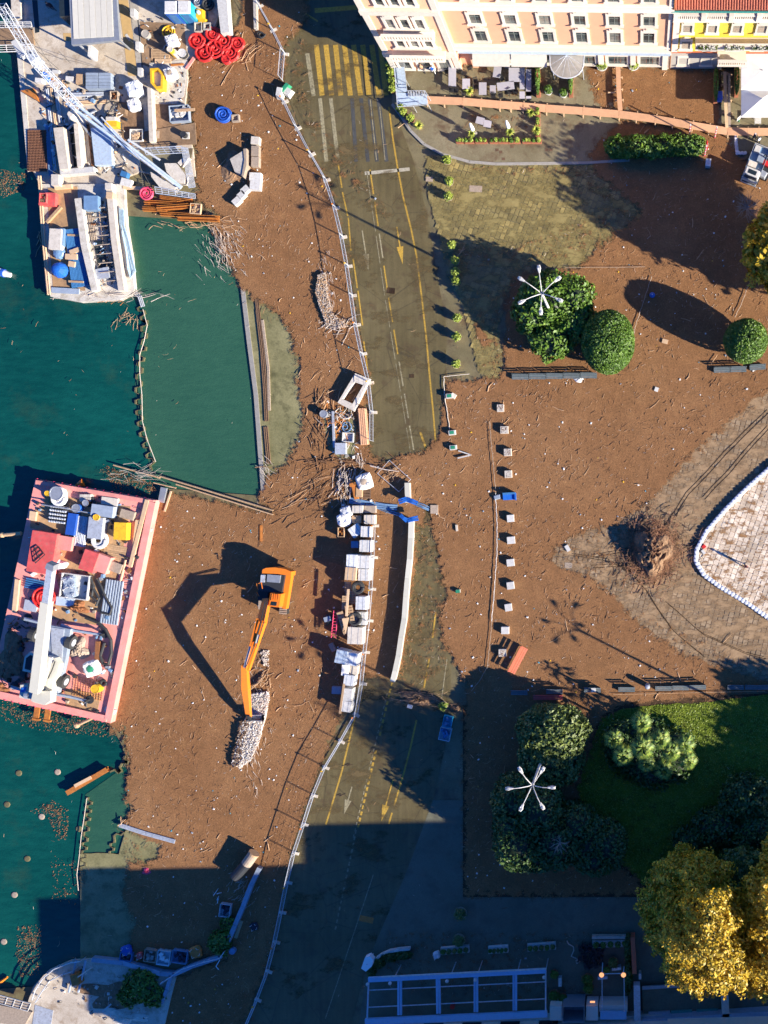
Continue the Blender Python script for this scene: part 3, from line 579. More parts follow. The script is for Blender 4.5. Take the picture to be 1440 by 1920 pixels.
tree('plane_tree', 'golden autumn plane tree cut off by the right edge of the photo', 'tree', [(1432, 1700, 42, 70, 4, 14), (1440, 1780, 50, 66, 5, 15), (1420, 1830, 40, 36, 4, 11), (1470, 1640, 50, 50, 4, 12)], .21, 42000, 'yellow', 91, .2, 'golden plane trees', .3, .62, corek=.55)
tree('broadleaf_tree', 'olive and yellow tree leaning in from the right edge above the clipped dome', 'tree', [(1440, 470, 44, 60, 2.5, 9), (1470, 430, 50, 60, 3, 10), (1500, 520, 60, 50, 3, 10)], .36, 12000, 'yellow', 96, .2, shell=.6, corek=.6)
tree('broadleaf_tree', 'tall tree beyond the right edge that shades the upper square', 'tree', [(1625, 505, 105, 95, 5, 11), (1560, 455, 80, 75, 4, 10), (1690, 575, 80, 70, 5, 10)], .5, 11000, 'dark', 97, .15, shell=.7, corek=.88)
tree('broadleaf_tree', 'tall tree beyond the right edge that shades the lawn', 'tree', [(1770, 1770, 130, 110, 4, 12), (1750, 1470, 60, 45, 4, 9), (1900, 1640, 110, 100, 4, 12)], .5, 9000, 'dark', 98, .15, shell=.7, corek=.8)
# bare shrub in the hedge
def bare(px, py, z, r, n, seed, label):
    rg = random.Random(seed); t = thing('bare_shrub', label, 'shrub', P(px, py, 0) * 1.0); b = MB(); c = P(px, py, z)
    for k in range(n):
        a = rg.random() * 6.28; l = r * rg.uniform(.6, 1); m_ = c + Vector((math.cos(a) * l * .5, math.sin(a) * l * .5, .3)); e = c + Vector((math.cos(a + .2) * l, math.sin(a + .2) * l, .5))
        b.tube([(c.x, c.y, -.1), c, m_, e], .05, 4, .012)
        for q in (-1, 1): b.tube([m_, m_ + Vector((math.cos(a + q * .7) * l * .4, math.sin(a + q * .7) * l * .4, .25))], .02, 3, .008)
    return b.obj('branches', 'grey_wood', t)
bare(1050, 1580, 6.1, 1.2, 12, 3, 'leafless grey shrub poking out of the dark hedge block'); 
bare(1400, 390, .6, 1.8, 40, 4, 'pile of bare grey branches in the shade by the right edge')
# palms
def fan(b, c, r, z, n, seed, droop=.5, w=.10):
    rg = random.Random(seed)
    for k in range(n):
        ring = k % 3; a = k * 2.399 + rg.gauss(0, .1); l = r * (1, .8, .5)[ring] * rg.uniform(.85, 1.1); z1 = z + (.1, .45, .7)[ring] * r
        e = Vector((c[0] + math.cos(a) * l, c[1] + math.sin(a) * l, z1 - droop * l * (.9, .4, .1)[ring])); m_ = Vector((c[0] + math.cos(a) * l * .5, c[1] + math.sin(a) * l * .5, z1))
        for q in range(-3, 4):
            aa = a + q * .16; ee = Vector((c[0] + math.cos(aa) * l * (1 - abs(q) * .05), c[1] + math.sin(aa) * l * (1 - abs(q) * .05), e.z)); n_ = Vector((-math.sin(aa), math.cos(aa), .3)) * w * .5
            b.add([m_ + n_ * .6, ee, m_ - n_ * .6], [(0, 1, 2)])
        n2 = Vector((-math.sin(a), math.cos(a), 0)) * .02; s0 = Vector((c[0], c[1], z)); b.add([s0 + n2, m_ + n2, m_ - n2, s0 - n2], [(0, 1, 2, 3)])
def rnd_attr(o, seed, lo=0, hi=1):
    n = len(o.data.polygons); at = o.data.attributes.new('rnd', 'FLOAT', 'FACE'); g = np.random.RandomState(seed); at.data.foreach_set('value', g.uniform(lo, hi, n).astype(np.float32)); return o
tree('palm_undergrowth', 'dark shrub mound from which a clump of fan palms grows on the lawn', 'shrub', [(1165, 1400, 36, 50, 0, 1.5), (1210, 1400, 50, 56, 0, 1.7), (1262, 1415, 42, 52, 0, 1.6), (1225, 1440, 60, 38, 0, 1.3)], .24, 9000, 'dark', 101, .15, tr=.1)
PALMS = [(1203, 1356, 20, 4.0, 'topmost of the fan palms in the round clump on the lawn'), (1205, 1402, 24, 4.2, 'broad fan palm at the middle of the round clump'), (1168, 1418, 21, 3.4, 'bright fan palm at the left of the round clump'), (1238, 1388, 20, 3.6, 'pale fan palm right of the middle of the clump'),
         (1212, 1432, 18, 3.0, 'small fan palm low in the middle of the clump'), (1258, 1410, 20, 3.4, 'fan palm with yellow tips in the right half of the clump'), (1284, 1398, 19, 3.0, 'fan palm in the right half of the clump, beside the shaded grass'), (1290, 1428, 18, 2.8, 'rightmost low fan palm of the clump'), (1150, 1388, 20, 2.2, 'dull dark fan palm at the upper left of the clump'), (1245, 1445, 20, 2.3, 'dark fan palm at the foot of the clump')]
for i, (x, y, r_, h, lb) in enumerate(PALMS):
    c = P(x, y, h); t = thing('fan_palm', lb, 'palm', (c.x, c.y, -.12), 'fan palms on the lawn'); b = MB(); fan(b, c, r_ * S * 1.15, h - .2, 34, i, .45, .17); rnd_attr(b.obj('fronds', LM['palm'], t), i)
    b = MB(); b.tube([(c.x, c.y, -.15), (c.x, c.y, h * .5), (c.x, c.y, h - .1)], .16, 7, .11); b.obj('trunk', 'dark_wood', t)
# grass blades on the lawn (near the lit edge and all over)
rg = np.random.RandomState(5); pts = []
while len(pts) < 26000:
    x, y = rg.uniform(1080, 1460), rg.uniform(1300, 1660)
    if pip(x, y, LAWN): p = P(x, y, 0); pts.append((p.x, p.y, -.10))
go = leaf_obj('grass', np.array(pts), np.tile([0, 0, 1.0], (len(pts), 1)), .11, 'lawn', None, 6, .0, 1.8, .6); tag(go, 'short green grass of the lawn around the palms', kind='stuff')
# shrubs in round pots
def potted(name, label, x, y, r=9, seed=0, mat='bright', pot='pot_grey', h=.75, group=None, cone=False, z=-.05):
    c = P(x, y, 0); t = thing(name, label, 'potted plant', (c.x, c.y, z), group); q = r * S
    b = MB(); b.lathe((c.x, c.y, z), [(q * .62, 0), (q * .85, .42), (q * .92, .46), (q * .78, .46), (q * .74, .38)], 14); b.obj('pot', pot, t, smooth=False)
    p, d = blob(q * .8, q * .8, .3, h + .25, 700, seed, .25, .55)
    p[:, 0] += c.x; p[:, 1] += c.y; p[:, 2] += z; leaf_obj('foliage', p, d, .11, mat, t, seed, .3)
    b = MB(); b.tube([(c.x, c.y, z), (c.x, c.y, z + .5)], .03, 5); b.obj('stem', 'dark_wood', t); return t
POTS = [(840, 303, 'just below the curved kerb'), (844, 343, 'second below the curved kerb'), (843, 371, 'third below the curved kerb, beside the drain plate'), (849, 462, 'beside a fallen branch'), (855, 491, 'in the lamp mast shadow'),
        (856, 512, 'just under the lamp mast shadow'), (857, 529, 'lowest of the tight group of three'), (859, 598, 'upper of three beside the flooded paving'), (858, 633, 'middle of three beside the flooded paving'), (857, 684, 'lowest of the row, above the white road line'), (833, 1322, 'alone by the leaf heap on the lower road')]
for i, (x, y, w) in enumerate(POTS): potted('potted_shrub', 'small shrub in a round grey pot, ' + w, x, y, 9.5, 200 + i, group='round potted shrubs along the road')
for x, y, w in ((865, 1709, 'upper'), (862, 1759, 'lower')): potted('potted_shrub', 'pale potted shrub in the shade, %s of two before the hotel' % w, x, y, 13, x, 'olive', 'pot_grey', .9, 'pale potted shrubs in the shade')
for x, y, w, m_ in ((1012, 122, 'left of the green screen by the pink facade', 'bright'), (1058, 122, 'right of the arched glass canopy', 'bright'), (1129, 126, 'left of the short boardwalk arm at the pink facade', 'bright'), (1188, 125, 'right of the short boardwalk arm at the pink facade', 'bright'), (1029, 173, 'between the two green screens, left', 'mid'), (1057, 178, 'between the two green screens, right', 'mid')):
    potted('potted_shrub', 'bushy potted plant ' + w, x, y, 12 if y < 140 else 9, int(x), m_, 'bag_white', .9, 'potted plants at the pink facade')
# planter troughs with bushes round the cafe terrace
def trough(label, x, y, w, h, ang, bushes, seed, pot='terracotta', group='planted troughs round the cafe terrace', mat='bright'):
    c = P(x, y, 0); t = thing('planter_trough', label, 'planter', (c.x, c.y, -.05), group); b = MB(); a = R(-ang); L, D = w * S, h * S
    for dx, dy, sx, sy in ((0, D / 2 - .03, L, .05), (0, -D / 2 + .03, L, .05), (L / 2 - .03, 0, .05, D - .1), (-L / 2 + .03, 0, .05, D - .1)):
        b.box((c.x + dx * math.cos(a) - dy * math.sin(a), c.y + dx * math.sin(a) + dy * math.cos(a), -.05), (sx, sy, .42), a)
    b.box((c.x, c.y, -.045), (L - .1, D - .1, .36), a); b.obj('trough', pot, t)
    for k in range(bushes):
        u = (k + .5) / bushes - .5; rx = min(L / bushes, 1) * .42; p, d = blob(rx, rx, .2, .75 + .15 * (k % 2), 260, seed + k, .15, .6); p[:, 0] += c.x + u * L * math.cos(a); p[:, 1] += c.y + u * L * math.sin(a)
        leaf_obj('bush', p, d, .10, mat if k % 3 else 'mid', t, seed + k, .3)
    return t
for i, (x, n_) in enumerate(((864, 'leftmost'), (880, 'second from left'), (903, 'third from left, with long yellow leaves'), (927, 'fourth from left'), (945, 'fifth from left'), (965, 'sixth from left'), (988, 'corner one'), (1006, 'rightmost, at the corner'))):
    trough('planted trough on the lower terrace edge, ' + n_, x, 266, 16 + (i % 3) * 3, 8, 0, 2 if i % 2 else 3, 300 + i * 5)
for i, (y, n_) in enumerate(((212, 'topmost'), (230, 'middle'), (250, 'lowest'))): trough('planted trough on the right edge of the terrace, ' + n_, 1009, y, 15, 8, 90, 2, 360 + i * 5)
for i, (x, y, n_) in enumerate(((733, 125, 'beside the crosswalk, topmost'), (734, 141, 'beside the crosswalk, second'), (736, 156, 'beside the crosswalk, third'), (738, 170, 'beside the crosswalk, fourth'), (752, 207, 'below the steel stair, upper'), (758, 214, 'below the steel stair, lower'), (772, 225, 'at the bend of the kerb'))):
    potted('round_bush', 'round yellow-green bush in a pot ' + n_, x, y, 8.5, 400 + i, 'bright', 'terracotta', .7, 'round bushes along the kerb')
def spiky(label, x, y, r, seed, z=0):
    c = P(x, y, .5); t = thing('spiky_plant', label, 'plant', (c.x, c.y, -.05), 'spiky yellow palms on the terrace'); b = MB(); rg = random.Random(seed)
    for k in range(46):
        a = k * 2.399; l = r * S * rg.uniform(.6, 1.05); h = rg.uniform(.2, .9); n_ = Vector((-math.sin(a), math.cos(a), 0)) * .035; s0 = Vector((c.x, c.y, .35)); e = Vector((c.x + math.cos(a) * l, c.y + math.sin(a) * l, .2 + h * .7)); m_ = (s0 + e) / 2 + Vector((0, 0, .25))
        b.add([s0 + n_, m_ + n_, e, m_ - n_, s0 - n_], [(0, 1, 2, 3, 4)])
    rnd_attr(b.obj('leaves', LM['bright'], t), seed, .3, 1); b = MB(); b.lathe((c.x, c.y, -.05), [(.16, 0), (.2, .38), (.12, .42)], 10); b.obj('pot', 'terracotta', t)
for i, (x, y, n_) in enumerate(((785, 236, 'at the bend of the kerb'), (884, 251, 'beneath the left closed parasol'), (956, 248, 'beneath the right closed parasol'), (1006, 244, 'at the lower right corner of the terrace'), (880, 172, 'among the stacked tables below the boardwalk edge'), (996, 212, 'under the right end of the terrace boardwalk'))): spiky('yellow spiky palm plant ' + n_, x, y, 11, i)
def screen(label, x, y, h, mat='mid', w=8):
    c = P(x, y, 0); t = thing('hedge_screen', label, 'hedge', (c.x, c.y, -.05), 'narrow green screens in planters'); p, d = blob(w * S * .5, h * S * .5, .2, 1.6, 1800, int(x), .04, .8, 3.5); p[:, 0] += c.x; p[:, 1] += c.y; leaf_obj('foliage', p, d, .11, mat, t, int(x), .2)
    b = MB(); b.box((c.x, c.y, -.05), (w * S * .9, h * S, .5)); b.obj('trough', 'terracotta', t)
screen('tall narrow green screen right of the terrace tables', 1010, 150, 66); screen('tall narrow green screen before the pink facade, second one', 1071, 150, 66); screen('row of tight green shrubs left of the double boardwalk', 1341, 165, 60); screen('row of green shrubs against the white parasols', 1380, 155, 56)
# low shrubs and ferny bushes at the lower left quay
tree('evergreen_shrub', 'untidy green bush on the shaded quay wall corner at lower left', 'shrub', [(262, 1850, 30, 30, 0, 1.2), (285, 1868, 22, 20, 0, .9), (240, 1870, 18, 18, 0, .8)], .22, 3500, 'mid', 111, .2, tr=.06)
tree('evergreen_shrub', 'bush growing over the inner side of the shaded quay rail', 'shrub', [(412, 1768, 20, 22, 0, .9), (425, 1732, 12, 12, 0, .8)], .2, 1800, 'mid', 112, .2, tr=.05)

# ------------------------------------------------------------------ street lamps
def six_lamp(label, tx, ty, H, arms, base=None, name='street_lamp'):
    """tx,ty: where the head joint is seen; arms: picture positions of the six lanterns"""
    c = P(tx, ty, H); t = thing(name, label, 'street lamp', (c.x, c.y, -.2), 'six-armed white street lamps')
    b = MB(); b.tube([(c.x, c.y, -.2), (c.x, c.y, H * .5), (c.x, c.y, H)], .17, 10, .10); b.obj('pole', 'white_paint', t)
    b = MB(); b.lathe((c.x, c.y, -.2), [(.3, 0), (.3, .3), (.18, .42)], 10); b.obj('base', 'grey_metal', t)
    b = MB(); b.lathe((c.x, c.y, H - .3), [(.14, 0), (.16, .25), (.06, .42)], 8); b.obj('hub', 'white_paint', t)
    for x, y in arms:
        e = P(x, y, H + .9); d = e - c; d.z = 0; u = d.normalized(); b = MB(); q = Vector((0, 0, 1))
        b.tube([c, c + u * d.length * .15 + q * .45, c + u * d.length * .5 + q * .85, c + u * d.length * .82 + q * .95], .055, 6, .035); b.obj('arm', 'white_paint', t)
        a = math.atan2(u.y, u.x); m_ = c + u * d.length * .92 + q * .82; b = MB(); s_ = Vector((-u.y, u.x, 0))
        b.add([m_ - u * .38 + s_ * .08, m_ - u * .38 - s_ * .08, m_ + u * .1 - s_ * .2, m_ + u * .38 - s_ * .13, m_ + u * .38 + s_ * .13, m_ + u * .1 + s_ * .2] + [m_ - u * .34 + s_ * .05 + q * .16, m_ - u * .34 - s_ * .05 + q * .16, m_ + u * .1 - s_ * .13 + q * .2, m_ + u * .32 - s_ * .09 + q * .16, m_ + u * .32 + s_ * .09 + q * .16, m_ + u * .1 + s_ * .13 + q * .2],
              [(5, 4, 3, 2, 1, 0), (6, 7, 8, 9, 10, 11)] + [(i, (i + 1) % 6, 6 + (i + 1) % 6, 6 + i) for i in range(6)]); ln = b.obj('lantern', 'white_paint', t)
        b = MB(); b.box(m_ + u * .12 + q * .19, (.2, .16, .03), a); b.obj('lens', 'grey_metal', ln)
    return t
six_lamp('white six-armed street lamp rising over the dark tree in the upper square', 1016.6, 551.4, 10.4, [(1010, 500), (974, 521), (1048, 521), (975, 567), (1014, 586), (1051, 563)])
six_lamp('white six-armed street lamp rising over the shaded hedge at lower right', 998.6, 1471, 10.4, [(974, 1442), (1018, 1442), (951, 1479), (1037, 1477), (976, 1518), (1018, 1515)])
six_lamp('six-armed street lamp beyond the right edge whose shadow crosses the brown square', 1530, 1440, 10.4, [(1510, 1400), (1560, 1405), (1490, 1440), (1570, 1450), (1515, 1485), (1555, 1480)])

# ------------------------------------------------------------------ benches
def bench_proto(mat, label, L=1.8, leg='dark_metal'):
    t = thing('bench', label, 'bench', (0, 0, 0)); 
    for k in range(3):
        b = MB(); b.box((0, -.17 + k * .16, .40), (L, .13, .035)); b.obj('seat_slat', mat, t)
    for k in range(2):
        b = MB(); b.box((0, .24 + k * .05, .52 + k * .17), (L, .04, .13)); b.obj('back_slat', mat, t)
    for s_ in (-1, 1):
        b = MB(); b.box((s_ * (L / 2 - .12), .02, 0), (.06, .5, .40)); b.box((s_ * (L / 2 - .12), .26, .40), (.06, .05, .42)); b.obj('leg', leg, t)
    return t
bp = bench_proto('bench_wood', 'first'); used_b = [False]
def bench(x, y, label, ang=0, L=32, z=-.15, proto=None, group='grey slatted benches'):
    c = P(x, y, 0); c.z = z; pr = proto or bp
    if pr is bp and not used_b[0]: o = bp; used_b[0] = True
    else: o = dup(pr)
    o.location = c; o.rotation_euler = (0, 0, R(-ang)); o.scale = (L * S / 1.8, 1, 1); o['label'] = label; o['group'] = group; return o
NUM = ['leftmost', 'second from left', 'third from left', 'fourth from left', 'rightmost']
for i in range(5): bench(976 + i * 32, 708 - i * .6, NUM[i] + ' bench of the row below the dark tree in the upper square', 1, 31)
for x, y, a, w in ((1353, 695, -1, 'left one of the pair below the clipped dome at the right edge'), (1384, 694, -1, 'right one of the pair below the clipped dome at the right edge'), (1420, 690, -4, 'alone beside the right edge below the clipped dome')): bench(x, y, 'grey bench, ' + w, a, 30)
for x, y, a, w in ((974, 1298, 1, 'far left of the lower row, half in shade'), (1040, 1296, 1, 'second of the lower row, above the red bench'), (1111, 1293, 1, 'third of the lower row, with a pale box on it'), (1175, 1292, 1, 'fourth of the lower row, left of the round bin'), (1244, 1290, 0, 'fifth of the lower row, right of the round bin'), (1276, 1289, 0, 'sixth of the lower row, crossed by the lamp shadow'), (1308, 1288, -1, 'seventh of the lower row, right of the lamp shadow'), (1379, 1288, 1, 'eighth of the lower row, beside the shaded paving'), (1412, 1288, 1, 'ninth of the lower row, in tree shade'), (1443, 1288, 1, 'cut by the right edge at the end of the lower row')):
    bench(x, y, 'grey bench, ' + w, a, 31)
c = P(1113, 1293, .4); b = MB(); b.box(c + Vector((0, 0, -.1)), (.45, .4, .32), .1); b.obj('cardboard_box', 'white_paint', label='pale square box left lying on a grey bench', cat='box')
c = P(1028, 1307, 0); rbp = bench_proto('red_sheet', 'dark red bench in the shade above the oval evergreen tree', 3.1); rbp.location = (c.x, c.y, -.12)
c = P(972, 1238, .4); rb = bench_proto('red_bench', 'bright orange-red bench standing askew beside the lowest stone cube', 3.0, 'red_sheet'); rb.location = (c.x, c.y, -.05); rb.rotation_euler = (0, 0, R(62)); rb.scale = (1, 1.45, 1.1)
# litter bin
c = P(1214, 1287, .5); t = thing('litter_bin', 'round grey litter bin casting a long shadow between benches', 'bin', (c.x, c.y, -.12)); b = MB(); b.lathe((c.x, c.y, -.12), [(.22, 0), (.27, .1), (.27, .95), (.24, 1.0), (.22, .96)], 14); b.obj('body', 'grey_metal', t); b = MB(); b.lathe((c.x, c.y, .86), [(.24, 0), (.2, .08), (.05, .12)], 14); b.obj('lid', 'light_metal', t)
# stone cubes
cube0 = None
CB = [(938, 765, 1), (945.5, 806, 1), (952, 848, 1), (953, 889, 1), (957, 972, 0), (958, 1013, 0), (957, 1055, 0), (957, 1098, 0), (953, 1139, 0), (947, 1182, 0), (942, 1224, 1)]
WD = ['first from the top, overgrown with wet leaves', 'second from the top, leaf-covered', 'third from the top, with dead leaves on it', 'just above the blue sofa, dotted with leaves', 'just below the blue sofa', 'second below the blue sofa', 'third below the blue sofa', 'fourth below the blue sofa', 'fifth below the blue sofa', 'second from the bottom of the row', 'lowest of the row, beside the orange-red bench']
for i, (x, y, l_) in enumerate(CB):
    c = P(x, y, .3); hh = .22 if i < 1 else .36; t = thing('stone_cube', 'pale square stone seat ' + WD[i], 'stone block', (c.x, c.y, -.15), 'pale stone cubes in a row'); b = MB(); b.box((c.x, c.y, -.15), (.72 + .03 * (i * 7 % 4), .76, hh + .15), R(4 + (i * 37 % 9) - 4)); b.obj('block', 'white_paint' if not l_ else 'beige_block', t)
    b = MB(); b.box((c.x, c.y, -.15 + hh + .15), (.70 + .03 * (i * 7 % 4), .73, .03), R(4 + (i * 37 % 9) - 4)); b.obj('top_slab', 'white_paint' if not l_ else 'beige_block', t)
    if l_:
        b = MB(); rg_ = random.Random(i)
        for k in range(26 if i != 3 else 10): b.box((c.x + rg_.uniform(-.3, .3), c.y + rg_.uniform(-.3, .3), hh + .03), (rg_.uniform(.04, .16), .03, .015), rg_.random() * 3)
        b.obj('leaves', 'stick_brown', t, kind='stuff')
# drain plates in the square and the plaza
for p_, (x, y, w, h) in ((square, (892, 354, 24, 12)), (square, (805, 336, 13, 9)), (plaza, (1066, 1060, 14, 10))): lid(x, y, w, h, 3, p_, 'grey_wood', -.10)
for x, y in ((932, 281), (939, 285), (1025, 281), (1033, 281), (944, 298), (960, 275)): lid(x, y, 6, 5, 0, cafe, 'dark_wood', -.045)
# ------------------------------------------------------------------ buildings along the top
class Facade:
    """local frame: x along the facade, y into the building, z up; all meshes hang on one Empty"""
    def __init__(s, name, label, cat, px, py, ang, group=None):
        s.t = thing(name, label, cat, P(px, py, 0), group); s.m = frame(px, py, 0, ang); s.rot = Matrix.Rotation(R(-ang), 3, 'Z')
    def boxes(s, name, mat, bs, parent=None, **k):
        b = MB()
        for x0, x1, y0, y1, z0, z1 in bs: b.box(((x0 + x1) / 2, (y0 + y1) / 2, z0), (x1 - x0, y1 - y0, z1 - z0), 0, s.m)
        return b.obj(name, mat, parent or s.t, **k)
    def shift(s, o, dx, dz, dy=0): return dup(o, s.rot @ Vector((dx, dy, dz)), parent=s.t)
def window(F, x, z0, z1, w, arch=True, frame_m='cream_trim', pane_m='pane', fr=.26, proud=.13, split=2):
    """frame with jambs, (arched) head and sill; panes and glazing bar are its sub-parts"""
    b = MB(); h = w / 2; y1 = -.002; bs = [(x - h - fr, x - h, -proud, y1, z0, z1), (x + h, x + h + fr, -proud, y1, z0, z1)]
    for q in bs: b.box(((q[0] + q[1]) / 2, (q[2] + q[3]) / 2, q[4]), (q[1] - q[0], q[3] - q[2], q[5] - q[4]), 0, F.m)
    n = 6 if arch else 1; rise = .42 if arch else 0
    for i in range(n):
        xa = x - h - fr + (w + 2 * fr) * i / n; xb = x - h - fr + (w + 2 * fr) * (i + 1) / n; zt = z1 + rise * math.sin(math.pi * (i + .5) / n)
        b.box(((xa + xb) / 2, -proud / 2 - .02, z1 - .02), (xb - xa, proud + .04, zt - z1 + .24), 0, F.m)
    o = b.obj('window', frame_m, F.t)
    b = MB(); b.box((x, -.14, z0 - .14), (w + 2 * fr + .2, .30, .13), 0, F.m); b.obj('sill', frame_m, o)
    for k in range(split):
        a = x - h + w * k / split; c = a + w / split; b = MB(); b.box(((a + c) / 2, -.015, z0 + .03), (c - a - .07, .03, z1 - z0 - .05), 0, F.m); b.obj('pane', pane_m, o)
    b = MB(); b.box((x, -.03, z0), (w, .04, .07), 0, F.m); b.box((x, -.03, z0 + (z1 - z0) * .66), (w, .05, .06), 0, F.m)
    if split > 1: b.box((x, -.03, z0), (.07, .05, z1 - z0), 0, F.m)
    b.box((x - h + .03, -.03, z0), (.06, .05, z1 - z0), 0, F.m); b.box((x + h - .03, -.03, z0), (.06, .05, z1 - z0), 0, F.m); b.obj('sash', 'frame_green_grey', o); return o
def balustrade(F, x0, x1, y, z, n, parent=None, mat='cream_trim', hgt=.85):
    b = MB(); b.box(((x0 + x1) / 2, y, z), (x1 - x0, .22, .12), 0, F.m); b.box(((x0 + x1) / 2, y, z + hgt - .1), (x1 - x0, .26, .12), 0, F.m); r_ = b.obj('balustrade', mat, parent or F.t)
    for i in range(n):
        b = MB(); b.box((x0 + (i + .5) * (x1 - x0) / n, y, z + .12), ((x1 - x0) / n * .5, .13, hgt - .22), 0, F.m); b.obj('baluster', mat, r_)
    return r_
FP = Facade('hotel_building', 'salmon pink hotel with cream arched window frames facing the flooded square', 'building', 736, 119, .75)
LN = 29.3
FP.boxes('wall', 'pink_wall', [(0, LN, 0, 15, -.3, 17.0)]); FP.boxes('roof', 'grey_trim', [(-.4, LN + .2, -.5, 15.3, 17.0, 17.4)])
FP.boxes('cornice', 'cream_trim', [(-.1, LN, -.42, 0, 3.45, 3.95), (-.1, LN, -.22, 0, 4.3, 4.5)]); FP.boxes('cornice', 'cream_trim', [(-.1, LN, -.40, -.003, 11.6, 12.0), (-.1, LN, -.2, -.003, 12.2, 12.35)]); FP.boxes('cornice', 'cream_trim', [(-.1, LN, -.4, -.004, 16.2, 16.9)])
FP.boxes('fascia', 'pale_blue_steel', [(7.6, LN - .1, -.52, -.43, 3.5, 3.9)])
cols = [26.97 - 3.32 * k for k in range(6)]
w1 = window(FP, cols[0], 5.3, 7.4, 1.1); w2 = window(FP, cols[0], 8.7, 10.5, 1.1); w3 = window(FP, cols[0], 12.9, 14.8, 1.1)
for c_ in cols[1:]:
    for w_ in (w1, w2, w3): FP.shift(w_, c_ - cols[0], 0)
ws = window(FP, cols[0] + .15, .7, 2.6, 1.95, False, fr=.3, proud=.16, split=3)
for k, c_ in enumerate(cols[1:]): FP.shift(ws, c_ - cols[0], 0)
for k in range(7):
    x = cols[0] + 1.75 - 3.32 * k; b = MB(); b.box((x, -.16, -.2), (.55, .3, 3.6), 0, FP.m); b.obj('pilaster', 'cream_trim' if k < 6 else 'pink_wall', FP.t)
b = MB()
for k in range(9): b.box((LN - .25, -.07, -.2 + k * 1.9), (.5, .14, 1.86), 0, FP.m)
b.obj('corner_stones', 'cream_trim', FP.t)
b = MB(); b.tube([FP.m @ Vector((LN - .05, -.2, .2)), FP.m @ Vector((LN - .05, -.2, 16.9))], .07, 6); b.obj('downpipe', 'rust', FP.t)
# left bay with triple arches
FP.boxes('bay', 'pink_wall', [(0, 7.4, -.6, -.002, -.3, 16.2)]); FP.boxes('bay_trim', 'cream_trim', [(0.02, .6, -.72, -.6, 0, 16), (6.8, 7.38, -.72, -.6, 0, 16), (0, 7.4, -.95, -.6, 3.4, 4.1), (0, 7.4, -.9, -.6, 11.5, 12.2), (1.3, 6.1, -.75, -.6, 4.5, 5.0), (1.3, 6.1, -.75, -.6, 8.1, 8.5)])
class Sub: pass
FB = Sub(); FB.t = FP.t; FB.m = FP.m @ Matrix.Translation((0, -.6, 0))
for z0, z1 in ((5.2, 7.3), (8.9, 10.7), (13, 15)):
    for x in (2.3, 3.7, 5.1): window(FB, x, z0, z1, .75, True, fr=.22, proud=.2, split=1)
b = MB(); b.box((3.7, -1.15, 3.95), (5.4, 1.1, .2), 0, FP.m); bal = b.obj('balcony', 'cream_trim', FP.t); balustrade(FP, 1.0, 6.4, -1.62, 4.15, 20, bal)
b = MB(); b.box((3.7, -1.1, 8.0), (5.0, .9, .18), 0, FP.m); bal = b.obj('balcony', 'cream_trim', FP.t); balustrade(FP, 1.2, 6.2, -1.5, 8.18, 18, bal)
for x in (1.6, 3.7, 5.8): window(FB, x, .4, 2.7, 1.2, False, fr=.25, proud=.15, split=2)
# arched glass canopy over the entrance
b = MB(); hp = [FP.m @ Vector((16.9 + 1.75 - 1.75 * math.cos(a), -2.3 * math.sin(a) ** .6 - .45, 3.2)) for a in [math.pi * i / 12 for i in range(13)]]
t = thing('glass_canopy', 'arched glass canopy with pale ribs projecting from the pink facade', 'canopy', FP.m @ Vector((18.6, -1, -.05)))
b.tube(hp, .07, 6)
for i in range(1, 12, 2): b.tube([hp[i], FP.m @ Vector((18.65, -.5, 3.45))], .035, 5)
b.obj('frame', 'light_metal', t)
for i in range(0, 12, 2):
    b = MB(); a_, c_ = hp[i], hp[i + 2]; q = FP.m @ Vector((18.65, -.52, 3.43)); dz = Vector((0, 0, .03)); m_ = hp[i + 1]; b.add([a_, m_, c_, q, a_ + dz, m_ + dz, c_ + dz, q + dz], [(0, 1, 2, 3), (7, 6, 5, 4), (0, 4, 5, 1), (1, 5, 6, 2), (2, 6, 7, 3), (3, 7, 4, 0)]); b.obj('glass_panel', 'stone_grey', t)
b = MB()
for x in (17.1, 20.2): b.tube([FP.m @ Vector((x, -1.4, -.05)), FP.m @ Vector((x, -1.4, 3.2))], .05, 6)
b.obj('post', 'light_metal', t)
# grey fabric awnings over the terrace side
for i, (x0, x1) in enumerate(((9.0, 12.8), (12.95, 16.6))):
    b = MB(); vs = [FP.m @ Vector(v) for v in ((x0, -.45, 3.4), (x1, -.45, 3.4), (x1, -1.5, 2.9), (x0, -1.5, 2.9), (x0, -.45, 3.32), (x1, -.45, 3.32), (x1, -1.5, 2.82), (x0, -1.5, 2.82))]
    b.add(vs, [(3, 2, 1, 0), (4, 5, 6, 7), (0, 1, 5, 4), (1, 2, 6, 5), (2, 3, 7, 6), (3, 0, 4, 7)]); b.obj('awning', 'grey_trim', FP.t)

FY = Facade('house', 'yellow house with stone balustrade and flower-hung balcony next to the pink hotel', 'building', 1254, 127, .25)
FY.boxes('wall', 'yellow_wall', [(0.05, 26, 0, 13, 3.5, 10.3)]); FY.boxes('base_wall', 'grey_trim', [(0.05, 26, -.06, 13, -.3, 3.48)]); FY.boxes('string_course', 'brick_red', [(0.05, 26, -.14, 0, 3.5, 3.66)])
FY.boxes('cornice', 'cream_trim', [(0.05, 26, -.5, 13, 10.3, 10.55), (0.05, 26, .5, 13, 10.56, 11.9)]); FY.boxes('corner_pilaster', 'cream_trim', [(.05, .75, -.12, 0, 3.68, 10.28)])
for k in range(8):
    x0 = .3 + k * 2.6; FY.boxes('pier', 'cream_trim', [(x0 - .22, x0 + .22, -.52, -.05, 10.56, 11.55)]); balustrade(FY, x0 + .22, x0 + 2.38, -.3, 10.56, 11)
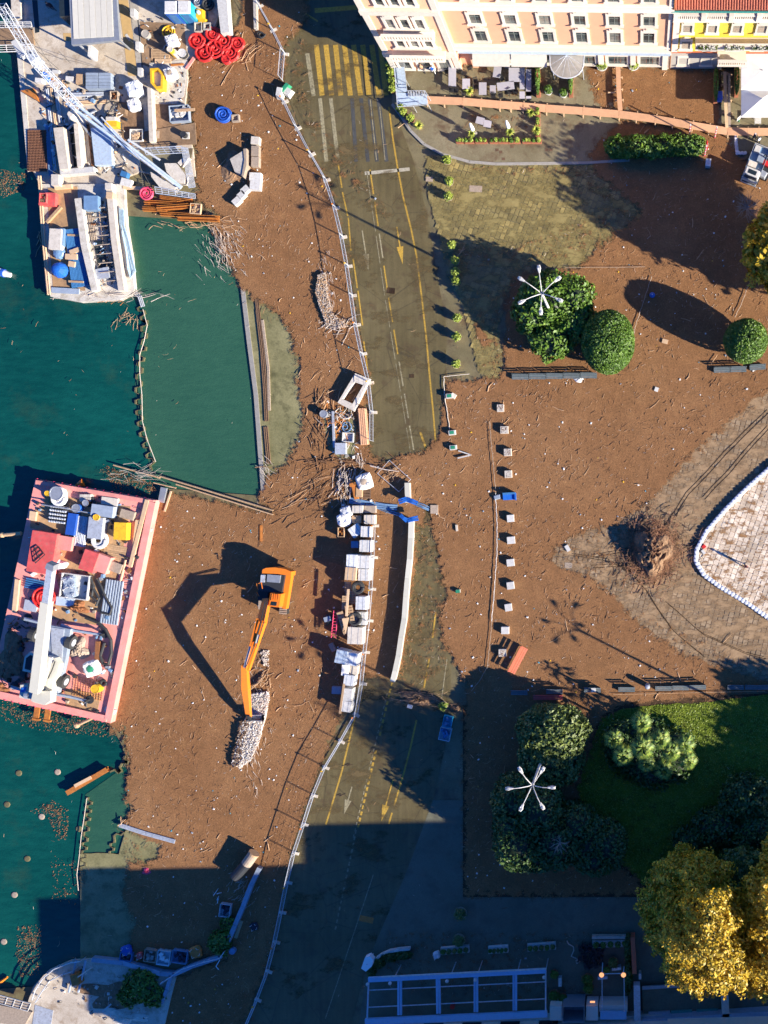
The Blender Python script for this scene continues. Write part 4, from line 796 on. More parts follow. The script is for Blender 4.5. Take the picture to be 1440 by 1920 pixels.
rf = MB(); a_ = [FY.m @ Vector(v) for v in ((-.1, -.1, 11.95), (26.3, -.1, 11.95), (26.3, 8, 14.2), (-.1, 8, 14.2), (-.1, -.1, 11.85), (26.3, -.1, 11.85), (26.3, 8, 11.9), (-.1, 8, 11.9))]
rf.add(a_, [(0, 1, 2, 3), (7, 6, 5, 4), (0, 4, 5, 1), (1, 5, 6, 2), (2, 6, 7, 3), (3, 7, 4, 0)]); roof = rf.obj('roof', 'roof_tile', FY.t)
b = MB()
for i in range(104): b.tube([FY.m @ Vector((i * .25, -.16, 11.99)), FY.m @ Vector((i * .25, 7.9, 14.24))], .075, 5)
b.obj('roof_tiles', 'roof_tile', roof, kind='stuff'); b = MB(); b.tube([FY.m @ Vector((-.1, -.3, 11.88)), FY.m @ Vector((26, -.3, 11.88))], .09, 6); b.obj('gutter', 'teal_paint', roof)
for i, x in enumerate((1.55, 3.95, 6.35, 8.75, 11.15)):
    window(FY, x, 7.6, 9.1, .85, True, fr=.2, split=1, pane_m='grey_wood'); window(FY, x, 4.3, 6.0, .85, i == 0, fr=.2, split=1, pane_m='grey_wood')
for x in (1.45, 3.85): window(FY, x, .9, 2.5, 1.0, False, fr=.12, split=1)
FY.boxes('doorway', 'glass_dark', [(5.5, 6.9, -.1, -.061, 0, 2.4)]); FY.boxes('door_surround', 'cream_trim', [(5.3, 5.5, -.2, -.062, 0, 2.6), (6.9, 7.1, -.2, -.062, 0, 2.6)])
b = MB(); b.box((8.2, -.65, 6.35), (11.6, 1.2, .22), 0, FY.m); bal = b.obj('balcony', 'cream_trim', FY.t); balustrade(FY, 2.4, 14, -1.15, 6.57, 2, bal, 'cream_trim', .8)
b = MB(); b.box((8.2, -1.15, 6.69), (11.5, .1, .58), 0, FY.m); b.obj('parapet', 'cream_trim', bal)
for k, x in enumerate((3.6, 6.2, 8.8, 11.4)):
    b = MB(); b.box((x, -1.42, 6.9), (1.9, .28, .3), 0, FY.m); fb = b.obj('flower_box', 'grey_trim', bal)
    p = np.random.RandomState(k).uniform(-1, 1, (260, 3)) * [.95, .16, .14] + [x, -1.42, 7.3]; pw = np.array([FY.m @ Vector(q) for q in p]); o = leaf_obj('flowers', pw, np.tile([0, 0, 1.], (260, 1)), .12, 'olive', FY.t, k); o.parent = fb
    b = MB(); rg_ = random.Random(k)
    for q in range(26): b.box(FY.m @ Vector((x + rg_.uniform(-.9, .9), -1.42 + rg_.uniform(-.2, .15), 7.3 + rg_.random() * .16)), (.1, .1, .08))
    o = b.obj('blossoms', 'white_paint', FY.t); o.parent = fb
b = MB(); b.box((6.25, -.85, 3.7), (2.9, 1.5, .2), 0, FY.m); bal = b.obj('balcony', 'cream_trim', FY.t); balustrade(FY, 4.8, 7.7, -1.5, 3.9, 13, bal); balustrade(FY, 4.8, 5.0, -.8, 3.9, 1, bal)
# the neighbouring blocks that stand beyond the top edge of the picture
t = Facade('house', 'plain pale house standing behind the yellow house beyond the top edge', 'building', 1254, -140, 0); t.boxes('wall', 'cream_trim', [(-6, 40, 0, 12, 0, 9)]); t.boxes('roof', 'roof_tile', [(-6.5, 40.5, -.5, 12.5, 9, 9.6)])

# ------------------------------------------------------------------ boardwalks and steel stair
def walk(name, label, pts, w, z=.42, th=.05, mat='plywood', posts=True, group='raised flood boardwalks'):
    c = P(*pts[0], z); t = thing(name, label, 'boardwalk', (c.x, c.y, -.05), group)
    for i, (a, e) in enumerate(zip(pts, pts[1:])):
        A, E = P(*a, z), P(*e, z); d = E - A; an = math.atan2(d.y, d.x); mid = (A + E) / 2; b = MB(); b.box((mid.x, mid.y, z - th + (i % 2) * .006), (d.length - .02, w * S, th), an); b.obj('panel', mat, t)
        b = MB(); q = Vector((-d.y, d.x, 0)).normalized() * (w * S / 2 - .06)
        for s_ in (-1, 1): m_ = mid + q * s_; b.box((m_.x, m_.y, z - th - .09), (d.length - .06, .06, .085), an)
        b.obj('beam', 'pale_wood', t)
        for s_ in ((0.03, .5) if posts else (.5,)):
            p_ = A + d * s_; b = MB(); b.box((p_.x, p_.y, z - th - .20), (.12, w * S + .42, .11), an)
            for q2 in (-1, 1): m_ = p_ + q.normalized() * (w * S / 2 + .14) * q2; b.box((m_.x, m_.y, -.06), (.09, .09, z - .02), an)
            b.obj('trestle', 'pale_wood', t)
    return t
BW = [(799, 187), (867, 190), (936, 196), (980, 199), (1023, 203), (1092, 208), (1160, 214), (1228, 223), (1297, 235), (1364, 246), (1402, 247), (1445, 247), (1500, 247)]
walk('boardwalk', 'long raised plywood boardwalk curving across the terrace from the steel stair', BW, 14)
walk('boardwalk', 'short boardwalk arm running straight down from the pink facade', [(1159, 122), (1160, 165), (1163, 207)], 8.5, .50)
walk('boardwalk', 'left one of two parallel boardwalks beside the white parasols', [(1359, 134), (1360, 180), (1363, 239)], 6, .50, mat='pale_wood'); walk('boardwalk', 'right one of two parallel boardwalks beside the white parasols', [(1367, 137), (1367, 185), (1368, 238)], 5, .50, mat='grey_wood')
b = MB(); c = P(1147, 174, .1); b.box(c, (.8, .12, .1)); b.obj('timber_offcut', 'pale_wood', label='short yellow timber offcut lying left of the boardwalk arm', cat='timber')
# steel stair / ramp
t = thing('steel_ramp', 'pale steel ramp with railings joining the boardwalk beside the crosswalk', 'ramp', P(758, 160, 0))
def plate(b, poly, z0, z1): b.prism([(P(x, y, z1).x, P(x, y, z1).y) for x, y in poly], z0, z1)
b = MB(); plate(b, [(737, 102), (755, 102), (763, 172), (742, 172)], .52, .6); b.obj('deck', 'pale_blue_steel', t); b = MB(); plate(b, [(742, 173), (800, 176), (802, 194), (745, 200)], .48, .56); b.obj('deck', 'pale_blue_steel', t)
b = MB()
for k in range(7): plate(b, [(764 + k * 5, 171), (767 + k * 5, 171), (768 + k * 5, 181), (765 + k * 5, 181)], .62 + k * .02, .66 + k * .02)
b.obj('step', 'light_metal', t)
rails = [[(736, 100), (741, 150), (745, 200)], [(755, 100), (761, 150), (763, 170)], [(745, 200), (775, 199), (803, 196)], [(763, 170), (797, 170), (803, 180)]]
for rl in rails:
    b = MB()
    for z in (1.1, 1.6): b.tube([P(x, y, z) for x, y in rl], .03, 5)
    for x, y in rl: c = P(x, y, 1.6); b.tube([(c.x, c.y, 0), (c.x, c.y, 1.6)], .03, 5)
    b.obj('railing', 'light_metal', t)
b = MB()
for x, y in ((742, 110), (755, 110), (745, 196), (798, 192), (798, 178)): c = P(x, y, .5); b.box((c.x, c.y, -.05), (.1, .1, .52))
b.obj('leg', 'grey_metal', t)

# ------------------------------------------------------------------ terrace furniture
def table(x, y, w, h, label, ang=0, z=.72, group='grey terrace tables'):
    c = P(x, y, z); t = thing('table', label, 'table', (c.x, c.y, -.05), group); b = MB(); b.box((c.x, c.y, z - .04), (w * S, h * S, .04), R(-ang)); b.obj('table_top', 'cushion', t); b = MB()
    b.box((c.x, c.y, -.05), (.45, .45, .04), R(-ang)); b.box((c.x, c.y, -.01), (.07, .07, z - .03), R(-ang)); b.obj('pedestal', 'dark_metal', t)
TB = [(848, 142, 14, 40, 0, 'long narrow grey table at the left of the terrace'), (874, 157, 14, 19, 0, 'grey table above the potted plant in the terrace'), (905, 166, 14, 23, 0, 'upright grey table at the middle of the terrace'), (924, 167, 11, 14, 0, 'small square grey table right of the middle of the terrace'), (948, 161, 32, 15, -7, 'wide tilted grey table group right of the small square one'),
      (932, 135, 14, 20, 8, 'tilted grey table nearest the pink facade'), (964, 140, 20, 26, 0, 'large grey table of the crowded right group'), (979, 147, 9, 40, 0, 'narrow grey table in the right group, lit by the sun'), (991, 155, 10, 50, 0, 'narrow grey table next to the green screen'), (979, 178, 10, 13, 0, 'little grey table at the lower right, left one'), (991, 178, 10, 13, 0, 'little grey table at the lower right, right one'),
      (900, 226, 15, 13, 15, 'left one of two grey tables inside the plant troughs'), (914, 232, 14, 13, 10, 'right one of two grey tables inside the plant troughs')]
for q in TB: table(q[0], q[1], q[2], q[3], q[5], q[4])
def chair_proto():
    t = thing('chair', 'x', 'chair', (0, 0, 0), 'black terrace chairs'); b = MB(); b.box((0, 0, .42), (.44, .44, .04)); b.obj('seat', 'black_plastic', t); b = MB()
    for k in range(4): b.box((-.16 + k * .107, .21, .46), (.05, .03, .38))
    b.box((0, .21, .82), (.44, .04, .06)); b.obj('backrest', 'dark_metal', t)
    for sx in (-1, 1):
        for sy in (-1, 1): b = MB(); b.box((sx * .19, sy * .19, 0), (.035, .035, .42)); b.obj('leg', 'dark_metal', t)
        b = MB(); b.box((sx * .23, 0, .62), (.04, .4, .03)); b.obj('armrest', 'dark_metal', t)
    return t
cp = chair_proto(); first = True
CHS = [(861, 131, 20, 'left of the group of three near the facade'), (871, 137, 80, 'middle of the group of three near the facade'), (880, 127, 200, 'right of the group of three near the facade'), (892, 152, 10, 'upper one between the two middle tables'), (892, 163, 90, 'lower one between the two middle tables'), (870, 175, 180, 'left of the yellow spiky plant'), (925, 180, 5, 'below the small square table, left'), (939, 179, 10, 'below the small square table, right'),
       (941, 148, 40, 'in the gap under the tilted table'), (956, 172, 30, 'left one under the wide table group'), (967, 172, 170, 'right one under the wide table group'), (846, 169, 0, 'left one at the foot of the long narrow table'), (855, 170, 0, 'right one at the foot of the long narrow table'), (838, 134, 100, 'left of the long narrow table'), (1002, 158, 90, 'against the green screen, upper'), (1002, 168, 90, 'against the green screen, lower')]
for i, (x, y, a, lb) in enumerate(CHS):
    c = P(x, y, .4); o = cp if i == 0 else dup(cp); o.location = (c.x, c.y, -.05); o.rotation_euler = (0, 0, R(a)); o['label'] = 'black chair ' + lb
def folded(label, x, y, z=2.7):
    c = P(x, y, z); t = thing('closed_parasol', label, 'parasol', (c.x, c.y, -.05), 'closed white parasols'); b = MB(); b.lathe((c.x, c.y, 0), [(.10, .9), (.22, 1.1), (.19, 1.8), (.12, 2.5), (.03, z)], 10); b.obj('canopy', 'cloth_white', t)
    b = MB(); b.tube([(c.x, c.y, 0), (c.x, c.y, z + .1)], .03, 6); b.obj('pole', 'light_metal', t); b = MB(); b.lathe((c.x, c.y, -.05), [(.35, 0), (.3, .1), (.06, .16)], 12); b.obj('base', 'stone_grey', t)
folded('closed white parasol at the left inside the plant troughs', 881, 231); folded('closed white parasol at the right inside the plant troughs', 949, 226)
def parasol(label, x, y, w, h, z=3.0, rise=.7, apex=None):
    c = P(x, y, z); t = thing('parasol', label, 'parasol', (c.x, c.y, -.05), 'open white square parasols'); hx, hy = w * S / 2, h * S / 2
    A = Vector((c.x, c.y, z + rise)); cs = [Vector((c.x + sx * hx, c.y + sy * hy, z)) for sx, sy in ((-1, -1), (1, -1), (1, 1), (-1, 1))]
    for i in range(4):
        p, q = cs[i], cs[(i + 1) % 4]; d = Vector((0, 0, -.03)); v = Vector((0, 0, -.22)); b = MB(); b.add([p, q, A, p + d, q + d, A + d], [(0, 1, 2), (5, 4, 3)]); b.add([p, q, q + v, p + v], [(3, 2, 1, 0)]); b.obj('canopy_panel', 'cloth_white', t)
    b = MB(); b.tube([(c.x, c.y, -.05), (c.x, c.y, z + rise + .1)], .05, 6)
    for p in cs: b.tube([(c.x, c.y, z - .5), p * .6 + A * .4 - Vector((0, 0, .08))], .02, 4)
    b.obj('pole', 'light_metal', t); b = MB(); b.box((c.x, c.y, -.05), (.9, .9, .12)); b.obj('base', 'stone_grey', t)
parasol('open white square parasol against the yellow house at the right edge', 1430, 134, 78, 64, 3.4, .25); parasol('open white pyramid parasol over the path at the right edge', 1427, 191, 72, 54, 3.0, .8)
for x, y, mt, w, h, a, nm, lb, ct, z in ((1350, 178, 'blue_plastic', 9, 14, 0, 'recycling_bin', 'bright blue wheeled bin by the double boardwalk', 'bin', 1.0), (1328, 304, 'light_metal', 9, 13, 4, 'litter_bin', 'grey-green square bin at the right end of the hedge', 'bin', .9), (1421, 224, 'white_paint', 12, 15, 0, 'table', 'small white table standing beyond the pyramid parasol', 'table', .74), (1386, 219, 'white_paint', 9, 8, -40, 'sign_board', 'white board leaning beside the white parasols', 'sign', 1.0)):
    c = P(x, y, z); t = thing(nm, lb, ct, (c.x, c.y, -.05)); b = MB()
    if nm == 'table':
        b.box((c.x, c.y, z - .04), (w * S, h * S, .05)); b.obj('table_top', mt, t); b = MB()
        for sx in (-1, 1):
            for sy in (-1, 1): b.box((c.x + sx * .25, c.y + sy * .32, -.05), (.04, .04, z))
        b.obj('leg', 'grey_metal', t)
    elif nm == 'sign_board': b.box((c.x, c.y, .2), (w * S, .06, .8), R(40)); b.obj('board', mt, t); b = MB(); b.box((c.x, c.y, -.05), (.08, .3, .3), R(40)); b.obj('foot', 'green_plastic', t)
    else: b.box((c.x, c.y, .05), (w * S, h * S, z - .12), R(-a), taper=1.08); b.obj('body', mt, t); b = MB(); b.box((c.x, c.y, z - .06), (w * S * 1.12, h * S * 1.12, .06), R(-a), taper=.85); b.obj('lid', mt, t); b = MB(); b.tube([(c.x - .22, c.y - h * S * .5, .08), (c.x + .22, c.y - h * S * .5, .08)], .09, 8); b.obj('wheel', 'rubber', t)
# striped poles, life ring, sandbags
for x0, y0, x1, y1, lb in ((1295, 218, 1292, 254, 'left of the two pink-white poles standing at the boardwalk'), (1343, 226, 1340, 258, 'right of the two pink-white poles standing at the boardwalk'), (1323, 258, 1321, 292, 'pink-white pole at the right end of the hedge')):
    c = P(x1, y1, 0); t = thing('striped_pole', lb, 'pole', (c.x, c.y, -.05), 'pink and white striped poles'); n = 8
    for k in range(n): b = MB(); b.tube([(c.x, c.y, k * 2.9 / n), (c.x, c.y, (k + 1) * 2.9 / n - .004)], .07, 7); b.obj('band', 'white_paint' if k % 2 else 'pink_plastic', t)
b = MB(); c = P(1325, 272, 1.4); ring = [c + Vector((.02, math.cos(a) * .36, math.sin(a) * .36)) for a in [6.283 * i / 16 for i in range(16)]]; t = thing('life_ring', 'red life ring on a post at the right end of the hedge', 'life ring', (c.x, c.y, -.05)); b.tube(ring, .10, 7, closed=True); b.obj('ring', 'red_plastic', t); b = MB(); b.tube([(c.x + .12, c.y, -.05), (c.x + .12, c.y, 1.8)], .04, 6); b.obj('post', 'light_metal', t)
def sandbags(name, label, pts, w, z0, layers, step, seed, parts=300):
    c = P(*pts[0], 0); t = thing(name, label, 'sandbag wall', (c.x, c.y, z0)); rg = random.Random(seed); L = [P(x, y, z0) for x, y in pts]; cum = [0]
    for a, e in zip(L, L[1:]): cum.append(cum[-1] + (e - a).length)
    n = int(cum[-1] / step)
    for ly in range(layers):
        for k in range(n):
            s_ = (k + .5 * (ly % 2)) * step
            if s_ > cum[-1]: continue
            i = max(j for j in range(len(cum) - 1) if cum[j] <= s_ + 1e-6); u = (s_ - cum[i]) / (cum[i + 1] - cum[i]); p = L[i].lerp(L[i + 1], min(u, 1)); d = L[i + 1] - L[i]; an = math.atan2(d.y, d.x) + math.pi / 2 + rg.gauss(0, .08)
            b = MB(); z = z0 + ly * .13; b.lathe((p.x, p.y, z), [(.55, 0), (.95, .05), (1.0, .09), (.8, .15), (.3, .17)], 8, w * S / 2 * rg.uniform(.92, 1.05), step * .56, an); b.obj('sandbag', 'sandbag', t)
sandbags('sandbag_wall', 'L-shaped line of grey-white sandbags beside the truck at the upper right', [(1379, 252), (1380, 270), (1382, 288), (1405, 288)], 7, -.05, 2, .34, 3)
sandbags('sandbag_wall', 'curved white sandbag wall enclosing the clean dry part of the plaza', BAG, 9, -.14, 3, .42, 4)
# truck seen from above
c = P(1418, 305, 1.0); M_ = Matrix.Translation((c.x, c.y, -.05)) @ Matrix.Rotation(R(68), 4, 'Z'); t = thing('flatbed_truck', 'small dark flatbed truck loaded with crates and tools, its white cab towards the debris', 'truck', (c.x, c.y, -.05))
def mbx(name, mat, bs, taper=1.0, parent=None):
    b = MB()
    for x, y, z, dx, dy, dz in bs: b.box((x, y, z), (dx, dy, dz), 0, M_, taper)
    return b.obj(name, mat, parent or t)
mbx('chassis', 'dark_metal', [(0, 0, .45, 4.3, 1.5, .2)]); mbx('load_bed', 'steel_blue', [(.55, 0, .7, 2.6, 1.7, .08)]); mbx('side_board', 'grey_metal', [(.55, .86, .72, 2.6, .05, .4)]); mbx('side_board', 'grey_metal', [(.55, -.86, .72, 2.6, .05, .4)]); mbx('tail_board', 'white_paint', [(1.87, 0, .72, .05, 1.7, .4)])
cab = mbx('cab', 'white_paint', [(-1.5, 0, .5, 1.1, 1.7, .7)]); mbx('roof', 'white_paint', [(-1.35, 0, 1.2, .9, 1.6, .6)], .86, cab); mbx('windscreen', 'glass_dark', [(-1.83, 0, 1.2, .14, 1.4, .5)], .9, cab); mbx('sunroof', 'glass_dark', [(-1.35, 0, 1.8, .45, .9, .02)], 1, cab)
mbx('bumper', 'light_metal', [(-2.12, 0, .35, .15, 1.7, .25)]); mbx('toolbox', 'beige_block', [(-.35, .3, .78, .6, .9, .5)]); mbx('crate', 'grey_blue', [(.6, -.3, .78, .9, .7, .45)]); mbx('crate', 'white_paint', [(1.4, .4, .78, .7, .6, .3)])
for sx in (-1.5, 1.1):
    for sy in (-.8, .8): b = MB(); p = M_ @ Vector((sx, sy, .35)); q = M_ @ Vector((sx, sy + .18 * (1 if sy > 0 else -1), .35)); b.tube([p, q], .35, 14); b.obj('wheel', 'rubber', t)
c = P(1436, 310, .9); M_ = Matrix.Translation((c.x, c.y, -.05)) @ Matrix.Rotation(R(60), 4, 'Z'); t = thing('utility_vehicle', 'dark small vehicle with a red seat cut by the right edge beside the truck', 'vehicle', (c.x, c.y, -.05))
mbx('chassis', 'dark_metal', [(0, 0, .3, 2.6, 1.3, .35)]); mbx('bonnet', 'grey_metal', [(-.9, 0, .65, .8, 1.2, .3)], .8); mbx('seat', 'red_plastic', [(.2, 0, .65, .5, 1.0, .4)]); mbx('roll_bar', 'black_plastic', [(.6, -.6, .65, .08, .08, 1.1), (.6, .6, .65, .08, .08, 1.1), (.6, 0, 1.7, .08, 1.28, .08)])
for sx in (-.9, .9):
    for sy in (-.62, .62): b = MB(); p = M_ @ Vector((sx, sy, .32)); q = M_ @ Vector((sx, sy + .2 * (1 if sy > 0 else -1), .32)); b.tube([p, q], .32, 12); b.obj('wheel', 'rubber', t)
# drift heap with stones near the truck
# ------------------------------------------------------------------ people
def person(label, x, y, ang, top='cloth_dark', legs='blue_plastic', hair='dark_wood', z=-.05, H=1.74, stride=.16, arm=.25, hat=None):
    """one skinned body: pelvis, legs, spine, arms; head with face, hair as children. x,y: feet"""
    c = P(x, y, 0); t = thing('person', label, 'person', (c.x, c.y, z)); k = H / 1.75
    V = [(0, 0, .95), (0, 0, 1.18), (0, 0, 1.40), (0, 0, 1.50), (.18, 0, 1.42), (.26, -.05, 1.14), (.24, -.05 - arm, .95), (-.18, 0, 1.42), (-.27, .05, 1.14), (-.26, -.06, .92), (.10, 0, .90), (.11, -stride * .5, .50), (.11, -stride, .08), (.11, -stride - .16, .04), (-.10, 0, .90), (-.11, stride * .5, .50), (-.11, stride, .08), (-.11, stride - .16, .04), (.23, -.12 - arm, .90), (-.26, -.12, .84)]
    E = [(0, 1), (1, 2), (2, 3), (2, 4), (4, 5), (5, 6), (2, 7), (7, 8), (8, 9), (0, 10), (10, 11), (11, 12), (12, 13), (0, 14), (14, 15), (15, 16), (16, 17), (6, 18), (9, 19)]
    Rr = [.15, .14, .15, .06, .07, .045, .032, .07, .045, .032, .095, .065, .045, .04, .095, .065, .045, .04, .04, .04]
    me = bpy.data.meshes.new('body'); me.from_pydata([tuple(q * k for q in v) for v in V], E, []); o = bpy.data.objects.new('body', me); COL.objects.link(o); o.parent = t
    s_ = o.modifiers.new('skin', 'SKIN')
    for i, d in enumerate(me.skin_vertices[0].data): d.radius = (Rr[i] * k, Rr[i] * k * .8); d.use_root = i == 0
    u = o.modifiers.new('sub', 'SUBSURF'); u.levels = 1; u.render_levels = 2; me.materials.append(M[legs])
    b = MB(); b.lathe((0, 0, .92 * k), [(.17, 0), (.18, .2), (.20, .42), (.13, .54), (.07, .57)], 12, 1.05, .72); j = b.obj('jacket', top, None, fix=True); j.parent = t
    b = MB(); b.lathe((0, -.01, 1.52 * k), [(.04, 0), (.075, .05), (.088, .12), (.08, .19), (.03, .235)], 12, .95, 1.1); hd = b.obj('head', 'skin', None, fix=True, smooth=True); hd.parent = t
    b = MB(); b.lathe((0, .015, 1.6 * k), [(.088, 0), (.097, .06), (.088, .13), (.03, .17)], 12, .98, 1.1); hr = b.obj('hair' if not hat else 'cap', hair if not hat else hat, None, fix=True); hr.parent = hd
    b = MB(); b.box((0, -.105, 1.6 * k), (.03, .04, .05)); b.box((.035, -.095, 1.645 * k), (.02, .02, .012)); b.box((-.035, -.095, 1.645 * k), (.02, .02, .012)); f_ = b.obj('face', 'skin', None, fix=True); f_.parent = hd
    t.rotation_euler = (0, 0, R(ang)); return t
person('person in dark clothes walking on the clean plaza, casting a long shadow', 1397, 1061, 150, 'cloth_red', 'cloth_dark', z=-.11)
person('person in pale trousers on the terrace near the steel ramp', 794, 134, 20, 'plywood', 'cloth_dark'); person('person in a blue jacket on the terrace, right of another person', 814, 137, 200, 'blue_plastic', 'cloth_white')
person('person in dark clothes standing below the boardwalk near the truck', 1413, 262, 40, 'cloth_dark', 'cloth_dark', hat='white_paint'); person('person in a light top beside the truck at the boardwalk', 1421, 268, 210, 'cloth_white', 'cloth_dark')
person('person in dark clothes on the shaded cobbles at the top left', 104, 20, 30, 'cloth_dark', 'cloth_dark')

# ------------------------------------------------------------------ generic site things
def spin(x, y, r, n, pts=64, z=.06, dz=.05, r0=.35, jit=.02, seed=0):
    rg = random.Random(seed); c = P(x, y, .3); o = []
    for i in range(n * pts // 4 + 1):
        a = i / (pts / 4) * 6.283; u = i / (n * pts // 4); rr = r * (r0 + (1 - r0) * (.5 - .5 * math.cos(u * math.pi * 3))) * (1 + rg.gauss(0, jit)); o.append((c.x + rr * math.cos(a), c.y + rr * math.sin(a), z + dz * u * n))
    return o
def coil(label, x, y, r, mat, turns=6, thick=.07, seed=0, z=0.0, cat='hose', name='hose_coil', group=None, r0=.3):
    b = MB(); b.tube(spin(x, y, r * S, turns, 72, z + thick, thick * .5, r0, .015, seed), thick, 6); return b.obj(name, mat, label=label, cat=cat, group=group)
def slab(name, label, cat, x, y, w, h, z0, z1, mat, ang=0, group=None, taper=1.0):
    c = P(x, y, z1); b = MB(); b.box((c.x, c.y, z0), (w * S, h * S, z1 - z0), R(-ang), taper=taper); return b.obj(name, mat, label=label, cat=cat, group=group)
def crate(name, label, cat, x, y, w, h, z0, z1, mat, ang=0, fill=None, group=None, th=.05):
    """open-topped box: floor, four sides and what lies in it"""
    c = P(x, y, z1); t = thing(name, label, cat, (c.x, c.y, z0), group); a = R(-ang); L, D = w * S, h * S; ca, sa = math.cos(a), math.sin(a)
    def at(dx, dy, z): return (c.x + dx * ca - dy * sa, c.y + dx * sa + dy * ca, z)
    b = MB(); b.box(at(0, 0, z0), (L - .01, D - .01, .05), a); b.obj('floor', mat, t)
    for dx, dy, sx, sy in ((0, D / 2 - th / 2, L, th), (0, -D / 2 + th / 2, L, th), (L / 2 - th / 2, 0, th, D - 2 * th - .01), (-L / 2 + th / 2, 0, th, D - 2 * th - .01)):
        b = MB(); b.box(at(dx, dy, z0 + .05), (sx, sy, z1 - z0 - .05), a); b.obj('side', mat, t)
    if fill:
        b = MB(); rg = random.Random(int(x * 7 + y)); 
        for k in range(9): b.box(at(rg.uniform(-.35, .35) * L, rg.uniform(-.35, .35) * D, z0 + .05), (L * rg.uniform(.15, .4), D * rg.uniform(.1, .3), (z1 - z0) * rg.uniform(.3, .9)), rg.random() * 3)
        b.obj('contents', fill, t, kind='stuff')
    return t
def bag(label, x, y, r, mat='bag_white', z=0, h=.85, seed=0, fill=None, group='white bulk bags'):
    """bulk bag: soft cube with four lifting loops"""
    rg = random.Random(seed); c = P(x, y, z + h * .8); t = thing('bulk_bag', label, 'bulk bag', (c.x, c.y, z), group); b = MB(); q = r * S; rings = []
    for zz, k in ((0, .82), (.15, .98), (.5, 1.06), (.8, .98), (.95, .78), (1.0, .45)):
        ring = []
        for i in range(16):
            a = 6.283 * i / 16; s_ = 1 / (abs(math.cos(a)) ** 5 + abs(math.sin(a)) ** 5) ** .2; rr = q * k * min(s_, 1.22) * (1 + rg.gauss(0, .05)); ring.append((c.x + rr * math.cos(a + .3), c.y + rr * math.sin(a + .3), z + zz * h + rg.gauss(0, .02)))
        rings.append(ring)
    b.hull(rings); b.obj('sack', mat, t)
    for i in range(4):
        a = .3 + .785 + i * 1.571; e = Vector((c.x + math.cos(a) * q * .75, c.y + math.sin(a) * q * .75, z + h * .93)); b = MB(); u = Vector((-math.sin(a), math.cos(a), 0)) * q * .25
        b.tube([e - u, e + Vector((0, 0, .16)) - u * .4, e + Vector((math.cos(a) * .1, math.sin(a) * .1, .2)) + u * .4, e + u], .025, 5); b.obj('loop', 'white_paint', t)
    if fill: b = MB(); b.lathe((c.x, c.y, z + h * .9), [(q * .7, 0), (q * .4, .12), (q * .1, .16)], 9); b.obj('contents', fill, t)
    return t
def barrel(label, x, y, r, mat, z=0, h=.9, name='barrel', top='grey_metal', group=None):
    c = P(x, y, z + h); t = thing(name, label, 'barrel', (c.x, c.y, z), group); q = r * S; b = MB(); b.lathe((c.x, c.y, z), [(q * .96, 0), (q, .05), (q * .95, h * .33), (q, h * .36), (q * .95, h * .66), (q, h * .7), (q * .97, h - .03)], 16); b.obj('drum', mat, t)
    b = MB(); b.lathe((c.x, c.y, z + h - .03), [(q, 0), (q, .04), (q * .88, .04), (q * .86, .015)], 16); b.obj('rim', top, t); return t
def pipes(name, label, cat, pts, mat, r, n, w, z=0, group=None, layers=1, parts=True):
    """n parallel pipes or bars filling width w px along a polyline"""
    c = P(*pts[0], z); t = thing(name, label, cat, (c.x, c.y, z), group)
    for ly in range(layers):
        for k in range(n - ly):
            off = ((k + .5 * ly + .5) / n - .5) * w * S; L = []
            for i, q in enumerate(pts):
                p = P(*q, z + r); a = P(*pts[max(i - 1, 0)], z); e = P(*pts[min(i + 1, len(pts) - 1)], z); d = (e - a).normalized(); L.append(p + Vector((-d.y, d.x, 0)) * off + Vector((0, 0, ly * r * 1.7)))
            b = MB(); b.tube(L, r, 6); b.obj('pipe' if 'wood' not in mat else 'timber', mat, t)
    return t
def planks(name, label, cat, x, y, w, h, z0, mat, ang=0, n=5, th=.04, gap=.25, group=None, base=True):
    """pallet-like: slats across two or three bearers"""
    c = P(x, y, z0 + .15); t = thing(name, label, cat, (c.x, c.y, z0), group); a = R(-ang); L, D = w * S, h * S; ca, sa = math.cos(a), math.sin(a)
    def at(dx, dy, z): return (c.x + dx * ca - dy * sa, c.y + dx * sa + dy * ca, z)
    for k in range(3): b = MB(); b.box(at((k - 1) * (L / 2 - .06), 0, z0), (.1, D, .1), a); b.obj('bearer', mat, t)
    for k in range(n): b = MB(); b.box(at(0, ((k + .5) / n - .5) * D, z0 + .1), (L, D / n * (1 - gap), .025), a); b.obj('slat', mat, t)
    return t
def logs(name, label, cat, x, y, L, n, spread, seed, mat='stick_pale', z=0, ang=None, r=(.02, .06), hump=.4):
    """a tangle of driftwood"""
    rg = random.Random(seed); b = MB(); c = P(x, y, z)
    for k in range(n):
        px, py = rg.gauss(0, spread[0] * S * .5), rg.gauss(0, spread[1] * S * .5); a = rg.uniform(0, 6.28) if ang is None else R(-ang) + rg.gauss(0, .35); l = L * rg.uniform(.3, 1) * .5; zz = z + max(0, hump * (1 - abs(px) / (spread[0] * S + .1) - abs(py) / (spread[1] * S + .1))) * rg.random() + .03; rr = rg.uniform(*r); bend = rg.gauss(0, .12) * l
        p = Vector((c.x + px, c.y + py, zz)); d = Vector((math.cos(a), math.sin(a), rg.gauss(0, .08))); s_ = Vector((-d.y, d.x, 0)) * bend; b.tube([p - d * l, p + s_, p + d * l], rr, 5, rr * .4)
    return b.obj(name, mat, label=label, cat=None if n >= 40 else cat, kind='stuff' if n >= 40 else None, fix=n >= 40)
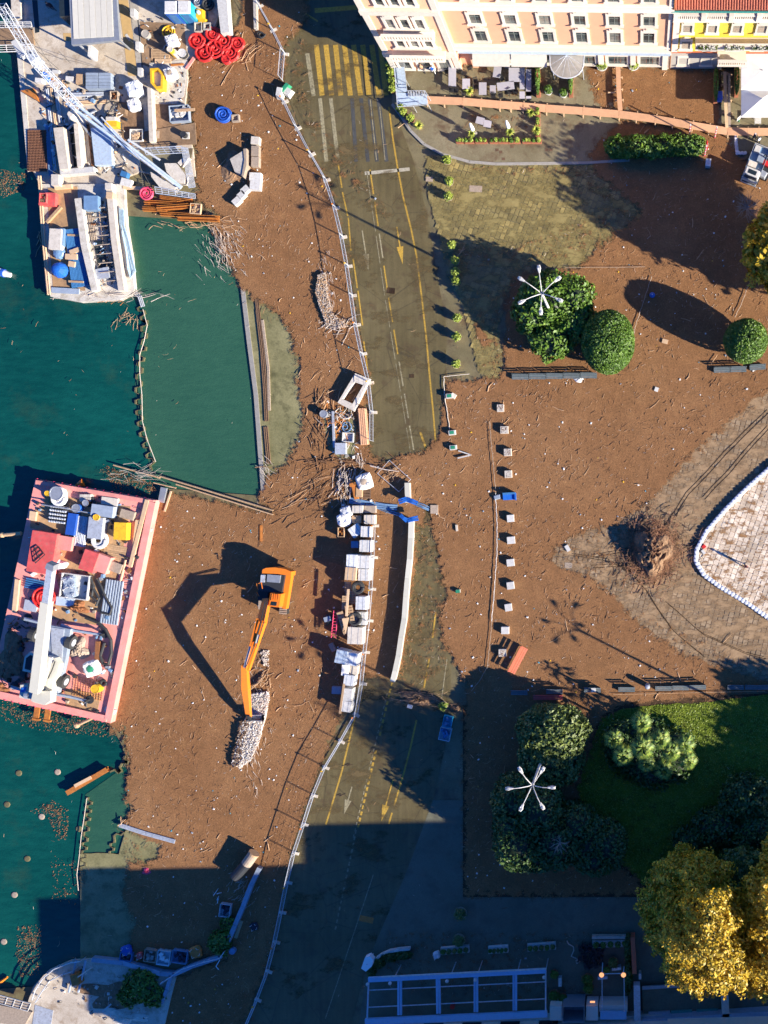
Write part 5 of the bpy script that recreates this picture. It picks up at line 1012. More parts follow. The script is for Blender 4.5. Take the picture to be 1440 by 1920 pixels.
def heap(name, label, cat, x, y, rx, ry, h, mat, seed, ang=0, z=-.05, rough_=.16, kind=None):
    """irregular low mound"""
    c = P(x, y, 0); b = MB(); n = 28; m_ = 9; rg = random.Random(seed); vs = []; ph = [rg.uniform(0, 6) for _ in range(6)]
    for j in range(m_ + 1):
        u = 1 - j / m_
        for i in range(n):
            a = 6.283 * i / n; rr = u * (1 + rough_ * math.sin(3 * a + ph[0]) + rough_ * .6 * math.sin(5 * a + ph[1]) + rg.gauss(0, .03)); px, py = rx * S * rr * math.cos(a), ry * S * rr * math.sin(a); ca, sa = math.cos(R(-ang)), math.sin(R(-ang))
            vs.append((c.x + px * ca - py * sa, c.y + px * sa + py * ca, z + h * (1 - u * u) * (1 + rg.gauss(0, .14 if 0 < j < m_ else 0))))
    b.add(vs, [(j * n + i, j * n + (i + 1) % n, (j + 1) * n + (i + 1) % n, (j + 1) * n + i) for j in range(m_) for i in range(n)]); return b.obj(name, mat, label=label, cat=cat, kind=kind)

# ------------------------------------------------------------------ construction quay, top left
QY = [(30, -400), (30, 95), (44, 200), (52, 300), (66, 330), (74, 345), (232, 345), (240, 330), (262, 322), (300, 330), (366, 330), (362, 285), (345, 205), (352, 150), (350, 112), (372, 100), (400, 60), (425, -20), (425, -400)]
b = MB(); b.prism(W(QY, .1), -.9, .10); quay = b.obj('quay', 'quay', kind='structure')
def qb(name, mat, poly, z0, z1): b = MB(); b.prism(W(poly, z1), z0, z1); return b.obj(name, mat, quay)
qb('edge_stone', 'quay_edge', [(32, 104), (42, 102), (60, 320), (52, 322)], .10, .16); qb('paving_strip', 'ochre_tactile', [(222, 0), (240, 0), (258, 142), (240, 142)], .10, .115); qb('paving_strip', 'ochre_tactile', [(118, 62), (136, 62), (138, 76), (120, 77)], .10, .114); qb('paving_strip', 'ochre_tactile', [(240, 56), (262, 56), (262, 68), (241, 68)], .116, .125)
qb('concrete_pad', 'concrete', [(240, -20), (258, -20), (268, 140), (258, 142)], .10, .13); qb('mud_patch', 'mud_pile', [(226, 205), (268, 200), (272, 262), (228, 268)], .10, .13); qb('mud_patch', 'mud_pile', [(280, 195), (342, 196), (338, 245), (290, 262)], .10, .14); qb('mud_patch', 'dusty', [(262, 40), (345, 45), (350, 100), (290, 130), (265, 120)], .10, .125)
qb('wet_concrete', 'quay_edge', [(280, 118), (352, 112), (345, 180), (330, 195), (285, 190)], .125, .15); qb('concrete_platform', 'dusty', [(262, 248), (366, 230), (368, 270), (262, 275)], .10, .22); qb('sunken_floor', 'cafe_paving', [(262, 280), (362, 278), (352, 335), (262, 320)], .10, .12); qb('drain', 'dark_metal', [(256, 20), (258, 20), (268, 130), (266, 130)], .13, .135)
qb('trench', 'glass_dark', [(118, 235), (140, 232), (146, 312), (126, 315)], .10, .11); qb('trench', 'glass_dark', [(60, 0), (70, 0), (74, 60), (66, 62)], .10, .112)
# parapet coping and step walls of the trench
def wallp(mat, poly, z0, z1, label, name='concrete_wall', cat='wall'): b = MB(); b.prism(W(poly, z1), z0, z1); return b.obj(name, mat, label=label, cat=cat)
wallp('pale_concrete', [(100, 240), (118, 238), (128, 316), (112, 318)], .1, 1.3, 'cream concrete trench wall, left one below the crane foot'); wallp('pale_concrete', [(138, 232), (146, 231), (153, 312), (145, 313)], .1, 1.2, 'cream concrete trench wall, right one below the crane foot')
wallp('pale_blue_steel', [(170, 240), (207, 238), (210, 308), (178, 310)], .1, .7, 'pale blue-grey steel lid beside the trench', 'hatch_cover', 'hatch cover'); wallp('white_paint', [(112, 318), (175, 312), (176, 322), (113, 328)], .1, .9, 'white concrete beam closing the trench at its lower end')
wallp('pale_concrete', [(276, 165), (283, 165), (288, 265), (280, 266)], .1, .9, 'long thin concrete wall right of the quay trench'); wallp('white_paint', [(402, -40), (422, -40), (430, 60), (414, 62)], .1, 1.1, 'white steel beam lying upright beside the red hose pile', 'steel_beam', 'beam')
wallp('concrete', [(474, -20), (480, -20), (481, 52), (476, 53)], -.1, .5, 'thin pale concrete kerb beside the top of the fence')
# timber/pipe bundles along the quay
for i, (pts, mt, r_, n, w, lb) in enumerate((([(88, 165), (104, 320)], 'light_metal', .07, 2, 6, 'two pale pipes running down the quay, left pair'), ([(96, 165), (112, 300)], 'pale_wood', .06, 2, 5, 'two pink-brown boards running down the quay'), ([(104, 165), (114, 230)], 'white_paint', .09, 2, 7, 'two white pipes at the foot of the crane'), ([(120, 195), (200, 190)], 'pale_wood', .06, 3, 9, 'boards lying across above the trench, upper bundle'), ([(120, 150), (128, 200)], 'wood', .07, 3, 10, 'short upright boards left of the trench pipes'),
        ([(133, 178), (195, 176)], 'light_metal', .12, 2, 8, 'two thick grey pipes lying in the timber frame'), ([(165, 232), (174, 312)], 'rust', .05, 2, 5, 'thin rusty bars along the blue-grey lid'), ([(88, 235), (96, 330)], 'steel_blue', .05, 4, 8, 'tangled blue-grey rods beside the rusty grating'), ([(130, 250), (162, 246)], 'grey_metal', .04, 3, 60, 'steel struts spanning the trench'))):
    pipes('pipe_bundle', lb, 'pipes', pts, mt, r_, n, w, .12, 'pipes and boards on the quay')
b = MB()
for k in range(12): b.tube([P(53 + k * 2.6, 243, .3), P(55 + k * 2.9, 322, .3)], .025, 4)
for k in range(16): b.tube([P(52, 245 + k * 5, .35), P(88, 244 + k * 5, .35)], .025, 4)
b.box(P(70, 283, .1), (2.0, 4.3, .12)); b.obj('rusty_grating', 'rusty_grid', label='rusty brown steel grating at the left edge of the quay', cat='grating')
# white pavilion roof
t = thing('pavilion', 'small pavilion with a flat cream roof of seven seamed panels', 'pavilion', P(176, 20, 0)); zt = 3.6
FR = [(126, -90), (212, -90), (224, 75), (134, 84)]; b = MB(); b.prism(W(FR, zt), zt - .35, zt); b.obj('roof_edge', 'grey_metal', t)
for k in range(7):
    u0, u1 = k / 7, (k + 1) / 7; pa = [(131 + 76 * u0, -85), (131 + 76 * u1 - .6, -85), (138 + 75 * u1 - .6, 72 - 4 * u1), (138 + 75 * u0, 72 - 4 * u0)]; b = MB(); b.prism(W(pa, zt + .06), zt + .002, zt + .06 + .01 * (k % 2)); b.obj('roof_panel', 'cream_panel', t)
b = MB(); b.prism(W([(140, -60), (200, -60), (206, 55), (146, 60)], 0.1), .1, zt - .36); b.obj('wall', 'glass_dark', t)
for x, y in ((136, 74), (214, 66)): b = MB(); c = P(x, y, zt - .4); b.box((c.x, c.y, .1), (.15, .15, zt - .5)); b.obj('post', 'grey_metal', t)
# gangways to the left
def grid_rail(name, label, poly, z, n, mat='white_paint', deck=None, cat='gangway'):
    t = thing(name, label, cat, P(poly[0][0], poly[0][1], 0)); a, e, c, d = [P(*q, z) for q in poly]
    if deck: b = MB(); b.prism([(v.x, v.y) for v in (a, e, c, d)], z - .15, z - .06); b.obj('deck', deck, t)
    b = MB()
    for u in (0, .33, .66, 1): b.tube([a.lerp(d, u), e.lerp(c, u)], .05 if u in (0, 1) else .03, 5)
    b.obj('rail', mat, t); b = MB()
    for k in range(n + 1): u = k / n; b.tube([a.lerp(e, u), d.lerp(c, u)], .035, 5)
    b.obj('crossbar', mat, t); return t
grid_rail('gangway', 'white railed gangway at the left edge, upper one', [(-40, 41), (58, 41), (60, 50), (-40, 53)], 1.3, 6, deck=None); grid_rail('gangway', 'white railed gangway at the left edge, lower one above the water', [(-40, 86), (62, 83), (66, 95), (-40, 99)], 1.2, 6)
b = MB(); b.prism(W([(-200, 54), (60, 53), (64, 83), (-200, 86)], .5), .3, .5); b.obj('landing_deck', 'dusty', label='brown ribbed landing deck between the two white gangways', cat='deck')
b = MB(); b.prism(W([(17, -80), (37, -80), (39, 34), (22, 34)], .5), .1, .5); b.obj('concrete_pier', 'pale_concrete', label='narrow pale pier running up to the top left corner', cat='pier')
# lattice boom of a large crane crossing the quay diagonally
def lattice(t, A, B_, w, n, mat, r=.05, name='lattice_segment'):
    d = (B_ - A); u = d.normalized(); s_ = Vector((-u.y, u.x, 0)).normalized(); v = u.cross(s_); cs = [s_ * w / 2 + v * w / 2, -s_ * w / 2 + v * w / 2, -s_ * w / 2 - v * w / 2, s_ * w / 2 - v * w / 2]
    for c in cs: b = MB(); b.tube([A + c, B_ + c], r, 6); b.obj('chord', mat, t)
    b = MB()
    for k in range(n):
        p, q = A + d * k / n, A + d * (k + 1) / n
        for i in range(4): c, e = cs[i], cs[(i + 1) % 4]; b.tube([p + c, q + e] if k % 2 else [p + e, q + c], r * .6, 4); b.tube([p + c, p + e], r * .5, 4)
    b.obj('bracing', mat, t)
t = thing('crawler_crane', 'pale steel lattice crane boom lying diagonally across the quay works', 'crane', P(150, 210, 0))
lattice(t, P(2, 10, 12), P(70, 120, 7.5), .7, 10, 'light_metal', .04); lattice(t, P(70, 120, 7.5), P(150, 205, 3.5), .8, 12, 'light_metal', .04)
b = MB(); A, B_ = P(128, 190, 3.2), P(340, 352, 1.2)
for o in (-.28, .28): u = (B_ - A).normalized(); s_ = Vector((-u.y, u.x, 0)); b.tube([A + s_ * o, B_ + s_ * o * .3], .17, 8, .13)
b.obj('boom', 'pale_blue_steel', t); b = MB(); b.tube([P(190, 220, 3.4), P(262, 296, 2.6), P(325, 345, 1.4)], .08, 6); b.tube([P(240, 262, 3), P(300, 300, 2)], .12, 6); b.obj('boom_brace', 'light_metal', t)
b = MB(); c = P(138, 218, 1.5); b.lathe((c.x, c.y, .1), [(.6, 0), (.6, .5), (.45, .9), (.5, 1.6), (.3, 2.0)], 14); b.obj('slewing_post', 'beige_block', t); b = MB()
for a in range(4): e = Vector((c.x + math.cos(a * 1.57 + .6) * 2, c.y + math.sin(a * 1.57 + .6) * 2, .2)); b.tube([(c.x, c.y, .8), e], .12, 6)
b.obj('outrigger', 'grey_metal', t)
for k, (x0, y0, x1, y1) in enumerate(((30, 60, 110, 130), (60, 96, 190, 128), (110, 96, 132, 118), (44, 40, 100, 130), (255, 300, 282, 348), (262, 300, 268, 350))): b = MB(); b.tube([P(x0, y0, 5 if k < 4 else 2.2), P(x1, y1, .6)], .02, 4); b.obj('cable', 'dark_metal', t)
slab('counterweight', 'white rectangular counterweight hung on the lattice boom', 'counterweight', 34, 90, 11, 32, 5.6, 6.1, 'white_paint', -32)
slab('control_cabin', 'pale grey slanted control cabin beside the lattice boom', 'cabin', 60, 107, 12, 18, .1, 1.4, 'light_metal', 50)
# pergola-like steel formwork rack and other top-left things
t = thing('formwork_stack', 'stack of blue-grey steel formwork panels in two rows above the trench', 'formwork', P(186, 150, 0)); 
for i in range(2):
    for k in range(5): c = P(172 + i * 24, 139 + k * 6, .9); b = MB(); b.box((c.x, c.y, .1), (22.5 * S, 5.3 * S, .8)); b.obj('panel', 'grey_blue', t)
for i, (x, y) in enumerate(((248, 23), (258, 85), (262, 134))):
    c = P(x, y, .9); t = thing('ballast_block', ('upper', 'middle', 'lowest')[i] + ' white fence ballast block beside the ochre strip', 'block', (c.x, c.y, .1), 'white ballast blocks'); b = MB(); b.box((c.x, c.y, .1), (.45, .8, .8)); b.obj('block', 'white_paint', t); b = MB(); b.tube([(c.x - .5, c.y + .3, .1), (c.x - .45, c.y + .2, 1.8)], .04, 5); b.obj('post', 'dark_metal', t)
slab('paper_sheet', 'white sheet lying on the ochre strip', 'sheet', 240, 70, 5, 14, .13, .15, 'white_paint', -35); slab('sign_board', 'white narrow sign board beside the pavilion', 'sign', 168, 95, 6, 20, .4, 1.6, 'white_paint', 5)
t = thing('portable_toilets', 'pair of turquoise and blue cabins with white roofs at the top', 'cabin', P(335, 15, 0))
for i, (x, mt) in enumerate(((318, 'tarp_blue'), (343, 'cyan_plastic'))):
    c = P(x, 12, 2.2); b = MB(); b.box((c.x + .12, c.y - .1, .1), (1.25, 1.3, 2.1)); cb = b.obj('cabin', mt, t); b = MB(); b.box((c.x + .12, c.y - .1, 2.2), (1.3, 1.35, .14), taper=.85); b.obj('roof', 'white_paint', cb); b = MB(); b.box((c.x + .12, c.y - .79, .3), (.75, .04, 1.7)); b.obj('door', 'blue_sheet', cb)
t = thing('yellow_machine', 'small yellow machine beside the turquoise cabins', 'machine', P(373, 24, 0)); c = P(373, 24, 1); b = MB(); b.box((c.x, c.y, .3), (.8, 1.0, .7), taper=.8); b.box((c.x + .1, c.y - .6, .2), (1.0, .5, .4), taper=.7); b.obj('body', 'yellow_paint', t); b = MB(); b.lathe((c.x, c.y, .95), [(.2, 0), (.2, .3), (.1, .35)], 8); b.obj('cap', 'white_paint', t); b = MB()
for s_ in (-1, 1): b.box((c.x + s_ * .38, c.y, .1), (.15, .9, .3))
b.obj('track', 'rubber', t)
coil('black corrugated hose coil at the top by the white beam', 390, 8, 11, 'black_rubber', 5, .10, 1, .1); coil('grey hose coil at the top beside the black one', 371, 3, 8, 'grey_metal', 4, .08, 2, .1)
coil('yellow cable coil above the white bulk bag', 315, 59, 12, 'yellow_paint', 6, .05, 3, .12); bag('white bulk bag below the yellow cable coil', 321, 75, 11, z=.12, seed=5); bag('white bulk bag full of rubble beside the yellow skip', 318, 137, 11, z=.12, seed=6, fill='grey_wood'); bag('big greyish plastic-wrapped load by the quay wall', 250, 165, 14, 'plastic_wrap', .1, 1.1, 7); bag('tied white bag below the plastic-wrapped load', 250, 195, 11, z=.1, seed=8)
barrel('concrete well ring with a pale core', 272, 63, 7.5, 'stone_grey', .1, .5, 'well_ring', 'concrete'); barrel('yellow-green tank beside the pallets', 318, 92, 5.5, 'yellow_paint', .1, 1.3, 'tank', 'beige_block'); barrel('white tank right of the yellow-green one', 326, 97, 5.5, 'white_paint', .1, .8, 'tank', 'white_paint'); barrel('dark bucket on a white block near the pallets', 341, 99, 8, 'dark_metal', .2, .5, 'bucket', 'white_paint')
barrel('dark round bollard on the concrete platform', 343, 251, 5.5, 'dark_metal', .22, .6, 'bollard', 'dark_metal'); slab('footing', 'white square footing under the dark round bollard', 'block', 348, 254, 13, 12, .22, .34, 'white_paint')
planks('pallet', 'broken wooden pallet lying near the tanks, upper one', 'pallet', 300, 100, 34, 18, .12, 'wood', 0, 6); planks('pallet', 'pale pallet boards lying below the upper pallet', 'pallet', 305, 114, 30, 9, .12, 'pale_wood', 0, 4)
slab('plank', 'orange plank above the yellow skip', 'plank', 332, 121, 24, 3.5, .16, .24, 'orange_steel', -4); slab('plank', 'light red board sticking out into the debris', 'plank', 357, 117, 5, 28, .16, .30, 'barge_red', 35)
crate('kerb_block', 'hollow pale concrete block, left of two by the red hoses', 'block', 371, 50, 14, 17, .1, .6, 'concrete', 0); crate('kerb_block', 'hollow pale concrete block, right of two by the red hoses', 'block', 388, 49, 14, 14, .1, .6, 'concrete', 0, th=.14)
# yellow skip
t = thing('skip', 'yellow steel skip with pointed ends filled with rubble', 'skip', P(291, 146, 0)); pl = [(281, 128), (297, 127), (306, 140), (305, 166), (292, 167), (282, 155)]; inn = [(285, 132), (296, 131), (302, 141), (301, 161), (294, 162), (286, 153)]
for i in range(6): j = (i + 1) % 6; b = MB(); b.prism(W([pl[i], pl[j], inn[j], inn[i]], 1.0), .15, 1.0); b.obj('side', 'yellow_paint', t)
b = MB(); b.prism(W(inn, .6), .15, .55); b.obj('rubble', 'bag_white', t)
crate('crate', 'grey crate with planks across it at the debris edge', 'crate', 335, 212, 36, 30, .12, .7, 'grey_blue', -4, 'white_paint'); slab('plank', 'tan plank lying across the grey crate', 'plank', 346, 206, 38, 5, .72, .80, 'wood', -3); crate('crate', 'wooden crate framed in pale concrete by the thin wall', 'crate', 255, 253, 24, 22, .12, .5, 'white_paint', 0, 'pale_wood'); slab('hatch', 'dark mud-filled hatch on the concrete platform', 'hatch', 292, 252, 12, 14, .22, .30, 'grey_wood')
crate('dustbin', 'square rusty-brown bin frame right of the pipes', 'bin', 213, 179, 14, 17, .12, .7, 'grey_wood', 0, 'rust'); slab('sand_heap', 'yellowish sand slab below the square bin frame', 'sand', 228, 203, 24, 26, .1, .3, 'dusty', 10, taper=.6)
t = thing('mini_loader', 'small yellow loader with a black hose above the trench', 'machine', P(212, 232, 0)); c = P(208, 232, .9); b = MB(); b.box((c.x, c.y, .35), (1.5, .7, .6), taper=.85); b.obj('body', 'yellow_paint', t); b = MB(); b.box((c.x, c.y + .5, .3), (1.2, .5, .7), taper=.8); b.obj('engine', 'beige_block', t); b = MB()
for s_ in (-1, 1): b.tube([(c.x + s_ * .6, c.y - .3, .3), (c.x + s_ * .6, c.y + .3, .3)], .2, 8)
b.obj('wheel', 'rubber', t); b = MB(); cc = P(212, 204, .5); b.tube([cc + Vector((math.cos(a) * .9, math.sin(a) * .7, .15)) for a in [i * .5 for i in range(11)]], .06, 6); b.tube([cc + Vector((.4, .6, .2)), P(196, 222, .4), P(192, 238, .3)], .06, 6); b.obj('hose', 'black_rubber', t)
b = MB(); b.prism(W([(38, 170), (62, 165), (72, 190), (52, 178)], .5), .1, .5); b.obj('tarpaulin', 'orange_steel', label='crumpled orange-red tarpaulin at the quay edge', cat='tarpaulin'); slab('box', 'white box above the orange tarpaulin', 'box', 72, 150, 13, 8, .1, .7, 'white_paint', 5); slab('box', 'blue and white box beside the lattice boom', 'box', 83, 141, 8, 12, .1, .8, 'tarp_blue', -30)
slab('box', 'flat white box above the formwork stack, left', 'box', 104, 134, 13, 6, .1, .4, 'white_paint', 5); slab('box', 'white box above the trench, next to the formwork', 'box', 130, 147, 14, 8, .1, .6, 'white_paint', 5); slab('box', 'brown open case left of the formwork stack', 'box', 150, 148, 15, 18, .1, .7, 'wood', 4)
# red hose heap
for i, (x, y, r_, lb) in enumerate(((370, 77, 15, 'upper left of the pile'), (384, 99, 17, 'lowest left of the pile'), (404, 92, 17, 'middle of the pile'), (400, 64, 13, 'top of the pile beside the white beam'), (420, 78, 17, 'right of the middle'), (432, 100, 16, 'lower right of the pile'), (446, 82, 12, 'right end of the pile'), (425, 112, 8, 'small one at the bottom'))):
    coil('bright red hose coil, ' + lb, x, y, r_, 'red_plastic', 7, .11, 20 + i, .0, group='red hose coils in a heap', r0=.22)
logs('driftwood_heap', 'pale branch heap lying on the debris right of the red hoses', 'driftwood', 452, 100, 2.6, 18, (40, 26), 5, z=0, ang=-55); coil('black ring hose half sunk in the debris by the fence', 488, 62, 8, 'black_rubber', 2, .07, 31, -.02)
t = thing('barrier_stack', 'folded white plastic barrier lying upright on the debris beside the fence', 'barrier', P(528, 168, 0)); 
for i, (x, y, w, h, a, m_) in enumerate(((523, 172, 12, 20, 10, 'white_paint'), (533, 163, 22, 8, -50, 'green_plastic'), (538, 170, 14, 16, 35, 'white_paint'))): c = P(x, y, .7); b = MB(); b.box((c.x, c.y, -.05), (w * S, h * S, .8 - i * .1), R(-a), taper=.8); b.obj('panel', m_, t)
coil('thick blue hose coil lying on the brown debris', 419, 215, 14, 'blue_plastic', 9, .10, 33, -.02, r0=.18); crate('crate', 'small grey square frame beside the blue hose coil', 'crate', 441, 221, 14, 13, -.02, .35, 'grey_wood', -5, None, th=.12)
# steel sheet pocket and stacked blocks in the debris
t = thing('concrete_fin', 'pointed concrete buttress standing in a pit in the debris', 'concrete block', P(448, 305, 0)); b = MB(); b.prism(W([(431, 298), (455, 283), (459, 300), (454, 327), (440, 322)], .9), -.2, .9); b.obj('buttress', 'concrete', t); b = MB(); b.prism(W([(456, 279), (462, 278), (462, 310), (456, 332), (453, 330), (458, 300)], 1.0), -.2, 1.0); b.obj('timber_lining', 'grey_wood', t)
heap('debris_hollow', 'low rim of broken sticks round the pointed concrete buttress', 'driftwood', 440, 315, 26, 30, .25, 'mud_pile', 3, 20)
for i, (x, y, w, h, a, m_, lb) in enumerate(((478, 263, 15, 14, 5, 'beige_block', 'small pale block at the top of the short row'), (478, 283, 14, 19, 2, 'grey_wood', 'brown upper slab of the row in the debris'), (478, 303, 14, 18, 2, 'grey_wood', 'brown lower slab of the row in the debris'), (478, 331, 21, 15, 2, 'white_paint', 'white upper block of the row in the debris'), (478, 347, 19, 17, 3, 'white_paint', 'white lower block of the row in the debris'), (459, 355, 15, 11, -42, 'white_paint', 'upper of three tilted white blocks left of the row'), (452, 365, 14, 11, -42, 'white_paint', 'middle of three tilted white blocks left of the row'), (443, 376, 16, 11, -42, 'white_paint', 'lowest of three tilted white blocks left of the row'))):
    slab('concrete_block', lb, 'block', x, y, w, h, -.1, .55, m_, a, 'blocks standing in the debris')
# tall wire-mesh frames and cast things right of the boom
for i, (poly, lb) in enumerate((([(268, 278), (340, 274), (352, 286), (274, 290)], 'upper grey mesh fence frame lying beside the boom'), ([(340, 276), (352, 278), (366, 350), (354, 352)], 'right grey mesh fence frame standing along the debris edge'), ([(290, 350), (366, 364), (366, 372), (292, 362)], 'lower grey mesh frame above the orange beams'))): grid_rail('fence_section', lb, poly, .9, 6, 'light_metal', None, 'mesh panel')
for i, (poly, lb) in enumerate((([(282, 322), (300, 332), (330, 350), (326, 358), (300, 352), (284, 332)], 'cream cast concrete hull section, left of two under the boom tip'), ([(308, 306), (330, 306), (348, 328), (346, 344), (330, 342), (312, 322)], 'cream cast concrete hull section, right of two under the boom tip'))): b = MB(); b.prism(W(poly, .9), .1, .9); b.obj('concrete_section', 'beige_block', label=lb, cat='concrete section', group='cast concrete sections')
slab('post', 'short pale post left of the cast sections', 'post', 343, 300, 7, 22, .1, .8, 'beige_block', 45); coil('bright pink hose coil hanging under the boom tip', 277, 364, 12, 'pink_plastic', 7, .08, 41, .3); slab('box', 'pale blue box by the boom, beside a red cloth', 'box', 232, 326, 12, 10, .1, .7, 'blue_sheet', 20); slab('box', 'white and red boards right of the trench end', 'boards', 236, 342, 20, 14, .1, .5, 'white_paint', 15); slab('timber', 'pale timber lying below the boards at the trench end', 'timber', 250, 352, 40, 6, .1, .35, 'pale_wood', 3)
# orange steel beams at the basin corner
for i, (x, y, w, h, a, lb) in enumerate(((300, 380, 62, 9, 3, 'uppermost of the orange beams'), (290, 392, 46, 8, 2, 'short orange beam at the left'), (330, 388, 70, 9, -4, 'middle orange beam'), (345, 375, 28, 8, -10, 'short orange beam beside the pallet block'), (330, 402, 60, 8, 4, 'lower left orange beam'), (372, 409, 78, 11, 2, 'long lowest orange beam sticking out right'), (318, 371, 40, 6, 8, 'thin orange beam under the pink hose'))):
    c = P(x, y, .35); t = thing('steel_beam', lb + ' at the basin corner', 'steel beam', (c.x, c.y, -.1), 'orange steel beams'); a_ = R(-a); z0 = -.1 + .12 * (i % 3); b = MB(); L = w * S; D = h * S; ca, sa = math.cos(a_), math.sin(a_)
    b.box((c.x, c.y, z0 + .14), (L, .06, D * .6), a_)
    for s_ in (-1, 1): b.box((c.x - sa * s_ * (D / 2 - .03), c.y + ca * s_ * (D / 2 - .03), z0), (L, .05, .34), a_)
    b.box((c.x, c.y, z0 + .13), (L, D - .1, .05), a_); b.obj('web', 'orange_steel', t)
crate('wooden_form', 'pale wooden form with scroll cut-outs on the orange beams', 'form', 366, 391, 20, 19, .3, .6, 'pale_wood', 5, 'wood')
logs('driftwood_heap', 'bleached driftwood heap at the corner of the green basin', 'driftwood', 418, 467, 1.0, 170, (38, 48), 7, 'stick_grey', -.02, 60, (.012, .035), .3); logs('driftwood_heap', 'brown driftwood under the orange beams at the water edge', 'driftwood', 370, 420, 1.6, 50, (80, 14), 8, 'stick_pale', -.05, 5, (.02, .05), .2)

# ------------------------------------------------------------------ pontoon with blue pipes
t = thing('pontoon', 'long work pontoon with sandy deck left of the green basin', 'pontoon', P(155, 455, 0)); PT = [(74, 345), (232, 345), (236, 420), (246, 480), (252, 545), (225, 562), (150, 566), (95, 556), (86, 540), (80, 440)]
b = MB(); b.prism(W(PT, .3), -.8, .3); b.obj('hull', 'quay_edge', t); b = MB(); b.prism(W([(90, 352), (145, 350), (150, 470), (160, 545), (100, 545), (92, 450)], .32), .301, .33); b.obj('deck', 'deck_sand', t)
for p in ([(72, 330), (79, 440), (90, 553)], [(76, 330), (83, 440), (94, 552)]): b = MB(); b.tube([P(x, y, .5) for x, y in p], .09, 6); b.obj('edge_pipe', 'pale_wood', t)
for p, m_, w_ in (([(205, 355), (214, 450), (228, 545)], 'pale_concrete', 11), ([(146, 372), (158, 460), (178, 545)], 'quay_edge', 12)):
    b = MB(); 
    for a, e in zip(p, p[1:]): A, E = P(*a, 1.0), P(*e, 1.0); d = E - A; b.box(((A + E) / 2).xy.to_3d() + Vector((0, 0, .3)), (d.length, w_ * S, .75), math.atan2(d.y, d.x))
    b.obj('wall', m_, t)
b = MB(); b.prism(W([(175, 452), (195, 450), (208, 500), (186, 508)], .34), .331, .36); b.obj('hatch', 'glass_dark', t)
for k in range(9): y = 392 + k * 17; x = 172 + k * 3.4; b = MB(); b.tube([P(x - 8, y, .9), P(x + 24, y - 3, .9)], .05, 5); b.obj('strut', 'grey_wood', t)
b = MB(); b.prism(W([(178, 505), (202, 500), (205, 520), (180, 524)], .8), .3, .8); b.obj('bulkhead', 'light_metal', t)
for i, (pts, mt, r_, n, w, lb) in enumerate((([(186, 372), (196, 450), (208, 500)], 'pale_wood', .06, 3, 9, 'three long boards down the middle of the pontoon'), ([(168, 385), (176, 450)], 'grey_wood', .05, 4, 12, 'grey timbers beside the pontoon wall'), ([(196, 370), (204, 430), (216, 510)], 'grey_wood', .05, 2, 5, 'two long poles on the right side of the pontoon'))): pipes('pipe_bundle', lb, 'timbers', pts, mt, r_, n, w, .36, 'loose timbers on the pontoon')
pipes('pipe_stack', 'stack of long blue pipes strapped on the pontoon deck', 'pipes', [(139, 430), (152, 538)], 'blue_sheet', .09, 13, 34, .34, layers=2)
for i, (x, y) in enumerate(((140, 441), (142, 528))): slab('timber', ('upper', 'lower') + () if False else ('upper' if i == 0 else 'lower') + ' wooden batten strapping the blue pipes', 'timber', x, y, 28, 3.5, .62, .74, 'wood', 3)
for i, (x, y, w, h, a) in enumerate(((140, 470, 20, 8, -20), (133, 481, 22, 10, 2), (134, 495, 12, 10, 10))): slab('timber', ('tan offcut on top of the blue pipes, upper', 'cream block on top of the blue pipes', 'tan offcut on top of the blue pipes, lower')[i], 'timber', x, y, w, h, .64, .82, 'pale_wood', a)
slab('container_box', 'beige lidded box left of the blue pipes', 'box', 103, 448, 22, 38, .33, 1.2, 'beige_block', 3); slab('tarpaulin', 'blue wrap behind the beige lidded box', 'box', 112, 444, 14, 32, .33, 1.0, 'steel_blue', 3); 
c = P(111, 506, .8)
b = MB(); b.lathe((c.x, c.y, .33), [(.75, 0), (.85, .3), (.7, .7), (.35, .95), (.1, 1.0)], 14); b.obj('tarp_heap', 'tarp_blue', label='round heap under shiny blue and white tarpaulin', cat='tarpaulin'); c = P(110, 474, .7); b = MB(); b.lathe((c.x, c.y, .33), [(.6, 0), (.68, .25), (.5, .5), (.15, .6)], 9); b.obj('tarp_heap', 'steel_blue', label='smaller crumpled blue tarpaulin heap between box and round heap', cat='tarpaulin')
slab('red_panel', 'light red steel box at the upper left of the pontoon', 'box', 88, 373, 30, 24, .33, .9, 'red_sheet', 3); crate('crate', 'small red crate of scrap at the pontoon corner', 'crate', 80, 371, 13, 18, .9, 1.2, 'red_sheet', 3, 'mud_pile'); slab('timber', 'tan squared timber lying askew on the pontoon deck', 'timber', 100, 402, 5, 40, .34, .60, 'wood', 42); slab('timber', 'pale thick timber above the pontoon', 'timber', 118, 350, 32, 7, .33, .6, 'pale_wood', -5)
for x, y, w, h, a, m_, lb in ((103, 337, 14, 20, 0, 'beige_block', 'rounded beige block above the pontoon deck'), (203, 349, 12, 12, 0, 'beige_block', 'square cream post cap at the top of the pontoon'), (205, 366, 12, 12, 5, 'pale_wood', 'pink-tan wooden box below the cream post cap'), (170, 380, 26, 26, 0, 'steel_blue', 'heap of dark cloth and tools in the pontoon hold')): slab('block', lb, 'block', x, y, w, h, .33, 1.15, m_, a)
for i, (pts, r_, m_, lb) in enumerate((([(228, 390), (229, 420), (238, 450), (244, 480), (250, 505), (246, 518), (241, 500), (238, 470), (230, 430)], .045, 'sky_hose', 'bundle of pale blue hoses hung over the pontoon side'),)):
    t = thing('hose_bundle', lb, 'hose', P(238, 450, 0))
    for k in range(6): b = MB(); b.tube([P(x + (k - 2.5) * 1.6 * (1 if j < 5 else -.4), y + (k % 3) * 2, .5 + k * .02) for j, (x, y) in enumerate(pts)], .06, 5); b.obj('hose', m_, t)
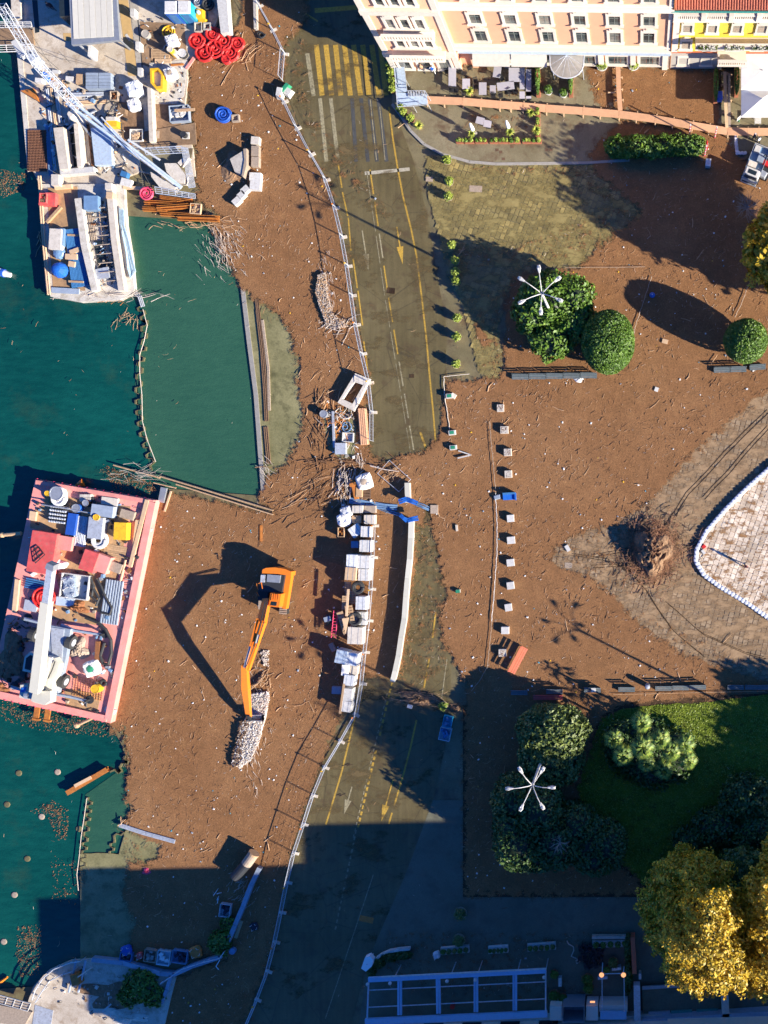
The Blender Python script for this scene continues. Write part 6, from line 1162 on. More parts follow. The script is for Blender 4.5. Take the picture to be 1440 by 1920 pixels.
pipes('pipe_bundle', 'bent pale pipes trailing from the pontoon corner into the basin', 'pipes', [(235, 528), (252, 548), (262, 556), (268, 575)], 'light_metal', .06, 3, 9, -.1)
logs('driftwood_heap', 'driftwood and reeds piled against the lower end of the pontoon', 'driftwood', 200, 552, 2.4, 60, (90, 10), 9, 'stick_grey', .2, -5, (.02, .05), .2); slab('tarpaulin', 'folded blue sheet along the lower edge of the pontoon', 'tarpaulin', 122, 545, 52, 10, .33, .5, 'grey_blue', 3); logs('driftwood_heap', 'orange-brown reeds against the pontoon corner', 'driftwood', 215, 562, 1.6, 26, (40, 6), 10, 'orange_steel', .0, -8, (.015, .03), .2)
b = MB(); b.tube([P(0, 510, 0), P(10, 513, 0), P(20, 516, -.05)], .45, 10, .25); o = b.obj('buoy', 'white_paint', label='blue and white banded float cut by the left edge of the photo', cat='buoy')
b = MB(); b.tube([P(5, 511.5, 0), P(9, 512.7, 0)], .455, 10, .43); q_ = b.obj('band', 'blue_plastic', o)
logs('branch', 'forked branch floating beside the pontoon', 'driftwood', 74, 455, 2.4, 5, (2, 30), 12, 'stick_pale', -.25, -75, (.03, .06), .05); logs('branch', 'spidery branch floating below the pontoon', 'driftwood', 235, 600, 1.6, 16, (26, 16), 13, 'stick_pale', -.25, None, (.015, .03), .1)
# ------------------------------------------------------------------ barge with crane truck
ZD = .9   # deck height
BG = [(66, 899), (292, 938), (207, 1356), (-22, 1306)]
t = thing('work_barge', 'pink-red work barge with sandy deck crowded with gear and a crane truck', 'barge', (P(130, 1120, ZD).x, P(130, 1120, ZD).y, -.3)); barge = t
b = MB(); b.prism(W(BG, ZD), -.9, ZD); b.obj('hull', 'barge_red', t)
def dk(name, mat, poly, z0=0, z1=.05): b = MB(); b.prism(W(poly, ZD + z1), ZD + z0, ZD + z1); return b.obj(name, mat, barge)
dk('deck_area', 'deck_sand', [(84, 925), (245, 950), (226, 1060), (205, 1150), (135, 1140), (120, 1130), (78, 1000)], .001, .02); dk('deck_area', 'deck_sand', [(92, 1130), (178, 1150), (180, 1172), (95, 1160)], .022, .03); dk('deck_area', 'deck_sand', [(60, 960), (84, 945), (110, 1000), (56, 990)], .024, .034)
dk('deck_area', 'deck_sand', [(120, 1290), (190, 1302), (182, 1335), (124, 1325)], .001, .022); dk('rubbing_strip', 'pale_wood', [(272, 936), (279, 938), (246, 1064), (240, 1062)], .05, .35); dk('gunwale', 'barge_red', [(279, 940), (291, 943), (208, 1352), (196, 1348)], .03, .28); dk('gunwale', 'barge_red', [(-20, 1292), (200, 1342), (198, 1354), (-22, 1304)], .03, .26)
dk('gunwale', 'barge_red', [(67, 900), (288, 938), (286, 946), (66, 908)], .03, .24); dk('rubbing_strip', 'pale_wood', [(28, 1085), (36, 1088), (30, 1150), (22, 1148)], .05, .3); dk('rubbing_strip', 'pale_wood', [(56, 958), (68, 960), (66, 977), (54, 975)], .05, .3)
b = MB()
for k in range(14):
    p = P(70 + k * 15.5, 900 + k * 2.7, ZD); b.lathe((p.x, p.y + .08, ZD - .2), [(.1, 0), (.12, .2), (.05, .3)], 6); p = P(10 + k * 14, 1311 + k * 3.1, ZD); b.lathe((p.x, p.y - .05, ZD - .2), [(.1, 0), (.12, .2), (.05, .3)], 6)
b.obj('fender_bolts', 'pink_plastic', t, kind='stuff')
for x0, y0 in ((68, 1326), (88, 1329)): b = MB(); c = P(x0, y0 + 12, ZD - .3); b.box((c.x, c.y, ZD - .45), (.55, 1.5, .14), R(-8)); b.box((c.x, c.y - .6, ZD - .45), (.8, .16, .2), R(-8)); b.obj('bracket', 'orange_steel', t)
def rod(name, label, A, B_, r, mat, cat, r2=None, knob=0, g=None): b = MB(); b.tube([A, B_], r, 9, r2); [b.lathe((A.x, A.y, A.z - knob), [(knob * .6, 0), (knob, knob * .6), (knob, knob * 1.3), (knob * .5, knob * 1.9)], 10) if knob else None]; return b.obj(name, mat, label=label, cat=cat, group=g)
rod('mooring_spud', 'tan round mooring arm sticking out at the lower end of the barge', P(144, 1360, .6), P(172, 1347, .9), .16, 'wood', 'mooring arm', None, .3); rod('mooring_spud', 'tan mooring arm sticking out at the left edge of the barge', P(4, 1003, .7), P(40, 1000, .9), .2, 'wood', 'mooring arm', None, .28)
coil('white ring fender hanging off the lower right of the barge', 212, 1328, 9, 'white_paint', 2, .2, 51, .5, 'fender', 'fender', r0=.5); coil('grey ring fender at the upper right of the barge', 281, 991, 7, 'grey_metal', 2, .14, 52, .5, 'fender', 'fender', r0=.5)
b = MB(); c = P(152, 908, .1); b.tube([P(142, 912, .0), P(148, 908, .2), P(156, 905, .1)], .12, 8, .42); b.obj('buoy', 'orange_paint', label='orange float tied at the upper side of the barge', cat='buoy'); b = MB(); b.tube([P(-2, 1843, -.2), P(14, 1832, -.1)], .2, 8, .1); b.obj('buoy', 'orange_paint', label='orange spindle float by the lower left jetty', cat='buoy')
Zb = ZD + .04; ORD = ['first', 'second', 'third', 'fourth', 'fifth', 'sixth', 'seventh']; mk('root_red', lin(.33, .16, .08), .85, var=.4, scale=2)
def bs(name, label, cat, x, y, w, h, hh, mat, ang=12, group=None, taper=1.0): return slab(name, label + ' on the barge', cat, x, y, w, h, Zb, Zb + hh, mat, ang, group, taper)
bs('container', 'big flat red container', 'container', 78, 1036, 46, 76, 1.1, 'red_sheet', 9); bs('container', 'pink hatch box right of the big red container', 'box', 117, 1018, 34, 26, .7, 'barge_red', 9); bs('steel_box', 'red steel box with dark rim, left one of a pair', 'box', 166, 1052, 27, 38, .9, 'red_sheet', 20); bs('steel_box', 'red steel box full of scrap, right one of a pair', 'box', 190, 1057, 26, 32, .8, 'barge_red', 20)
bs('steel_box', 'slate blue rectangular tank', 'tank', 191, 958, 40, 21, .9, 'grey_blue', 8); bs('crate', 'bright yellow square container', 'container', 225, 996, 23, 32, .9, 'yellow_paint', 3); bs('crate', 'small blue crate in the shade left of the pipes', 'box', 133, 983, 16, 40, .6, 'blue_plastic', 9)
bs('machine', 'grey generator unit right of the steel pipes', 'generator', 178, 990, 26, 40, .9, 'light_metal', 6); bs('grate', 'pale ridged concrete slab by the upper rim', 'slab', 205, 940, 30, 14, .3, 'beige_block', 8); bs('block', 'tan box in the upper right corner area', 'box', 238, 965, 26, 16, .4, 'grey_wood', 15); bs('crate', 'open tan crate at the right rim', 'crate', 216, 1064, 22, 18, .4, 'grey_wood', 20)
for r_ in range(5):
    for k in range(7): c = P(97 + k * 4.6 - r_ * .8, 949 + r_ * 7 + k * .6, Zb + .4); b = MB(); b.lathe((c.x, c.y, Zb), [(.13, 0), (.13, .5), (.08, .62)], 7); b.obj('gas_bottle', 'light_metal', label='grey bottle in the barge rack, %s row, %s from the left' % (ORD[r_], ORD[k]), cat='bottle', group='grey bottles in rows on the barge')
for i in range(2):
    for k in range(3): c = P(152 + k * 7, 930 + i * 7, Zb + .5); b = MB(); b.box((c.x, c.y, Zb), (.36, .34, .45)); b.obj('canister', 'beige_block', label='pale canister by the upper barge rim, %s row, %s from the left' % (ORD[i], ORD[k]), cat='canister', group='six pale canisters')
pipes('pipe_stack', 'stack of white-grey steel pipes across the middle of the barge', 'pipes', [(156, 968), (148, 1024)], 'light_metal', .09, 8, 24, Zb, layers=2); pipes('pipe_stack', 'blue-grey square tubes stacked at the right rim of the barge', 'pipes', [(216, 1088), (204, 1170)], 'grey_blue', .13, 7, 34, Zb)
pipes('pipe_stack', 'dark blue tubes left of the crane boom on the barge', 'pipes', [(48, 1092), (86, 1100)], 'blue_sheet', .1, 5, 20, Zb); pipes('timber', 'long pale wood beam along the right side of the barge', 'timber', [(258, 975), (250, 1046)], 'pale_wood', .14, 2, 7, Zb); pipes('timber', 'long pale wood beam along the lower right side of the barge', 'timber', [(236, 1050), (226, 1090)], 'pale_wood', .12, 1, 5, Zb)
pipes('pipe', 'long grey pole lying across the bottle rack on the barge', 'pipe', [(78, 946), (132, 955), (170, 962)], 'grey_metal', .07, 1, 3, Zb + .6)
for k in range(9): bs('deck_board', 'sandy deck board in the row under the yellow container, number varies only by place', 'board', 216, 1020 + k * 3.6, 42, 3.0, .10 + .01 * (k % 2), 'wood', 8, 'loose sandy deck boards') if False else dk('deck_board', 'wood', [(196 - k * .6, 1019 + k * 3.7), (238 - k * .6, 1026 + k * 3.7), (237.4 - k * .6, 1029.3 + k * 3.7), (195.4 - k * .6, 1022.3 + k * 3.7)], .022, .06)
coil('white rope ring with tan centre at the top of the barge', 121, 934, 13, 'bag_white', 3, .2, 53, Zb, 'rope', 'rope_coil', r0=.55); coil('white rope ring beside the yellow container on the barge', 196, 1012, 14, 'bag_white', 3, .2, 54, Zb, 'rope', 'rope_coil', r0=.5); coil('dark tyre ring by the canisters on the barge', 178, 939, 9, 'rubber', 2, .16, 55, Zb, 'tyre', 'tyre', r0=.6); coil('red hose coil under the crane boom on the barge', 93, 1118, 20, 'red_plastic', 8, .1, 56, Zb, r0=.3)
barrel('dirty white drum heap at the top left of the barge', 105, 925, 13, 'bag_white', Zb, .8, 'drum'); barrel('small yellow cap drum at the top left of the barge', 88, 925, 5, 'yellow_paint', Zb, .8, 'drum', 'yellow_paint'); barrel('blue drum at the middle of the upper barge', 142, 953, 8, 'tarp_blue', Zb, .7); barrel('orange-red drum beside the blue one', 160, 943, 6, 'orange_steel', Zb, .7); barrel('yellow drum above the generator', 180, 970, 6, 'yellow_paint', Zb, 1.0, 'drum', 'yellow_paint')
heap('fabric_heap', 'white crumpled sheet beside the boom tip on the barge', 'sheet', 122, 1058, 15, 10, .5, 'bag_white', 8, 0, Zb); heap('scrap_heap', 'orange-brown net heap on the barge beside the crane', 'net', 158, 1136, 16, 12, .7, 'rust', 9, 20, Zb, .25); heap('scrap_heap', 'heap of tangled chain and rope on the lower barge deck', 'rope', 160, 1215, 16, 20, .5, 'grey_wood', 10, 0, Zb, .25); heap('debris_heap', 'dark wet debris heap in the shade left of the crane', 'debris', 32, 1230, 26, 44, .35, 'mud_pile', 11, 10, Zb, .2); heap('scrap_heap', 'orange rusty scrap at the lower left corner of the barge', 'scrap', 8, 1286, 16, 10, .4, 'rust', 12, 0, Zb, .3)
crate('crate', 'white open tray with two wrapped sacks on the barge', 'tray', 139, 1100, 52, 46, Zb, Zb + .5, 'white_paint', 7, None, th=.1)
for y, w in ((1092, 'upper'), (1110, 'lower')): bag(w + ' grey sack lying in the white tray', 130, y, 12, 'grey_blue', Zb + .06, .5, y, group='two sacks in the white tray')
bs('board', 'grey board left of the crane boom', 'board', 57, 1136, 24, 20, .2, 'light_metal', 10); bs('board', 'blue-grey boards below the white tray', 'board', 122, 1128, 34, 16, .3, 'pale_blue_steel', 5); bs('timber', 'tan rack at the right of the chain heap', 'rack', 182, 1220, 8, 34, .4, 'rust', 3)
for i, p in enumerate(([(168, 1078), (176, 1100), (172, 1118), (182, 1128)], [(182, 1086), (190, 1100), (198, 1120), (210, 1140), (206, 1152), (188, 1148)], [(160, 1158), (185, 1168), (198, 1180), (208, 1200), (209, 1225), (203, 1245), (193, 1244), (188, 1230), (196, 1205)], [(172, 1098), (186, 1122), (180, 1136)])):
    b = MB(); b.tube([P(x, y, Zb + .25) for x, y in p], .13 if i != 2 else .16, 7); b.obj('hose', 'black_rubber', label=('thick black hose curling down beside the white tray', 'black hose looping over the blue-grey tubes', 'double black hose in a long loop on the lower barge deck', 'short black hose between tray and tubes')[i], cat='hose')
bag('white and green bulk bag on the lower barge deck', 170, 1254, 14, z=Zb, seed=61, fill='green_plastic'); barrel('yellow and white pump near the lower barge end', 178, 1292, 8, 'yellow_paint', Zb, .9, 'pump', 'yellow_paint'); coil('round tyre at the lower right of the barge deck', 202, 1277, 6, 'rubber', 2, .13, 57, Zb, 'tyre', 'tyre', r0=.6)
t = thing('steel_grating', 'tan mesh grating flat on the lower barge deck', 'grating', P(165, 1290, Zb)); b = MB()
for k in range(12): b.tube([P(140 + k * 5, 1268 + k, Zb + .05), P(136 + k * 5, 1304 + k, Zb + .05)], .02, 4)
for k in range(9): b.tube([P(140 - k * .5, 1268 + k * 4.3, Zb + .07), P(195 - k * .5, 1279 + k * 4.3, Zb + .07)], .02, 4)
b.obj('bars', 'orange_steel', t)
grid_rail('wire_rack', 'bent black wire frame on the big red container', [(62, 1030), (72, 1024), (84, 1040), (66, 1056)], 2.2, 2, 'dark_metal', None, 'frame')
# crane truck
c0 = P(92, 1240, 1.6); t = thing('crane_truck', 'cream mobile crane with telescopic boom parked on the lower half of the barge', 'crane truck', (c0.x, c0.y, Zb)); ct = t
def qt(name, mat, poly, z0, z1, parent=None): b = MB(); b.prism(W(poly, z1), z0, z1); return b.obj(name, mat, parent or ct)
qt('chassis', 'grey_blue', [(92, 1172), (132, 1180), (122, 1240), (108, 1300), (62, 1296), (75, 1240)], 1.5, 2.1); qt('deck_plate', 'light_metal', [(95, 1176), (120, 1180), (112, 1296), (100, 1296)], 2.1, 2.16)
for x, y in ((133, 1204), (119, 1277), (64, 1190), (50, 1262)):
    b = MB(); A = P(x, y, 1.7); u = Vector((.97, -.25, 0)) * .28; b.tube([A - u, A + u], .72, 18); w_ = b.obj('wheel', 'rubber', ct); b = MB(); b.tube([A + u * .9, A + u * 1.15], .38, 12); b.obj('rim', 'light_metal', w_)
for p in ([(115, 1172), (140, 1182), (165, 1186), (190, 1190)], [(45, 1160), (75, 1168)], [(96, 1300), (130, 1306), (162, 1314)], [(20, 1288), (50, 1296)]):
    b = MB(); b.tube([P(x, y, 1.6) for x, y in p], .19, 6, .14); oo = b.obj('outrigger', 'grey_blue', ct); c = P(*p[-1], 1.6) if p[0][0] > 80 else P(*p[0], 1.6); b = MB(); b.lathe((c.x, c.y, Zb), [(.45, 0), (.45, .1), (.12, .15), (.12, .9)], 10); b.obj('foot_pad', 'dark_metal', oo)
sup = qt('superstructure', 'crane_cream', [(85, 1230), (103, 1234), (111, 1246), (108, 1262), (98, 1280), (96, 1318), (82, 1322), (60, 1316), (66, 1280)], 2.2, 3.0); qt('counterweight', 'crane_cream', [(62, 1296), (94, 1296), (94, 1314), (84, 1322), (58, 1314)], 3.0, 3.5)
cabm = qt('cab', 'crane_cream', [(42, 1258), (46, 1232), (56, 1222), (64, 1226), (60, 1262)], 1.6, 3.6); qt('roof_glass', 'glass_dark', [(46, 1254), (49, 1234), (57, 1228), (61, 1230), (57, 1257)], 3.6, 3.63, cabm); qt('driver_cab', 'crane_cream', [(38, 1284), (52, 1284), (56, 1312), (36, 1308)], 1.4, 2.9); qt('windscreen', 'tarp_blue', [(40, 1290), (49, 1288), (48, 1298), (38, 1298)], 2.9, 2.94)
for x in (54, 61): b = MB(); A = P(x, 1303, 2.9); b.tube([A - Vector((.3, 0, 0)), A + Vector((.3, 0, 0))], .42, 12); b.obj('winch_drum', 'grey_metal', ct)
def boom(name, mat, a, e, za, ze, w0, w1, parent=None):
    A, E = P(*a, za), P(*e, ze); u = (E - A).normalized(); s_ = Vector((-u.y, u.x, 0)).normalized(); v = u.cross(s_); b = MB(); vs = []
    for p, w in ((A, w0), (E, w1)): vs += [p + s_ * w + v * w, p - s_ * w + v * w, p - s_ * w - v * w, p + s_ * w - v * w]
    b.add(vs, [(0, 1, 2, 3), (7, 6, 5, 4), (0, 4, 5, 1), (1, 5, 6, 2), (2, 6, 7, 3), (3, 7, 4, 0)]); return b.obj(name, mat, parent or ct)
bm = boom('boom', 'crane_cream', (68, 1296), (88, 1128), 3.6, 6.6, .46, .40); boom('boom_stage', 'light_metal', (87, 1135), (97, 1062), 6.5, 8.0, .32, .30, bm); boom('boom_head', 'grey_metal', (97, 1066), (99, 1056), 7.9, 8.1, .42, .36, bm); boom('lift_cylinder', 'white_paint', (80, 1285), (96, 1232), 3.2, 3.9, .14, .12); boom('side_rail', 'grey_metal', (76, 1151), (82, 1129), 6.4, 6.8, .05, .05)
b = MB(); b.tube([P(103, 1240, 3.1), P(98, 1255, 3.3), P(90, 1272, 3.2)], .06, 5); b.obj('hydraulic_hose', 'black_rubber', ct)

# ------------------------------------------------------------------ long-reach excavator
c0 = P(513, 1095, 1.2); t = thing('excavator', 'orange long-reach crawler excavator clearing a strip of debris with its bucket', 'excavator', (c0.x, c0.y, -.1)); ct = t
for x0, x1, y0, y1 in ((527, 540, 1072, 1152), (487, 498, 1068, 1140)):
    pl = [(x0 + 5, y0), (x1 + 5, y0), (x1 - 4, y1), (x0 - 4, y1)]; b = MB(); b.prism(W(pl, .9), -.05, .7); tk = b.obj('track', 'dark_metal', ct)
    for k in range(22):
        u = (k + .5) / 22; c = P(x0 + 5 - 9 * u + (x1 - x0) / 2, y0 + (y1 - y0) * u, .8); b = MB(); b.box((c.x, c.y, .7), ((x1 - x0) * S * 1.05, .13, .07), R(-6)); b.obj('track_shoe', 'grey_wood', tk)
qt('carbody', 'dark_metal', [(500, 1085), (528, 1088), (522, 1135), (494, 1130)], .3, 1.0)
qt('counterweight', 'orange_paint', [(492, 1068), (498, 1065), (515, 1064), (535, 1067), (546, 1072), (545, 1080), (520, 1076), (491, 1075)], 1.0, 2.3); qt('side_panel', 'orange_paint', [(535, 1078), (546, 1078), (536, 1142), (528, 1140)], 1.0, 1.8); qt('engine_deck', 'dark_metal', [(490, 1076), (534, 1078), (528, 1112), (484, 1108)], 1.0, 2.2)
qt('engine_hood', 'grey_metal', [(501, 1077), (526, 1079), (524, 1093), (500, 1091)], 2.2, 2.36); qt('grille', 'light_metal', [(489, 1078), (498, 1078), (496, 1092), (488, 1092)], 2.2, 2.3); qt('platform', 'black_plastic', [(484, 1106), (504, 1108), (500, 1127), (483, 1125)], 1.0, 1.6); qt('step', 'grey_wood', [(485, 1126), (491, 1127), (489, 1144), (484, 1142)], .6, 1.0)
cabm = qt('cab', 'orange_paint', [(507, 1112), (527, 1114), (523, 1139), (504, 1137)], 1.0, 2.9); 
for k in range(4): qt('roof_rib', 'orange_paint', [(509.5 + k * 4, 1114), (511.5 + k * 4, 1114), (510 + k * 4, 1126), (508 + k * 4, 1126)], 2.9, 2.96, cabm)
qt('roof_window', 'glass_dark', [(509, 1128), (519, 1129), (518, 1136), (507, 1135)], 2.9, 2.93, cabm); b = MB(); b.tube([P(484, 1094, 2.6), P(490, 1092, 2.6), P(492, 1104, 2.6)], .04, 5); b.tube([P(481, 1110, 2.0), P(486, 1118, 2.0)], .04, 5); b.tube([P(481, 1094, 2.1), P(483, 1104, 2.1), P(488, 1108, 2.1)], .04, 5); b.obj('handrail', 'orange_paint', ct)
bm = boom('boom', 'orange_paint', (500, 1125), (491, 1168), 2.0, 3.6, .34, .38); boom('boom', 'orange_paint', (491.5, 1166), (463, 1256), 3.6, 4.3, .38, .26); boom('stick', 'orange_paint', (459, 1246), (461, 1290), 4.6, 3.5, .26, .33); boom('stick', 'orange_paint', (461, 1288), (467, 1345), 3.5, 1.0, .33, .22); boom('cylinder', 'grey_metal', (470, 1210), (458, 1252), 4.2, 4.8, .10, .08); boom('cylinder', 'orange_paint', (484, 1160), (470, 1212), 3.8, 4.3, .14, .12); boom('decal', 'white_paint', (485, 1190), (480, 1206), 4.12, 4.24, .12, .12)
b = MB(); b.tube([P(497, 1128, 2.9), P(489, 1168, 4.15), P(474, 1218, 4.5), P(460, 1254, 4.9)], .045, 5); b.tube([P(502, 1130, 2.9), P(494, 1168, 4.1), P(480, 1215, 4.4)], .04, 5); b.obj('hydraulic_hose', 'black_rubber', ct); boom('hydraulic_line', 'light_metal', (479, 1180), (482, 1165), 4.0, 3.9, .05, .05); boom('bucket_link', 'dark_metal', (465, 1340), (469, 1350), 1.6, .9, .16, .14)
b = MB(); c = P(478, 1346, .6); bw = .85
for s_ in (-1, 1): b.add([Vector((c.x + s_ * bw, c.y + .35, .9)), Vector((c.x + s_ * bw, c.y - .35, .75)), Vector((c.x + s_ * bw, c.y - .3, .1)), Vector((c.x + s_ * bw, c.y + .25, .05))], [(0, 1, 2, 3), (3, 2, 1, 0)])
b.box((c.x, c.y - .3, .08), (bw * 2, .06, .65)); b.box((c.x, c.y, .04), (bw * 2, .6, .05)); b.box((c.x, c.y + .3, .05), (bw * 2, .06, .8)); b.obj('bucket', 'grey_metal', ct)
# cleared strip of floating foam ahead of the bucket
def fleck(name, label, poly, n, mat, size, seed, z=-.02, h=.1, kind='stuff'):
    rg = random.Random(seed); xs = [p[0] for p in poly]; ys = [p[1] for p in poly]; b = MB(); k = 0
    while k < n:
        x, y = rg.uniform(min(xs), max(xs)), rg.uniform(min(ys), max(ys))
        if pip(x, y, poly): s_ = rg.uniform(*size); b.box(P(x, y, 0) + Vector((0, 0, z + rg.random() * h)), (s_ * rg.uniform(.4, 2), s_ * rg.uniform(.3, 1), s_ * .6), rg.random() * 3.1, taper=.7); k += 1
    o = b.obj(name, mat, kind=kind, label=label, fix=True); return o
STR = [(474, 1300), (505, 1296), (506, 1312), (497, 1350), (488, 1390), (472, 1425), (452, 1438), (436, 1434), (444, 1400), (452, 1360), (466, 1340)]
heap('rubble_strip', 'pale strip of chipped wood and foam under the excavator bucket', 'rubble', 474, 1368, 17, 62, .30, 'stick_grey', 14, 16, -.05, .22); fleck('rubble_chips', 'white and grey chips covering the pale strip by the bucket', STR, 3200, 'bag_white', (.03, .11), 15, .02, .3); fleck('rubble_chips', 'tan chips mixed into the pale strip', STR, 2600, 'stick_grey', (.03, .14), 16, .02, .3); fleck('rubble_chips', 'black wet bits in the pale strip', [(470, 1350), (452, 1350), (432, 1440), (450, 1436)], 420, 'dark_wood', (.06, .2), 17, .1, .25)
logs('driftwood_heap', 'splintered wood along the pale strip under the bucket', 'driftwood', 474, 1368, .8, 150, (26, 100), 19, 'stick_grey', .05, 75, (.01, .03), .35); logs('driftwood_heap', 'pale sticks heaped beside the excavator stick', 'driftwood', 490, 1278, 1.6, 34, (26, 30), 18, z=-.02, ang=-40); fleck('foam_flecks', 'small foam patch beside the excavator boom', [(488, 1222), (504, 1218), (504, 1250), (494, 1246)], 160, 'stick_grey', (.05, .16), 19)
HP = [(598, 515), (612, 512), (618, 560), (626, 590), (640, 600), (654, 612), (640, 616), (612, 606), (602, 580), (592, 550)]
fleck('wood_chips', 'long pale heap of wood chips on the debris left of the mesh fence', HP, 2200, 'stick_grey', (.03, .12), 21, 0, .3); fleck('wood_chips', 'tan wood chips in the long pale heap', HP, 1500, 'stick_pale', (.03, .12), 22, 0, .3); heap('chip_heap', 'brown base of the long pale wood-chip heap', 'driftwood', 610, 560, 11, 45, .22, 'stick_brown', 23, -12); logs('driftwood_heap', 'splinters across the long pale wood-chip heap', 'driftwood', 611, 556, .9, 120, (14, 70), 25, 'stick_grey', .1, 70, (.01, .03), .25); logs('driftwood_heap', 'broken white branches at the foot of the wood-chip heap', 'driftwood', 642, 610, 2.0, 26, (30, 18), 24, 'stick_grey', 0, -30)

# ------------------------------------------------------------------ mesh fences
def fence(name, label, pts, seg=58, H=1.35, tape=None):
    c = P(*pts[0], 0); t = thing(name, label, 'fence', (c.x, c.y, -.16)); L = [P(x, y, 0) for x, y in pts]; acc = [0]
    for a, e in zip(L, L[1:]): acc.append(acc[-1] + (e - a).length)
    n = max(1, round(acc[-1] / (seg * S)))
    def at(s_):
        i = max(j for j in range(len(acc) - 1) if acc[j] <= s_ + 1e-6); return L[i].lerp(L[i + 1], (s_ - acc[i]) / (acc[i + 1] - acc[i]))
    for k in range(n):
        A, E = at(acc[-1] * k / n), at(min(acc[-1] * (k + 1) / n, acc[-1] - 1e-4)); d = (E - A); u = d.normalized(); A = A + u * .05; E = E - u * .05; b = MB(); z0, z1 = .12, H
        for z in (z0, z1): b.tube([A + Vector((0, 0, z)), E + Vector((0, 0, z))], .032, 5)
        for p in (A, E): b.tube([p + Vector((0, 0, -.14)), p + Vector((0, 0, z1))], .032, 5)
        fr = b.obj('panel_frame', 'light_metal', t); b = MB(); m_ = int(d.length / .3)
        for q in range(1, m_): p = A.lerp(E, q / m_); b.tube([p + Vector((0, 0, z0)), p + Vector((0, 0, z1))], .006, 3)
        for q in range(1, 5): z = z0 + (z1 - z0) * q / 5; b.tube([A + Vector((0, 0, z)), E + Vector((0, 0, z))], .006, 3)
        b.obj('wire_mesh', 'light_metal', fr); n_ = Vector((-u.y, u.x, 0)); b = MB(); b.box((A.x, A.y, -.15), (.3, .75, .14), math.atan2(u.y, u.x)); b.obj('foot', 'pale_concrete', t)
        if k % 2 == 0: b = MB(); b.box((A.x, A.y, H - .05), (.14, .14, .14)); b.obj('clamp', 'orange_paint' if k % 4 == 0 else 'yellow_paint', t)
    return t
fence('mesh_fence', 'pale mesh fence curving from the top down the left side of the upper road', [(478, -40), (485, 5), (498, 40), (520, 64), (535, 84), (534, 120), (530, 152)]); fence('mesh_fence', 'long mesh fence between brown debris and the upper road', [(534, 190), (545, 218), (561, 245), (576, 272), (592, 305), (608, 328), (624, 362), (632, 398), (641, 432), (650, 480), (658, 525), (664, 580), (672, 625), (680, 660), (692, 705), (700, 760), (700, 828)])
fence('mesh_fence', 'mesh fence running beside the row of wrapped pallets', [(704, 985), (702, 1050), (698, 1110), (693, 1170), (686, 1230), (680, 1290), (671, 1340)], 60); fence('mesh_fence', 'long mesh fence curving down beside the lower road into the shade', [(668, 1340), (640, 1390), (618, 1425), (600, 1460), (586, 1500), (572, 1545), (556, 1590), (544, 1640), (534, 1690), (522, 1750), (508, 1810), (490, 1860), (462, 1925), (440, 1980)])
# chain barrier line of the promenade
def chain(label, pts, mat='grey_wood', r=.025, z=.12, posts=False, name='rope_line'):
    t = thing(name, label, 'rope', P(*pts[0], 0)); b = MB(); P_ = []
    for a, e in zip(pts, pts[1:]):
        n = max(2, int(math.hypot(e[0] - a[0], e[1] - a[1]) / 5)); P_ += [(a[0] + (e[0] - a[0]) * i / n + .5 * math.sin(i * 1.7), a[1] + (e[1] - a[1]) * i / n) for i in range(n)]
    b.tube([P(x, y, z) for x, y in P_], r, 4); b.obj('rope', mat, t)
    if posts:
        b = MB()
        for x, y in pts: c = P(x, y, 0); b.tube([(c.x, c.y, -.1), (c.x, c.y, z + .1)], .05, 5)
        b.obj('post', mat, t)
    return t
chain('half-sunken rope line left of the stone cubes', [(918, 790), (921, 830), (925, 870), (929, 920), (931, 990), (930, 1040), (928, 1090), (924, 1140), (920, 1190), (914, 1250), (900, 1275), (880, 1300)]); chain('thin white cord left of the stone cubes', [(929, 925), (932, 980), (932, 1035), (930, 1060), (926, 1120), (921, 1170)], 'litter', .02, .16)
chain('low chain under the lower row of benches', [(1150, 1302), (1250, 1300), (1330, 1298), (1440, 1296)], 'stick_pale', .03, .12); chain('low chain from the upper square to the dark tree', [(1060, 502), (1110, 501), (1160, 501), (1215, 500)], 'grey_wood', .025); chain('low chain along the round trees of the upper square', [(1222, 518), (1205, 570), (1190, 615), (1188, 632)], 'grey_wood', .03); chain('low chain beside the clipped dome at the right', [(1405, 530), (1390, 570), (1375, 600)], 'grey_wood', .03); chain('rusty chain at the lower end of the clipped dome shadow', [(1345, 665), (1335, 680), (1330, 690)], 'stick_pale', .03)
chain('white painted kerb line at the flooded parking corner', [(880, 701), (832, 706), (833, 740), (838, 770), (844, 810)], 'pale_concrete', .04, .02, name='kerb_line')

